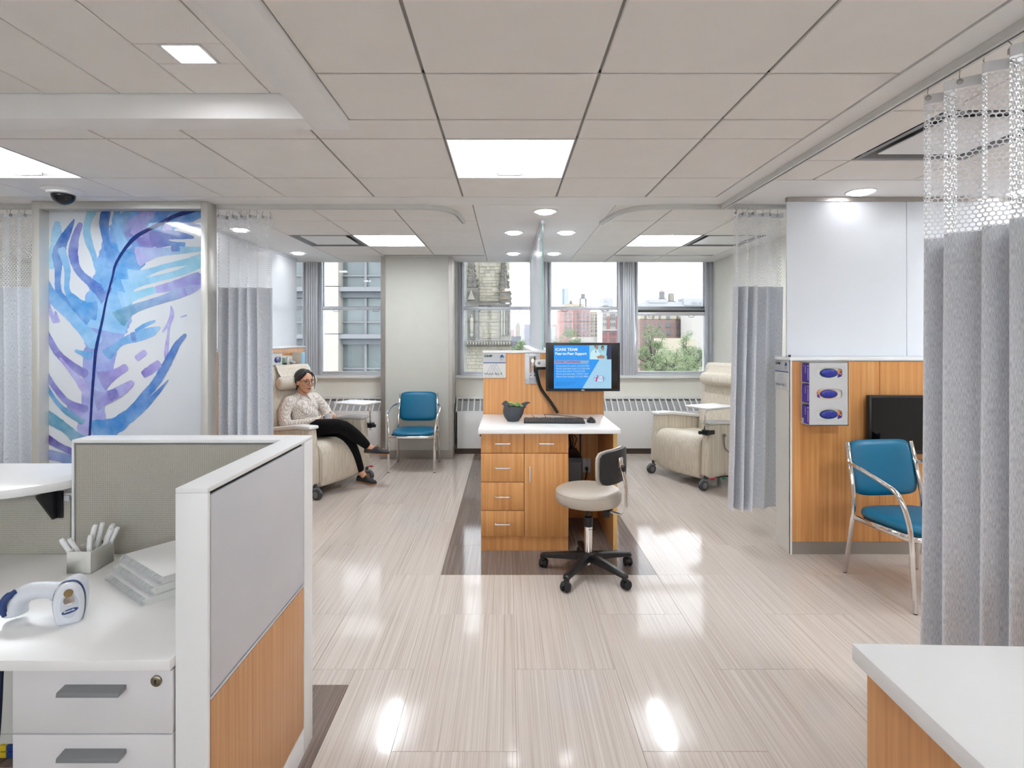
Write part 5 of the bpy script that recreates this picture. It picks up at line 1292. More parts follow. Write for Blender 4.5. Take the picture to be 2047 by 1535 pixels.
for k in range(3): MB().ell((-0.418 + 0.006*k, -0.002, 0.845 - 0.05*k), (0.003, 0.005, 0.005), 10, 6).build('button', mt_white, pz, smooth=True)
# trousers
tr = MB()
tr.ell((-0.46, 0, 0.56), (0.13, 0.165, 0.085), 20, 12)
def along(P_, f): return [tuple(Vector(p)) for p in P_[:-1]] + [tuple(Vector(P_[-2]).lerp(Vector(P_[-1]), f))]
limb(tr, along(LEGR, 0.9), [0.09, 0.084, 0.066, 0.062, 0.043]); limb(tr, along(LEGL, 0.9), [0.086, 0.076, 0.064, 0.058, 0.042])
skinned('trousers', tr, 0.008, mt_pants, sm=3)
# shoes: lofted along the foot
def shoe(heel, toe, up, lift):
    H_, T_ = Vector(heel), Vector(toe); f = (T_ - H_); Ls = f.length; f.normalize(); U = Vector(up); S_ = U.cross(f).normalized(); U = f.cross(S_).normalized()
    mb = MB(); so = MB(); rings, sr = [], []
    for t, wd, h, o in ((0.0, 0.014, 0.045, 0), (0.03, 0.026, 0.056, 0), (0.15, 0.032, 0.050, 0), (0.3, 0.032, 0.050, 0), (0.42, 0.034, 0.066, 0), (0.52, 0.037, 0.064, 0), (0.66, 0.041, 0.052, 0), (0.8, 0.040, 0.042, 0), (0.92, 0.032, 0.034, 0), (0.985, 0.018, 0.026, 0), (1.0, 0.006, 0.018, 0)):
        c = H_ + f*Ls*t
        rings.append([c + S_*wd*math.cos(R(a)) + U*(0.010 + max(0, h-0.010)*max(0, math.sin(R(a)))**0.8 if math.sin(R(a)) > 0 else 0.010) for a in range(0, 181, 20)] + [c - S_*wd*0.9 + U*0.004, c + S_*wd*0.9 + U*0.004])
        sr.append([c + S_*wd*1.03 + U*0.008, c + S_*wd*1.03, c - S_*wd*1.03, c - S_*wd*1.03 + U*0.008])
    mb.loft(rings); o = mb.build('shoe', mt_shoe, pz, smooth=True)
    so.loft(sr).build('sole', mt_sole, o, smooth='auto')
    for k in range(3):
        c = H_ + f*Ls*(0.46 + 0.07*k) + U*(0.068 - 0.006*k)
        MB().tube([c - S_*0.02 - U*0.004, c + U*0.004, c + S_*0.02 - U*0.004], 0.003, 6).build('lace', mt_lace, o, smooth=True)
    c = H_ + f*Ls*0.46 + U*0.072
    for s in (-1, 1): MB().tube(catmull([c, c + S_*0.02*s + U*0.01 + f*0.012, c + S_*0.028*s + f*0.02, c + f*0.006], 4), 0.0026, 6).build('lace', mt_lace, o, smooth=True)
shoe((0.13, 0.165, 0.337), (0.345, 0.295, 0.318), (0.05, -0.05, 1), 0)
shoe((-0.025, 0.25, 0.022), (0.205, 0.262, 0.004), (0.0, 0, 1), 0)
# hair: cap, fringe sweep, low bun, loose strand
ha = MB()
def hh(x, y, z, rx, ry, rz): ha.ell(hp(x, y, z), (rx, ry, rz), 24, 16, M=tilt.to_3x3().to_4x4())
hh(-0.022, 0, 0.036, 0.094, 0.0835, 0.0925); hh(-0.058, 0, -0.010, 0.058, 0.074, 0.075); hh(-0.055, 0, -0.065, 0.038, 0.05, 0.045)
for s in (-1, 1):
    ha.tube(catmull([hp(0.046, -0.012, 0.104), hp(0.058, s*0.030, 0.088), hp(0.052, s*0.055, 0.062), hp(0.026, s*0.071, 0.032), hp(-0.012, s*0.078, 0.012), hp(-0.045, s*0.074, -0.02)], 4), [0.008]*4 + [0.009]*8 + [0.010]*9, 10)
    ha.tube(catmull([hp(0.02, s*0.02, 0.118), hp(0.03, s*0.056, 0.085), hp(0.004, s*0.077, 0.045), hp(-0.04, s*0.08, 0.01)], 4), [0.010]*13, 10)
skinned('hair', ha, 0.0055, mt_hair, sm=3)
MB().tube(catmull([hp(0.055, 0.04, 0.098), hp(0.072, 0.066, 0.05), hp(0.078, 0.073, -0.01), hp(0.07, 0.073, -0.075)], 5), [0.006]*5 + [0.005]*6 + [0.003]*5, 8).build('hair_strand', mt_hair, pz, smooth=True)
# eyes, brows, lips, glasses
mt_eye = plain('eye_white', (228, 222, 216), 0.3); mt_iris = plain('iris', (34, 22, 18), 0.2); mt_brow = plain('brow', (44, 34, 32), 0.8)
for s in (-1, 1):
    ey = MB().ell(hp(0.077, s*0.032, 0.004), (0.009, 0.013, 0.0062), 14, 10, M=tilt).build('eye', mt_eye, pz, smooth=True)
    MB().ell(hp(0.0845, s*0.032 - 0.001, 0.004), (0.003, 0.0055, 0.0055), 12, 8, M=tilt).build('iris', mt_iris, ey, smooth=True)
    MB().tube([hp(0.080, s*0.018, 0.010), hp(0.087, s*0.031, 0.0125), hp(0.076, s*0.047, 0.008)], [0.0012, 0.0022, 0.001], 6).build('eyelid', mt_brow, pz, smooth=True)
    MB().tube(catmull([hp(0.088, s*0.016, 0.027), hp(0.089, s*0.032, 0.034), hp(0.074, s*0.052, 0.028)], 4), [0.003]*5 + [0.0028]*3 + [0.001], 6).build('eyebrow', mt_brow, pz, smooth=True)
MB().tube(catmull([hp(0.088, -0.023, -0.0625), hp(0.0985, -0.007, -0.059), hp(0.0985, 0.007, -0.059), hp(0.088, 0.023, -0.0625)], 4), [0.0015] + [0.0034]*11 + [0.0015], 8).build('lips', mt_lip, pz, smooth=True)
MB().tube(catmull([hp(0.089, -0.019, -0.066), hp(0.0975, 0.0, -0.069), hp(0.089, 0.019, -0.066)], 4), [0.0015] + [0.004]*7 + [0.0015], 8).build('lips', mt_lip, pz, smooth=True)
mt_spec = plain('glasses_frame', (120, 72, 52), 0.3, var=0.1)
gls = None
for s in (-1, 1):
    rg = [hp(0.1005 - 0.006*abs(math.cos(R(a)))*0.4 - (0.006 if s*math.cos(R(a)) > 0.5 else 0), s*0.034 + 0.0255*math.cos(R(a)), 0.002 + 0.0215*math.sin(R(a))) for a in range(0, 360, 15)]
    o = MB().tube(rg, 0.0019, 6, loop=True).build('glasses_rim', mt_spec, pz, smooth=True)
    MB().tube([hp(0.094, s*0.060, 0.010), hp(0.05, s*0.077, 0.010), hp(-0.01, s*0.083, 0.006)], 0.0021, 6).build('glasses_temple', mt_spec, o, smooth=True)
    MB().add(rg, [tuple(range(len(rg)))]).build('lens', mt_glass, o)
MB().tube([hp(0.101, -0.010, 0.008), hp(0.105, 0, 0.011), hp(0.101, 0.010, 0.008)], 0.002, 6).build('glasses_bridge', mt_spec, pz, smooth=True)
# mug
g = thing('mug', 'white mug held in the seated woman\'s hands', 'mug', MW @ CUP, RA)
MB().lathe([(0.001, -0.028), (0.034, -0.028), (0.038, -0.024), (0.039, 0.048), (0.0355, 0.048), (0.034, -0.02), (0.001, -0.022)], 28).build('cup', mt_white, g, smooth='auto')
MB().tube(catmull([(-0.015, -0.036, 0.034), (-0.024, -0.058, 0.03), (-0.026, -0.064, 0.01), (-0.022, -0.055, -0.008), (-0.015, -0.036, -0.012)], 5), 0.0055, 8).build('handle', mt_white, g, smooth=True)
# ================================================================== wall-hung things
def glove_holder(lab, M_, labs):
    """grey three-slot glove dispenser; local frame: x right, y into wall, z up, origin lower left front at wall"""
    W, H, D = 0.262, 0.425, 0.105
    g = thing('glove_dispenser', lab, 'dispenser', M_ @ Vector((0, 0, 0)), world=True, group='glove dispensers'); F = M_
    mtd = MATS.get('dispenser_grey') or plain('dispenser_grey', (200, 200, 201), 0.4, var=0.02)
    # face plate with three openings: built as rows of boxes around rounded slots
    n = 20
    zc = [0.075, 0.2125, 0.352]
    def slot(cz):
        pts = []
        for k in range(n):
            a = 2*math.pi*k/n; c, s_ = math.cos(a), math.sin(a); e = (abs(c)**5 + abs(s_)**3)**(-0.25)
            pts.append((W/2 + 0.004 + 0.086*max(-1, min(1, e*c)), cz + 0.036*max(-1, min(1, e*s_*0.98))))
        return pts
    bounds = [0, 0.1437, 0.2822, H]
    mb = MB()
    for k in range(3):
        sl = slot(zc[k]); z0, z1 = bounds[k], bounds[k+1]; outer = []
        for (x, z) in sl:
            a = math.atan2((z - zc[k])/(z1-z0)*2, (x - W/2)/W*2); c, s_ = math.cos(a), math.sin(a); e = 1/max(abs(c), abs(s_))
            outer.append((W/2 + W/2*e*c, min(max((z0+z1)/2 + (z1-z0)/2*e*s_, z0), z1)))
        # push the nearest points onto the corners
        for cxx, czz in ((0, z0), (W, z0), (W, z1), (0, z1)):
            i = min(range(n), key=lambda q: (outer[q][0]-cxx)**2 + (outer[q][1]-czz)**2); outer[i] = (cxx, czz)
        for y, rev in ((-D, False), (-D + 0.004, True)):
            v = [(x, y, z) for x, z in outer] + [(x, y, z) for x, z in sl]
            fs = [(i, (i+1) % n, n + (i+1) % n, n + i) for i in range(n)]
            mb.add(v, [tuple(reversed(f)) for f in fs] if rev else fs)
        v = [(x, -D, z) for x, z in sl] + [(x, -D + 0.004, z) for x, z in sl]
        mb.add(v, [(i, n+i, n+(i+1) % n, (i+1) % n) for i in range(n)][::-1])
    mb.build('face_plate', mtd, g, F=F)
    MB().box(0, W, -D, -0.002, H - 0.004, H).build('top_plate', mtd, g, F=F); MB().box(0, W, -D, -0.002, 0, 0.004).build('bottom_plate', mtd, g, F=F)
    MB().box(W - 0.004, W, -D, -0.002, 0.004, H - 0.004).build('side_plate', mtd, g, F=F); MB().box(0, W, -0.004, -0.001, 0.004, H - 0.004).build('back_plate', mtd, g, F=F)
    MB().box(-0.001, 0.003, -0.03, -0.002, 0.0, 0.04).build('side_lip', mtd, g, F=F)
    for k in range(1, 3): MB().box(0.004, W - 0.004, -D + 0.004, -0.004, bounds[k] - 0.002, bounds[k] + 0.001).build('shelf', mtd, g, F=F)
    for k, lb in enumerate(labs):
        b = thing('glove_box', lb, 'glove box', M_ @ Vector((W/2, -D/2, bounds[k])), world=True, group='boxes of gloves in the right dispenser' if len(labs) == 3 else 'gloves')
        z0, z1 = bounds[k] + 0.006, bounds[k] + 0.006 + 0.122; tl = T(0, 0, 0)
        y0, y1 = -D + 0.010, -0.008
        bx_ = MB().box(0.004, W - 0.008, y0, y1, z0, z1).mesh('carton'); bx_.materials.append(mt_purple); bx_.materials.append(mt_offw)
        for p in bx_.polygons:
            if p.normal.y < -0.5: p.material_index = 1
        link_mesh('carton', bx_, None, b, F)
        ring_c = [plain('orange_ring', (226, 150, 92), 0.5) if 'orange_ring' not in MATS else MATS['orange_ring'], MATS.get('orange_ring'), mt_green][k if k != 0 else 2] if len(labs) == 3 else mt_offw
        cxx, czz = W/2 + 0.004, zc[k] - 0.002
        MB().add([(cxx + 0.062*math.cos(R(a)), y0 - 0.0006, czz + 0.031*math.sin(R(a))) for a in range(0, 360, 12)], [tuple(range(30))]).build('opening_ring', ring_c or mt_offw, b, F=F)
        rn = random.Random(k); mb = MB(); rings = []
        for q, (kr, dy) in enumerate(((1.0, 0.001), (0.9, 0.005), (0.6, 0.0075), (0.3, 0.0085), (0.02, 0.009))): rings.append([(cxx + 0.059*kr*math.cos(R(a)), y0 - dy - rn.uniform(0, 0.002)*(q > 0), czz + 0.0285*kr*math.sin(R(a))) for a in range(0, 360, 12)])
        MB().loft(rings, cap=True).build('gloves', mt_bluebag, b, F=F, smooth=True)
        sgn = -1 if k == 1 else 1
        MB().add([(cxx + sgn*x, y0 - 0.0004, czz + z) for x, z in ((0.058, -0.03), (0.084, -0.03), (0.084, -0.012), (0.066, 0.0))], [(0, 1, 2, 3)]).add([(cxx + sgn*x, y0 - 0.0004, czz + z) for x, z in ((0.07, 0.006), (0.084, -0.002), (0.084, 0.014))], [(0, 1, 2)]).build('printed_hand', mt_purple, b, F=F)
        MB().add([(cxx + sgn*x, y0 - 0.0003, czz + z) for x, z in ((0.056, -0.02), (0.084, -0.014), (0.084, 0.028), (0.07, 0.03), (0.056, 0.016))], [(0, 1, 2, 3, 4)]).build('printed_hand', MATS.get('orange_ring', mt_skin), b, F=F)
        # printing on the carton end
        ym = (y0 + y1)/2
        MB().box(0.0033, 0.004, y0 + 0.010, y0 + 0.019, z1 - 0.018, z1 - 0.008).box(0.0033, 0.004, y0 + 0.013, y0 + 0.017, z0 + 0.012, z1 - 0.026).box(0.0033, 0.004, y0 + 0.045, y0 + 0.048, z0 + 0.06, z1 - 0.012).build('carton_print', mt_white, b, F=F)
        MB().box(0.0033, 0.004, y1 - 0.020, y1 - 0.010, z1 - 0.018, z1 - 0.008).build('size_patch', [mt_green, mt_ink, MATS.get('orange_ring', mt_lace)][k], b, F=F)
    return g
HDY = 3.757
gx0 = pxx(1618, HDY - 0.105); gz0 = pzz(850.5, HDY - 0.105)
glove_holder('grey three-slot glove dispenser on the right wood half wall', T(gx0, HDY, gz0), ['purple carton of blue gloves in the lowest slot of the right dispenser', 'purple carton of blue gloves in the middle slot of the right dispenser', 'purple carton of blue gloves in the top slot of the right dispenser'])
glove_holder('grey glove dispenser on the left bay wall, partly behind the curtain', T(-2.571, 5.72, 0.90) @ RZ(R(90)), ['purple carton of gloves, lowest in the left bay dispenser', 'purple carton of gloves, middle of the left bay dispenser', 'purple carton of blue gloves showing beside the left curtain, top of its dispenser'])
# medical gas outlets behind the recliner
g = thing('gas_outlet', 'beige medical gas outlet panel with green and white valves behind the recliner', 'gas outlet', (-2.57, 6.3, 1.15), world=True)
MB().box(-2.571, -2.55, 6.08, 6.62, 1.10, 1.285).build('plate', plain('outlet_beige', (206, 198, 184), 0.4), g, bevel=0.004)
MB().box(-2.55, -2.535, 6.15, 6.24, 1.13, 1.26).build('oxygen_valve', mt_green, g, bevel=0.01); MB().cyl((-2.535, 6.195, 1.19), (-2.505, 6.195, 1.19), 0.012, n=12).build('valve_stem', mt_black, g)
MB().box(-2.55, -2.535, 6.30, 6.44, 1.12, 1.27).build('vacuum_valve', mt_white, g, bevel=0.01); MB().lathe([(0.02, 0.0), (0.03, 0.01), (0.026, 0.04), (0.012, 0.055), (0.001, 0.056)], 16, M=T(-2.535, 6.37, 1.20) @ RY(R(90))).build('vacuum_knob', mt_chrome, g, smooth='auto')
MB().box(-2.55, -2.44, 6.46, 6.58, 1.12, 1.315).build('regulator', MATS['outlet_beige'], g, bevel=0.006)
MB().box(-2.44, -2.437, 6.47, 6.57, 1.18, 1.31).build('gauge_label', plain('gauge_blue', (120, 186, 220), 0.4), g); MB().cyl((-2.437, 6.52, 1.16), (-2.36, 6.52, 1.15), 0.022, 0.02, 16).build('regulator_knob', plain('knob_teal', (40, 160, 190), 0.35), g, bevel=0.004)
# black television on the right half wall
g = thing('wall_television', 'black flat television mounted low on the right wood half wall', 'television', (2.85, 3.70, 1.0), world=True)
tx0, tz1, tz0 = pxx(1738, 3.69), pzz(790.5, 3.69), pzz(908, 3.69)
MB().box(tx0, tx0 + 0.62, 3.69, 3.73, tz0, tz1).build('casing', mt_black, g, bevel=0.005)
MB().box(tx0 + 0.016, tx0 + 0.604, 3.687, 3.691, tz0 + 0.03, tz1 - 0.016).build('screen', plain('tv_screen', (10, 10, 12), 0.05, var=0.02), g)
MB().box(tx0 + 0.2, tx0 + 0.42, 3.73, 3.7575, (tz0+tz1)/2 - 0.08, (tz0+tz1)/2 + 0.08).build('wall_mount', mt_black, g)
me = text_mesh('LG', 0.016, T(tx0 + 0.36, 3.6885, tz0 + 0.008) @ FACE_CAM, bold=0.0004); link_mesh('brand_mark', me, mt_offw, g)

# ================================================================== convector covers under the windows
def convector(x0, x1, lab):
    g = thing('convector', lab, 'convector', ((x0+x1)/2, 7.08, 0), world=True, group='white convector covers')
    yf, yb, zt, zg0, zg1 = 6.955, YB - 0.002, 0.715, 0.552, 0.685
    poly = [(yf, 0.075), (yf, 0.54), (yf + 0.006, 0.552), (yf + 0.012, 0.556), (yb - 0.075, zg1 + 0.01), (yb - 0.04, zt), (yb, zt), (yb, 0.075)]
    # cabinet body leaves the grille opening free: ends, front, top
    MB().box(x0, x1, yf, yf + 0.012, 0.075, 0.552).build('front_panel', mt_lacq, g, bevel=0.002)
    MB().box(x0, x1, yb - 0.075, yb, zg1, zt).build('top_ledge', mt_lacq, g, bevel=0.004)
    for a, b in ((x0, x0 + 0.02), (x1 - 0.02, x1)): MB().prism(poly, a, b, 'x').build('end_panel', mt_lacq, g)
    MB().prism([(yf + 0.02, 0.45), (yf + 0.02, 0.535), (yb - 0.075, 0.665), (yb - 0.06, 0.45)], x0 + 0.02, x1 - 0.02, 'x').build('fin_bank', plain('fin_grey', (172, 172, 173), 0.5) if 'fin_grey' not in MATS else MATS['fin_grey'], g)
    n = int((x1 - x0)/0.078); dx = (x1 - x0)/n
    sl = MB().prism([(yf + 0.004, 0.540), (yf + 0.004, 0.553), (yb - 0.074, zg1 + 0.004), (yb - 0.074, zg1 - 0.01)], -0.009, 0.009, 'x').mesh('grille_slat'); sl.materials.append(mt_lacq)
    for k in range(1, n):
        o = bpy.data.objects.new('grille_slat', sl); COL.objects.link(o); o.parent = g; o.matrix_basis = WM[g].inverted() @ T(x0 + k*dx, 0, 0)
    MB().box(x0, x1, yf + 0.03, yb, 0, 0.075).build('toe_base', mt_darkbase, g)
convector(-2.55, -1.56, 'white convector cover under the left bay window')
convector(-0.66, 0.20, 'white convector cover under the window left of the partition')
convector(0.40, 2.70, 'long white convector cover under the right bay windows')

# ================================================================== workstation at the left front
PX, PT = -0.728, 0.079             # right face and thickness of the panel run
PY0, PY1, PZ = 1.325, 2.04, 1.132
g = thing('workstation_panel', 'L-shaped white framed workstation screen with woven cloth and wood infill', 'partition', (-1.0, 1.9, 0), world=True)
MB().box(PX - PT, PX, PY0, PY1, PZ - 0.012, PZ).box(-1.556, PX - PT, 1.948, PY1, PZ - 0.012, PZ).build('top_cap', mt_lacq, g, bevel=0.002)
MB().box(PX - PT, PX, PY0, PY0 + 0.012, 0.0, PZ - 0.012).build('end_post', mt_lacq, g, bevel=0.002)
MB().box(PX - 0.085, PX, 1.958, PY1, 0.0, PZ - 0.0125).build('corner_post', mt_lacq, g, bevel=0.002)
MB().box(PX - PT + 0.008, PX - 0.012, PY0 + 0.012, 1.958, 0.0, PZ - 0.0125).build('core', mt_black, g)
MB().box(PX - 0.0118, PX - 0.001, PY0 + 0.018, 1.9535, 0.618, PZ - 0.022).build('upper_panel', plain('pearl_panel', (206, 206, 211), 0.4, var=0.01), g, bevel=0.0015)
MB().box(PX - 0.0118, PX - 0.001, PY0 + 0.018, 1.9535, 0.100, 0.604).build('lower_wood_panel', mt_wood2, g, bevel=0.0015)
MB().box(PX - 0.0118, PX + 0.0005, PY0 + 0.014, 1.957, 0.608, 0.614).build('divider', mt_alu, g)
MB().box(PX - 0.0118, PX - 0.002, PY0 + 0.014, 1.957, 0.0, 0.094).build('base_trim', mt_lacq, g)
MB().box(PX - PT, PX - PT + 0.0075, PY0 + 0.014, 1.948, 0.0, PZ - 0.014).build('inner_panel', mt_cloth, g)
MB().box(-1.556, -1.548, 1.948, PY1, 0, PZ - 0.0125).box(-1.548, PX - 0.085, 2.028, PY1, 0, PZ - 0.0125).build('wing_frame', mt_lacq, g)
MB().box(-1.5475, PX - 0.086, 1.956, 2.027, 0.0, PZ - 0.0125).build('wing_core', mt_grey, g)
MB().box(-1.543, PX - PT - 0.001, 1.949, 1.9555, 0.70, PZ - 0.018).build('cloth_panel', mt_cloth, g, bevel=0.003)
MB().box(-1.5475, -0.95, 1.9490, 1.9555, 0.0, 0.69).build('lower_panel', mt_cloth, g)
g = thing('workstation_panel', 'low woven cloth screen under the raised transaction counter', 'partition', (-2.4, 1.99, 0), world=True)
MB().box(-3.2, -1.558, 1.956, 2.03, 0.0, 0.938).build('core', mt_lacq, g)
MB().box(-3.2, -1.562, 1.949, 1.9558, 0.46, 0.93).build('cloth_panel', mt_cloth, g, bevel=0.003)
MB().box(-3.2, -1.562, 1.949, 1.9558, 0.0, 0.455).build('lower_panel', mt_offw, g, bevel=0.002)
MB().box(-1.58, -1.562, 1.943, 1.9488, 0.915, 0.935).build('edge_clip', mt_alu, g)
# data jacks down in the corner
g = thing('data_outlet', 'yellow and blue network jacks low behind the drawer unit', 'outlet', (-1.75, 1.94, 0.15), world=True)
jy = 1.943; jx, jz = pxx(2, jy), pzz(1502, jy)
MB().box(jx - 0.05, jx + 0.09, jy, jy + 0.006, jz - 0.05, jz + 0.06).build('plate', mt_offw, g)
for k in range(2):
    for q, mm in enumerate((plain('jack_yellow', (220, 190, 40), 0.4) if 'jack_yellow' not in MATS else MATS['jack_yellow'], mt_blue)):
        z = jz + 0.018 - 0.024*k - 0.0; MB().box(jx + 0.002 + 0.026*q, jx + 0.026 + 0.026*q, jy - 0.01, jy, z - 0.010, z + 0.010).build('jack', mm, g, bevel=0.001)
MB().tube(catmull([(jx - 0.03, jy - 0.012, jz - 0.03), (jx + 0.01, jy - 0.03, jz - 0.028), (jx + 0.06, jy - 0.05, jz - 0.04)], 4), 0.005, 8).build('patch_cable', mt_navy, g, smooth=True)
g = thing('cable', 'dark blue cable hanging below the worktop at the left edge', 'cable', (-1.3, 1.4, 0.5), world=True)
MB().tube(catmull([(pxx(8, 1.42), 1.42, 0.69), (pxx(3, 1.42), 1.42, 0.63), (pxx(-2, 1.42), 1.42, 0.5), (pxx(-14, 1.42), 1.42, 0.3), (pxx(-16, 1.45), 1.45, 0.006)], 5), 0.005, 8).build('cable', plain('dark_navy', (18, 28, 62), 0.5), g, smooth=True)
# worktop
WT = 0.725
g = thing('worktop', 'white laminate worktop in the left foreground', 'worktop', (-1.6, 1.6, WT), world=True)
MB().box(-2.6, PX - PT - 0.001, 1.305, 1.948, WT - 0.026, WT).build('slab', mt_top, g, bevel=0.0025)
MB().box(-2.58, -2.55, 1.35, 1.93, 0, WT - 0.026).build('support_leg', mt_lacq, g)
# drawer unit
g = thing('drawer_unit', 'white drawer pedestal with grey handles under the left worktop', 'drawer unit', (-1.0, 1.6, 0), world=True)
qx0, qx1 = pxx(25, 1.318), PX - PT - 0.003
MB().box(qx0 + 0.001, qx1 - 0.001, 1.338, 1.90, 0.04, WT - 0.03).build('carcass', mt_lacq, g)
zq = [WT - 0.031, pzz(1467.5, 1.318), 0.33, 0.05]
mtp = plain('pearl_drawer', (222, 220, 222), 0.4, var=0.01)
for k in range(3):
    d = MB().box(qx0, qx1, 1.318, 1.337, zq[k+1] + 0.0015, zq[k] - 0.0015).build('drawer', mtp, g, bevel=0.0015)
    hx0, hx1 = pxx(111, 1.29), pxx(233, 1.29); hz = zq[k] - 0.046
    MB().prism([(1.318, hz + 0.012), (1.291, hz + 0.008), (1.289, hz - 0.002), (1.318, hz + 0.0)], hx0, hx1 + 0.004, 'x').build('handle', mt_grey, d, bevel=0.001)
lk = pxx(313.5, 1.318); lz = pzz(1360, 1.318)
o = MB().lathe([(0.013, 0.0), (0.013, 0.004), (0.010, 0.006), (0.001, 0.006)], 20, M=T(lk, 1.318, lz) @ RX(R(90))).build('lock', metal('lock_metal', (150, 140, 122), 0.35), g, smooth='auto')
MB().box(lk - 0.0015, lk + 0.0015, 1.3105, 1.3125, lz - 0.005, lz + 0.005).build('keyhole', mt_black, o)
for x in (qx0 + 0.05, qx1 - 0.05):
    for y in (1.4, 1.85): MB().cyl((x, y, 0), (x, y, 0.04), 0.018, n=12).build('foot', mt_grey, g)
# raised transaction counter with bracket
ZC = 0.99
g = thing('transaction_counter', 'raised white transaction counter with rounded corner at the left edge', 'counter', (-2.3, 2.0, ZC), world=True)
out = [(-3.2, 2.20), (-1.558, 2.20), (-1.558, 1.93)] + [(-1.558 - 0.19 + 0.19*math.cos(R(a)) , 1.93 - 0.155 + 0.155*math.sin(R(a)) - 0.0) for a in ()]
cv = catmull([(-1.558, 1.95, 0), (-1.565, 1.925, 0), (-1.60, 1.875, 0), (-1.66, 1.82, 0), (-1.74, 1.785, 0), (-1.84, 1.775, 0)], 5)
poly = [(-3.2, 2.20), (-3.2, 1.775)] + [(p.x, p.y) for p in reversed(cv)] + [(-1.558, 2.20)]
MB().prism(poly, ZC - 0.03, ZC, 'z').build('slab', mt_top, g, bevel=0.003)
for x in (-1.605, -2.6):
    MB().prism([(1.86, ZC - 0.031), (1.86, ZC - 0.042), (1.925, 0.855), (1.948, 0.855), (1.948, ZC - 0.031)], x - 0.0035, x + 0.0035, 'x').box(x - 0.02, x + 0.02, 1.94, 1.9485, 0.855, 0.95).build('bracket', mt_black, g)
# things on the worktop
def on_top(px, py): d = (CH - WT)*FPX/(py - VY); return ((px - VX)*d/FPX, d)
# pen box
p0, p1, p2 = on_top(133, 1148), on_top(181.5, 1148), on_top(220, 1127)
A = Vector((*p0, 0)); B = Vector((*p1, 0)); C = Vector((*p2, 0)); ex = (B - A); wx = ex.length; ey = (C - B); wy = ey.length
ang = math.atan2(ex.y, ex.x)
g = thing('pen_box', 'small white square pen box on the left worktop', 'pen box', (A.x, A.y, WT), ang)
wy = 0.105; bh = 0.073
mb = MB(); t_ = 0.0035
mb.box(0, wx, 0, wy, 0, t_).box(0, wx, 0, t_, t_, bh).box(0, wx, wy - t_, wy, t_, bh).box(0, t_, t_, wy - t_, t_, bh).box(wx - t_, wx, t_, wy - t_, t_, bh).build('box', plain('cream_plastic', (222, 221, 214), 0.3, var=0.01), g, bevel=0.0008)
WPB = T(A.x, A.y, WT) @ RZ(ang)
MK = [((0.030, 0.03, 0.006), (-0.035, 0.02, 0.108), 'white marker leaning out of the left side of the pen box'), ((0.038, 0.045, 0.006), (-0.016, 0.03, 0.106), 'white marker second from the left in the pen box'), ((0.022, 0.05, 0.006), (0.050, 0.06, 0.142), 'tall white marker leaning right in the middle of the pen box'),
      ((0.030, 0.07, 0.006), (0.062, 0.075, 0.143), 'tall white marker, rear one of the leaning middle pair'), ((0.055, 0.02, 0.006), (0.044, 0.045, 0.112), 'short upright white marker at the front of the pen box'), ((0.040, 0.08, 0.006), (0.082, 0.09, 0.116), 'white marker leaning to the right edge of the pen box'),
      ((0.030, 0.09, 0.006), (0.082, 0.098, 0.130), 'white marker at the rear right of the pen box'), ((0.045, 0.095, 0.006), (0.096, 0.10, 0.118), 'rightmost white marker in the pen box')]
for a, b_, lab in MK:
    a, b_ = WPB @ Vector(a), WPB @ Vector(b_); d = (b_ - a).normalized()
    q = thing('marker', lab, 'marker', a, world=True, group='white markers in the pen box')
    MB().tube([a, a + (b_-a)*0.52], 0.0066, 10).build('barrel', mt_white, q, smooth='auto'); cp = MB().tube([a + (b_-a)*0.525, a + (b_-a)*0.96, b_], [0.0074, 0.0074, 0.0062], 10).build('cap', mt_white, q, smooth='auto')
    sd = d.cross(Vector((0, 1, 0))).normalized(); MB().tube([a + (b_-a)*0.93 + sd*0.0085, a + (b_-a)*0.60 + sd*0.0085], 0.002, 6).build('clip', mt_white, cp)
# spiral notebooks
near, left_ = on_top(290, 1213), on_top(216, 1160)
ang = math.atan2(left_[1] - near[1], left_[0] - near[0]); LW = 0.285
NB = ['bottom spiral notebook of the white stack', 'middle spiral notebook of the white stack', 'top spiral notebook of the white stack']
wire_me = None; mt_wire = plain('wire_grey', (206, 207, 210), 0.35)
for k in range(3):
    sh_ = Vector((0.012*k, 0.018*k, 0)); o0 = (near[0] + sh_.x, near[1] + sh_.y, WT + 0.0235*k)
    g = thing('notebook', NB[k], 'notebook', o0, ang, group='white spiral notebooks')
    # local: x runs along the spine away from the camera, y points right/away from spine (negative = to the right)
    MB().box(0.0, LW, -0.215, -0.004, 0.0, 0.002).build('back_cover', mt_white, g); MB().box(0.002, LW - 0.002, -0.213, -0.006, 0.0022, 0.0195).build('pages', plain('paper', (226, 226, 224), 0.8, var=0.03, scale=300) if 'paper' not in MATS else MATS['paper'], g); MB().box(0.0, LW, -0.215, -0.004, 0.0197, 0.0217).build('front_cover', mt_white, g)
    if wire_me is None:
        mb = MB()
        for q in range(30):
            x = 0.006 + q*(LW - 0.012)/29
            mb.tube([(x + 0.0022*math.sin(R(a)/2), 0.004 + 0.0125*math.cos(R(a)) - 0.006, 0.0112 + 0.0100*math.sin(R(a))) for a in range(0, 360, 30)], 0.0014, 5, loop=True)
        wire_me = mb.mesh('spiral_wire'); wire_me.materials.append(mt_wire); wire_me.shade_smooth()
    o = bpy.data.objects.new('spiral_wire', wire_me); COL.objects.link(o); o.parent = g
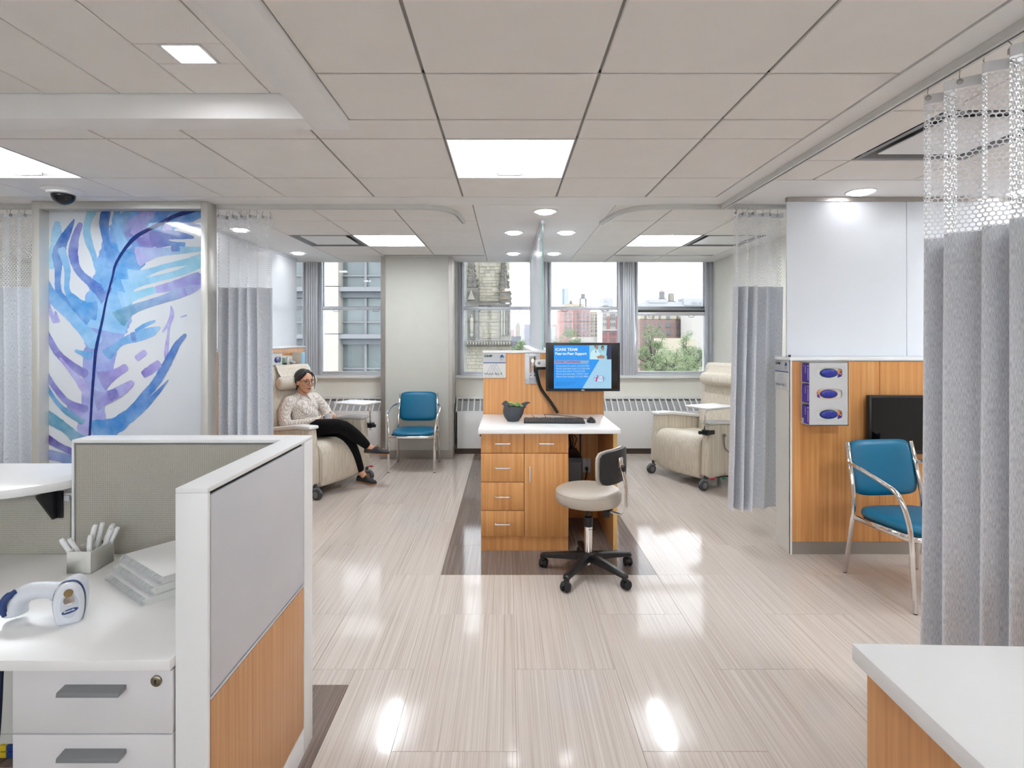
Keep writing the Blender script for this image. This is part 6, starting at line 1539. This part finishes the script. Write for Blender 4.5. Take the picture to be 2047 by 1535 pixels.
# barcode scanner lying on the desk
sc = on_top(142, 1238)
g = thing('barcode_scanner', 'white and blue handheld barcode scanner on the left worktop', 'scanner', (sc[0], sc[1], WT), R(26))
g.matrix_basis = g.matrix_basis @ Matrix.Scale(1.1, 4); WM[g] = g.matrix_basis.copy(); FR[g] = WM[g]
mt_scan = plain('scanner_white', (222, 226, 234), 0.35, var=0.01)
rings = []
for y, kx, kz, z0 in ((-0.034, 0.72, 0.80, 0.0), (-0.032, 0.90, 0.93, 0.0), (-0.024, 1.0, 1.0, 0.0), (0.0, 1.02, 1.0, 0.0), (0.03, 0.98, 0.97, 0.0), (0.055, 0.85, 0.86, 0.004), (0.062, 0.55, 0.6, 0.012)):
    ring = []
    for i in range(26):
        a = 2*math.pi*i/26; c, s_ = math.cos(a), math.sin(a)
        x = 0.031*kx*(abs(c)**0.75)*(1 if c > 0 else -1); z = (0.050 + 0.050*kz*s_) if s_ > 0 else (0.050 - 0.050*kz*min(1, abs(s_)*1.35))
        ring.append((x + 0.008*(0.05 - z)*2, y, max(z0, z)))
    rings.append(ring)
hd = MB().loft(rings).build('head', mt_scan, g, smooth=True)
MB().loft([[(p[0]*1.04 - 0.0006, p[1] - 0.016, max(0.0, (p[2]-0.05)*1.035 + 0.05)) for p in rings[3]], [(p[0]*1.04 - 0.0006, p[1] - 0.007, max(0, (p[2]-0.05)*1.035 + 0.05)) for p in rings[3]]], cap=False).build('bumper_band', mt_navy, hd, smooth=True)
MB().tube(catmull([(-0.015, 0.02, 0.062), (-0.045, 0.03, 0.070), (-0.075, 0.045, 0.070), (-0.105, 0.055, 0.062), (-0.122, 0.06, 0.040), (-0.124, 0.06, 0.016)], 5), [0.026]*4 + [0.022]*7 + [0.0235]*6 + [0.026]*5 + [0.027]*4, 16, sq=0.9).build('grip', mt_scan, g, smooth=True)
MB().tube(catmull([(-0.118, 0.040, 0.078), (-0.136, 0.036, 0.064), (-0.143, 0.036, 0.042), (-0.138, 0.038, 0.022)], 5), [0.006]*3 + [0.009]*10 + [0.006]*3, 10).build('grip_pad', mt_navy, g, smooth=True)
MB().prism([(0.004 + 0.018*math.cos(R(a)), 0.048 + 0.030*math.sin(R(a))) for a in range(0, 360, 20)], -0.0355, -0.0335, 'y').build('window_bezel', plain('scanner_silver', (200, 205, 214), 0.3), hd)
MB().cyl((0.003, -0.0355, 0.080), (0.003, -0.0375, 0.080), 0.0095, n=16).build('aimer', metal('brass_lens', (170, 150, 110), 0.3), hd); MB().cyl((0.004, -0.0355, 0.062), (0.004, -0.037, 0.062), 0.011, n=16).build('lens', mt_chrome, hd)
MB().prism([(0.006 + 0.0165*math.cos(R(a)), 0.036 + 0.0055*math.sin(R(a)) + 0.004*math.cos(R(a))) for a in range(0, 360, 20)], -0.0365, -0.0350, 'y').build('badge', mt_navy, hd)
me = text_mesh('Motorola', 0.0056, T(-0.0055, -0.0368, 0.033) @ FACE_CAM @ RZ(R(12)), bold=0.0002); link_mesh('badge_word', me, mt_white, hd)

# ================================================================== right foreground counter
g = thing('counter', 'white topped wood counter in the right foreground corner', 'counter', (0.675, 1.069, 0), R(-1.8))
MB().box(0, 1.6, -1.3, 0, 0.866, 0.90).build('countertop', mt_top, g, bevel=0.003)
MB().box(0.018, 1.58, -1.28, -0.022, 0.0, 0.865).build('cabinet', mt_wood, g)
MB().box(0.0165, 0.018, -1.28, -0.022, 0.0, 0.865).build('side_veneer', mt_wood, g)
# ================================================================== outside the windows
GZ = -26.0
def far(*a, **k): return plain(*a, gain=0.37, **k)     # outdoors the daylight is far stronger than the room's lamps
gd = struct('ground_outside', MB().box(-1500, 1500, -1500, 2200, GZ - 1, GZ), plain('street', (176, 178, 178), 0.9, var=0.08, scale=0.05))
tag(gd, 'pale ground far below the windows', 'ground')
mt_prec = far('precast', (246, 240, 228), 0.8, var=0.02, scale=0.5); mt_fgl = far('facade_glass', (150, 164, 166), 0.12, var=0.25, scale=0.35); mt_mul = far('facade_metal', (176, 178, 184), 0.5)
mt_stone = far('limestone', (240, 231, 210), 0.9, var=0.14, scale=0.9, bump=0.5, bscale=3); mt_stoned = far('weathered_stone', (156, 151, 143), 0.9, var=0.3, scale=1.6, bump=0.6, bscale=4); mt_stone2 = far('limestone_grey', (214, 208, 194), 0.9, var=0.16, scale=1.2)
def wins(b, D, cols_, rows_, m_, depth=0.05, name='window', frame=None):
    """each window its own part, shared mesh for alike sizes"""
    cache = {}
    for (x0, x1) in cols_:
        for (y0, y1) in rows_:
            ww, hh_ = (x1-x0)*D/FPX, (y1-y0)*D/FPX; k = (round(ww, 2), round(hh_, 2))
            if k not in cache:
                cache[k] = MB().box(-ww/2, ww/2, -0.15, 0.0, -hh_/2, hh_/2).box(-ww/2*1.25, ww/2*1.25, -0.35, 0, -hh_/2*1.2, -hh_/2*1.02).mesh(name); cache[k].materials.append(m_)
            o = bpy.data.objects.new(name, cache[k]); COL.objects.link(o); o.parent = b
            o.matrix_basis = WM[b].inverted() @ T(pxx((x0+x1)/2, D), D, pzz((y0+y1)/2, D))
def building(name, lab, D, x0, x1, y0, m_, depth=20.0, group=None, roof=None):
    X0, X1, Z1 = pxx(x0, D), pxx(x1, D), pzz(y0, D)
    g = thing(name, lab, 'building', ((X0+X1)/2, D, GZ), world=True, group=group)
    MB().box(X0, X1, D, D + depth, GZ, Z1).build('wall', m_, g)
    if roof: MB().box(X0 - 0.3, X1 + 0.3, D - 0.4, D + depth, Z1, Z1 + roof).build('cornice', m_, g)
    return g
# ---- modern building seen through the left windows
D = 40.0
g = thing('office_building', 'pale precast building with glass bays outside the left windows', 'building', (pxx(640, D), D, GZ), world=True)
MB().box(pxx(300, D), pxx(905, D), D + 1.2, D + 14, GZ, 16).build('wall', mt_fgl, g)
for a, b in ((415, 447), (645, 676), (868, 900)): 
    for k in range(-5, 9):
        z1 = pzz(573 - 95*k, D); MB().box(pxx(a, D), pxx(b, D), D, D + 1.3, z1 - 95*D/FPX + 0.05, z1).build('precast_panel', mt_prec, g)
for a, b in ((447, 645), (676, 868)):
    for k in range(-5, 9):
        z = pzz(573 - 95*k, D)
        sp = MB().box(pxx(a, D), pxx(b, D), D + 0.15, D + 1.25, z - 0.32, z).build('spandrel_ledge', mt_mul, g)
        MB().box(pxx(a, D), pxx(b, D), D + 0.7, D + 1.25, z - 0.75, z - 0.33).build('spandrel_soffit', far('facade_grey', (150, 156, 164), 0.6) if 'facade_grey' not in MATS else MATS['facade_grey'], g)
        for q in (0.25, 0.5, 0.75): MB().box(pxx(a + (b-a)*q, D) - 0.09, pxx(a + (b-a)*q, D) + 0.09, D + 0.95, D + 1.25, z, z + 95*D/FPX - 0.75).build('mullion', mt_mul, g)
        MB().box(pxx(a, D), pxx(b, D), D + 1.0, D + 1.25, z + 0.85, z + 0.97).build('transom', mt_mul, g)
# ---- stone church tower
D = 70.0; kx = D/FPX
g = thing('church_tower', 'weathered gothic stone church tower seen through the middle window', 'church tower', (pxx(976, D), D, GZ), world=True)
MB().box(pxx(890, D), pxx(1022, D), D, D + 8, GZ, pzz(690, D)).build('lower_stage', mt_stone, g)
MB().box(pxx(890, D), pxx(1019, D), D + 0.4, D + 8, pzz(690, D), 22).build('shaft', mt_stone, g)
rn = random.Random(11)
def blocks(x0, x1, y0, y1, yf, name):
    mb = MB(); y = y0
    while y < y1:
        h = rn.choice((5.0, 6.0, 6.5, 7.5)); x = x0 + rn.uniform(-6, 0)
        while x < x1:
            w_ = rn.uniform(7, 16); a, b = max(x, x0), min(x + w_, x1)
            if b - a > 1.5:
                mb.mat(rn.choice((0, 0, 0, 1, 0, 2)) if rn.random() < 0.8 else 0)
                mb.box(pxx(a + 0.25, D), pxx(b - 0.25, D), yf - rn.uniform(0.06, 0.16), yf, pzz(min(y + h, y1) - 0.25, D), pzz(y + 0.25, D))
            x += w_
        y += h
    me = mb.mesh(name); 
    for q in (mt_stone, mt_stone2, mt_stone): me.materials.append(q)
    o = link_mesh(name, me, None, g); o['kind'] = 'stuff'
blocks(958, 1002, 480, 603, D + 0.4, 'stone_blocks'); blocks(958, 1000, 612, 676, D + 0.4, 'stone_blocks'); blocks(895, 1022, 692, 770, D, 'stone_blocks')
MB().box(pxx(956, D), pxx(1022, D), D - 0.5, D + 0.5, pzz(611, D), pzz(605, D)).build('string_course', mt_stoned, g)
MB().box(pxx(888, D), pxx(1024, D), D - 0.9, D + 0.5, pzz(690, D), pzz(680, D)).build('cornice', mt_stoned, g)
for k in range(24): MB().ell((pxx(892 + 5.5*k, D), D - 0.9, pzz(686, D)), (0.13, 0.2, 0.2), 8, 6).build('cornice_boss', mt_stone2, g)
def pinnacle(cx, ytop, ybase, w_, tiers):
    mb = MB()
    for k in range(tiers):
        t0, t1 = k/tiers, (k+1)/tiers; ya, yb_ = ybase + (ytop - ybase)*t0, ybase + (ytop - ybase)*t1; wa, wb_ = w_*(1 - t0*0.86), w_*(1 - t1*0.86 - 0.03)
        r0, r1 = wa/2*kx, wb_/2*kx
        mb.lathe([(r0, pzz(ya, D)), (r0*0.97, pzz((ya + yb_)/2, D)), (r1*1.08, pzz(yb_ + (ya-yb_)*0.15, D)), (r0*0.99, pzz(yb_ + (ya-yb_)*0.1, D)), (r1, pzz(yb_, D))], 8, M=T(pxx(cx, D), D - 0.2, 0) @ RZ(R(22.5)))
        for q in range(8):
            a = R(22.5 + 45*q); mb.ell((pxx(cx, D) + r0*1.05*math.cos(a), D - 0.2 + r0*1.05*math.sin(a), pzz((ya+yb_)/2, D)), (0.10, 0.10, 0.16), 6, 5)
    mb.build('pinnacle', mt_stoned, g)
pinnacle(943, 490, 575, 21, 9); pinnacle(1007, 505, 580, 19, 9)
for cx in (931.5, 955): pinnacle(cx, 556, 590, 6, 4)
pinnacle(1016, 548, 600, 7, 5); pinnacle(1021, 582, 612, 3, 3)
MB().box(pxx(930, D), pxx(957, D), D - 0.9, D + 0.5, pzz(612, D), pzz(576, D)).build('niche_head', mt_stoned, g)
MB().prism([(pxx(936, D), pzz(600, D)), (pxx(950, D), pzz(600, D)), (pxx(943, D), pzz(580, D))], D - 1.15, D - 0.9, 'y').build('gable', mt_stone2, g)
for a, b in ((930, 935.5), (950.5, 957)): MB().box(pxx(a, D), pxx(b, D), D - 0.7, D + 0.5, pzz(680, D), pzz(612, D)).build('niche_jamb', mt_stoned, g)
MB().box(pxx(935, D), pxx(951, D), D + 0.1, D + 0.5, pzz(680, D), pzz(612, D)).build('niche_back', mt_stone2, g)
st = MB(); st.tube([(pxx(943, D), D - 0.3, pzz(y, D)) for y in (668, 655, 645, 638, 634)], [0.22, 0.28, 0.32, 0.30, 0.12], 12); st.ell((pxx(943, D), D - 0.3, pzz(631.5, D)), (0.14, 0.14, 0.18)); st.lathe([(0.18, pzz(674, D)), (0.3, pzz(668, D)), (0.3, pzz(667, D))], 10, M=T(pxx(943, D), D - 0.3, 0)); st.build('statue', mt_stone, g, smooth=True)
MB().box(pxx(1000, D), pxx(1021, D), D - 0.6, D + 0.4, pzz(606, D), pzz(579, D)).build('buttress_cap', mt_stoned, g)
MB().box(pxx(1003, D), pxx(1017, D), D - 0.7, D - 0.6, pzz(584, D), pzz(581, D)).box(pxx(1004, D), pxx(1014, D), D - 0.7, D - 0.6, pzz(599, D), pzz(597, D)).build('sandstone_band', far('sandstone', (222, 178, 128), 0.9), g)
for k, x in enumerate((1003, 1008, 1013, 1018)):
    MB().cyl((pxx(x, D), D - 0.1, pzz(670, D)), (pxx(x, D), D - 0.1, pzz(612, D)), 0.13, n=10).build('shaft_column', mt_stone2 if k < 2 else mt_stoned, g, smooth='auto')
MB().box(pxx(1001, D), pxx(1021, D), D + 0.1, D + 0.6, pzz(682, D), pzz(612, D)).build('buttress', mt_stone2, g)
# ---- city blocks through the right windows, haze mixed into their colours
mt_wd = far('far_window', (140, 152, 160), 0.3, var=0.4, scale=0.12)
D = 400.0
mt_brk = far('far_brick', (222, 172, 164), 0.9, var=0.06, scale=0.2); mt_yel = far('far_buff', (238, 226, 202), 0.9, var=0.04, scale=0.2); mt_wht = far('far_white', (240, 234, 228), 0.9, var=0.03, scale=0.2); mt_red2 = far('far_red', (208, 150, 146), 0.9, var=0.06, scale=0.2)  # paler than the real walls: distance haze is put into the colour
mt_brn = far('far_brown_brick', (192, 162, 154), 0.9, var=0.08, scale=0.5); mt_pale = far('far_pale', (226, 228, 232), 0.9, var=0.03, scale=0.1); mt_gla = far('far_glass_tower', (214, 226, 238), 0.4, var=0.05, scale=0.1)  # haze lightens these base colours too
g = building('apartment_block', 'pink brick apartment block with rows of windows, seen above the monitor', D, 1118.5, 1180, 621, mt_brk, roof=0.5)
wins(g, D, [(1128.5, 1133), (1137.5, 1141.8), (1146, 1148), (1153, 1157.5), (1160, 1162.2), (1165, 1169.5), (1172.5, 1177)], [(624.5, 628.5), (631, 635.5), (638.5, 643), (646, 650.5), (653, 657.5), (660.5, 665), (668, 672)], mt_wd)
g = building('apartment_block', 'buff apartment block between the pink and the red and white ones', D + 15, 1180, 1206, 624.5, mt_yel, roof=0.5)
wins(g, D + 15, [(1181, 1184), (1185.5, 1187), (1190, 1193.5), (1196.5, 1198), (1201, 1204)], [(628.5, 632), (634.5, 638), (640.5, 644), (646.5, 650), (653, 656), (659, 664), (668, 672)], mt_wd)
g = building('apartment_block', 'white apartment block with red brick bays at the right of the monitor window', D - 60, 1204, 1262, 624, mt_wht, roof=0.6)
D2 = D - 60
for a, b in ((1213, 1218.5), (1231, 1236), (1250, 1256)): MB().box(pxx(a, D2), pxx(b, D2), D2 - 0.6, D2, GZ, pzz(632, D2)).build('brick_bay', mt_red2, g)
MB().box(pxx(1204, D2), pxx(1262, D2), D2 - 0.3, D2, GZ, pzz(664, D2)).build('brick_base', mt_red2, g)
MB().box(pxx(1203, D2), pxx(1263, D2), D2 - 1.2, D2, pzz(661, D2), pzz(658, D2)).build('belt_course', mt_wht, g)
wins(g, D2 - 0.4, [(1206, 1207.5), (1210, 1211.5), (1220.5, 1222), (1224, 1225.5), (1227.5, 1229), (1239, 1240.5), (1243, 1244.5)], [(627, 632), (634, 639), (645, 651), (662, 668), (675, 681)], mt_wd)
g = building('low_building', 'low pale rooftops below the buff apartment block', D - 30, 1150, 1215, 674, mt_wht)
g = building('rooftop_block', 'cream rooftop block under the wooden water tank', D + 60, 1128, 1168, 607.5, mt_yel)
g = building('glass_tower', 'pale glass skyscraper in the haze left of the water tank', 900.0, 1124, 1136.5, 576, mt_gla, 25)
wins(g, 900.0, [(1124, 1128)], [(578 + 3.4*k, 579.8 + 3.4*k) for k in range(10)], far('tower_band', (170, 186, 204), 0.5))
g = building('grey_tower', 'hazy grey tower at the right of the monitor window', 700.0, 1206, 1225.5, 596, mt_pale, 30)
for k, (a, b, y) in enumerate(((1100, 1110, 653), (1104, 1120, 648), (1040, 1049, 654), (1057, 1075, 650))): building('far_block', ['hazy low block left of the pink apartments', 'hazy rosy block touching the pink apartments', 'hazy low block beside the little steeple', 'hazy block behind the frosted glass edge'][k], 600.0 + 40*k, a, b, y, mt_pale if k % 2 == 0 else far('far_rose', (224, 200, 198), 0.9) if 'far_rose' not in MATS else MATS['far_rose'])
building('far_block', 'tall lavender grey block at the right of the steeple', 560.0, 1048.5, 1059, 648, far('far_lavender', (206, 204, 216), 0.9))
building('far_block', 'small rosy block between the church tower and the steeple', 520.0, 1018, 1028.5, 659, MATS['far_rose'])
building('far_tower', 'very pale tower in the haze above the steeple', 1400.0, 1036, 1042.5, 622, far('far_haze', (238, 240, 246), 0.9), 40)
# little steeple
D = 480.0
g = building('steeple_church', 'small distant stone church with a pointed green steeple', D, 1030.5, 1039.5, 652, far('far_sandstone', (214, 200, 186), 0.9), 4)
MB().lathe([(4.2*0.5, pzz(652, D)), (0.05, pzz(643, D))], 8, M=T(pxx(1035, D), D + 2, 0) @ RZ(R(22.5))).build('spire', far('copper_green', (152, 172, 164), 0.8), g)
MB().box(pxx(1022, D), pxx(1041, D), D - 8, D, GZ, pzz(672, D)).build('nave', far('far_slate', (128, 132, 142), 0.8), g)
# water tanks
def tank(lab, cx, ytop, yroof, yb_, w_, D, legs, m_, group=None):
    X, k = pxx(cx, D), D/FPX; r = w_/2*k
    g = thing('water_tank', lab, 'water tank', (X, D, pzz(legs, D)), world=True, group='rooftop water tanks')
    MB().cyl((X, D, pzz(yb_, D)), (X, D, pzz(yroof, D)), r, n=20).build('barrel', m_, g, smooth='auto'); MB().lathe([(r*1.08, pzz(yroof, D)), (0.05, pzz(ytop, D))], 20, M=T(X, D, 0)).build('roof', far('tank_roof', (206, 176, 168), 0.9) if 'tank_roof' not in MATS else MATS['tank_roof'], g)
    MB().box(X - r*1.35, X + r*1.35, D - r, D + r, pzz(yb_, D) - 0.35, pzz(yb_, D)).build('platform', mt_dgrey2, g)
    for sx_ in (-1, 1):
        for sy in (-1, 1): MB().box(X + sx_*r*1.25 - 0.25, X + sx_*r*1.25 + 0.25, D + sy*r*0.9 - 0.25, D + sy*r*0.9 + 0.25, pzz(legs, D), pzz(yb_, D) - 0.35).build('leg', mt_dgrey2, g)
mt_dgrey2 = far('far_steel', (132, 134, 142), 0.8); mt_tank = far('far_cedar', (168, 168, 170), 0.9, var=0.1, scale=0.8)
tank('round wooden water tank on tall legs in the monitor window', 1165.4, 586, 588.5, 596.5, 9, 410.0, 620.9, mt_tank); tank('small squat water tank left of the tall-legged one', 1141, 600.5, 601.5, 606.5, 6, 468.0, 608.55, mt_tank); tank('faint water tank in front of the grey tower', 1210.5, 600.5, 603, 611, 8, 352.0, 623.7, mt_pale)
tank('pointed grey water tank in the right window', 1323, 579, 584, 597, 11.5, 305.0, 598, mt_tank); tank('flat-topped beige water tank in the right window', 1341.4, 585, 587.5, 602, 12, 306.0, 602.9, far('far_beige_tank', (196, 192, 182), 0.9))
# right window
g = building('roofline', 'hazy pale rooftops under the two water tanks', 300.0, 1290, 1415, 603, mt_pale, 30)
MB().box(pxx(1297, 300), pxx(1333, 300), 299.5, 310, pzz(605, 300), pzz(598, 300)).build('bulkhead', mt_pale, g); MB().box(pxx(1366, 300), pxx(1415, 300), 299, 310, pzz(610, 300), pzz(596, 300)).build('bulkhead', mt_pale, g)
wins(g, 299.0, [(1383, 1393), (1398, 1403)], [(603, 607)], far('far_grey_window', (200, 202, 206), 0.6))
D = 150.0
g = building('brick_building', 'brown brick building with a fire escape in the right window', D, 1279, 1384, 637.5, mt_brn, 12)
MB().box(pxx(1279, D), pxx(1384, D), D - 0.1, D + 12, pzz(637.5, D), pzz(622, D)).build('pale_storey', mt_yel, g)
wins(g, D, [(1288, 1292), (1304, 1307), (1316.5, 1320.5), (1331.5, 1339), (1352.5, 1356), (1365.5, 1370)], [(630, 637), (645, 653), (660, 668), (675, 683)], mt_wd)
fe = MB()
for y in (639, 655, 670): fe.box(pxx(1350, D), pxx(1373, D), D - 1.3, D - 0.1, pzz(y, D) - 0.06, pzz(y, D)).box(pxx(1350, D), pxx(1373, D), D - 1.3, D - 1.24, pzz(y - 4, D) - 0.03, pzz(y - 4, D) + 0.03)
for x in (1350, 1355.5, 1361.5, 1367, 1373): fe.box(pxx(x, D) - 0.04, pxx(x, D) + 0.04, D - 1.3, D - 1.22, pzz(672, D), pzz(634, D))
for (x0, y0, x1, y1) in ((1352, 655, 1362, 640), (1356, 670, 1366, 656)): fe.tube([(pxx(x0, D), D - 1, pzz(y0, D)), (pxx(x1, D), D - 1, pzz(y1, D))], 0.1, 6)
fe.build('fire_escape', far('far_iron', (98, 92, 94), 0.8), g)
g = building('white_building', 'white building with dark windows at the right edge of the right window', 138.0, 1383.5, 1440, 624, mt_wht, 9)
wins(g, 140.0, [(1385, 1391), (1398, 1403.5), (1412, 1418)], [(632, 641), (647.5, 656), (661, 669.5), (672, 684)], mt_wd)
building('low_building', 'low cream building behind the trees in the right window', 130.0, 1325, 1390, 676, mt_yel, 8)
# ---- trees
def tree(lab, cx, ytop, ybot, w_, D, n, seed, cols_, branchy=False, leaf=0.5):
    rn = random.Random(seed); k = D/FPX; X = pxx(cx, D); zt, zb_ = pzz(ytop, D), pzz(ybot, D); W = w_*k/2; Hh = zt - zb_
    g = thing('tree', lab, 'tree', (X, D, GZ), world=True, group='street trees outside')
    tr = MB(); tr.tube([(X, D, GZ), (X + 0.2, D, zb_ - 2), (X, D, zb_ + Hh*0.25)], [0.5, 0.4, 0.2], 8)
    cl = []
    for i in range(70):
        a = rn.uniform(0, 2*math.pi); rr = W*math.sqrt(rn.uniform(0.0, 1)); f = rn.uniform(0.0, 1.0)**0.8
        top = 1 - 0.6*(rr/W)**2
        c = Vector((X + rr*math.cos(a), D + rr*0.7*math.sin(a), zb_ + Hh*f*top)); cl.append((c, W*rn.uniform(0.16, 0.26)*(0.9 if branchy else 1.15)))
        if i < (26 if branchy else 10):
            p0 = Vector((X + rn.uniform(-0.15, 0.15), D, zb_ + Hh*rn.uniform(-0.1, 0.2))); m_ = p0.lerp(c, 0.5) + Vector((rn.uniform(-0.3, 0.3), 0, 0.25))
            tr.tube(catmull([p0, m_, c], 3), [0.10, 0.09, 0.08, 0.07, 0.05, 0.04, 0.02], 5)
    tr.build('trunk', far('bark', (120, 112, 108), 0.9) if 'bark' not in MATS else MATS['bark'], g)
    mb = MB()
    for q in range(n):
        c, r = cl[rn.randrange(len(cl))]; d = Vector((rn.gauss(0, 1), rn.gauss(0, 1), rn.gauss(0, 1)))*r*0.55; d.z *= 0.75
        p = c + d; nv = Vector((rn.uniform(-1, 1), rn.uniform(-1, 0.4), rn.uniform(-0.2, 1))).normalized(); u = nv.cross(Vector((0.3, 0.2, 1))).normalized(); v = nv.cross(u); s_ = leaf*rn.uniform(0.5, 1.1)*k*6
        mb.mat(rn.randrange(len(cols_))); mb.add([p - u*s_, p + v*s_*0.6, p + u*s_, p - v*s_*0.6], [(0, 1, 2, 3)])
    me = mb.mesh('foliage')
    for c in cols_: me.materials.append(c)
    o = link_mesh('foliage', me, None, g); o['kind'] = 'stuff'
lv = [far('leaf_mid', (140, 176, 112), 0.7, var=0.15, scale=2), far('leaf_light', (190, 214, 150), 0.7, var=0.12, scale=2), far('leaf_dark', (104, 142, 92), 0.7, var=0.15, scale=2), far('leaf_pale', (214, 226, 184), 0.7, var=0.1, scale=2)]
tree('rounded green tree behind the monitor in the middle right window', 1133, 657, 735, 78, 90.0, 16000, 4, lv[:3], leaf=0.2)
tree('green tree top beside the church tower', 1043, 681, 735, 50, 90.0, 9000, 5, lv[:2], leaf=0.2)
tree('light airy tree at the left of the right window', 1305, 650, 745, 74, 60.0, 13000, 6, lv, True, leaf=0.2)
tree('light airy tree at the right of the right window', 1377, 664, 745, 74, 64.0, 13000, 7, lv, True, leaf=0.2)
tree('pale lower tree filling the bottom of the right window', 1340, 690, 752, 90, 50.0, 13000, 8, [lv[0], lv[1], lv[3]], True, leaf=0.18)
tree('green tree outside below the left window', 735, 735, 800, 60, 30.0, 2000, 9, lv[:3], leaf=0.18)
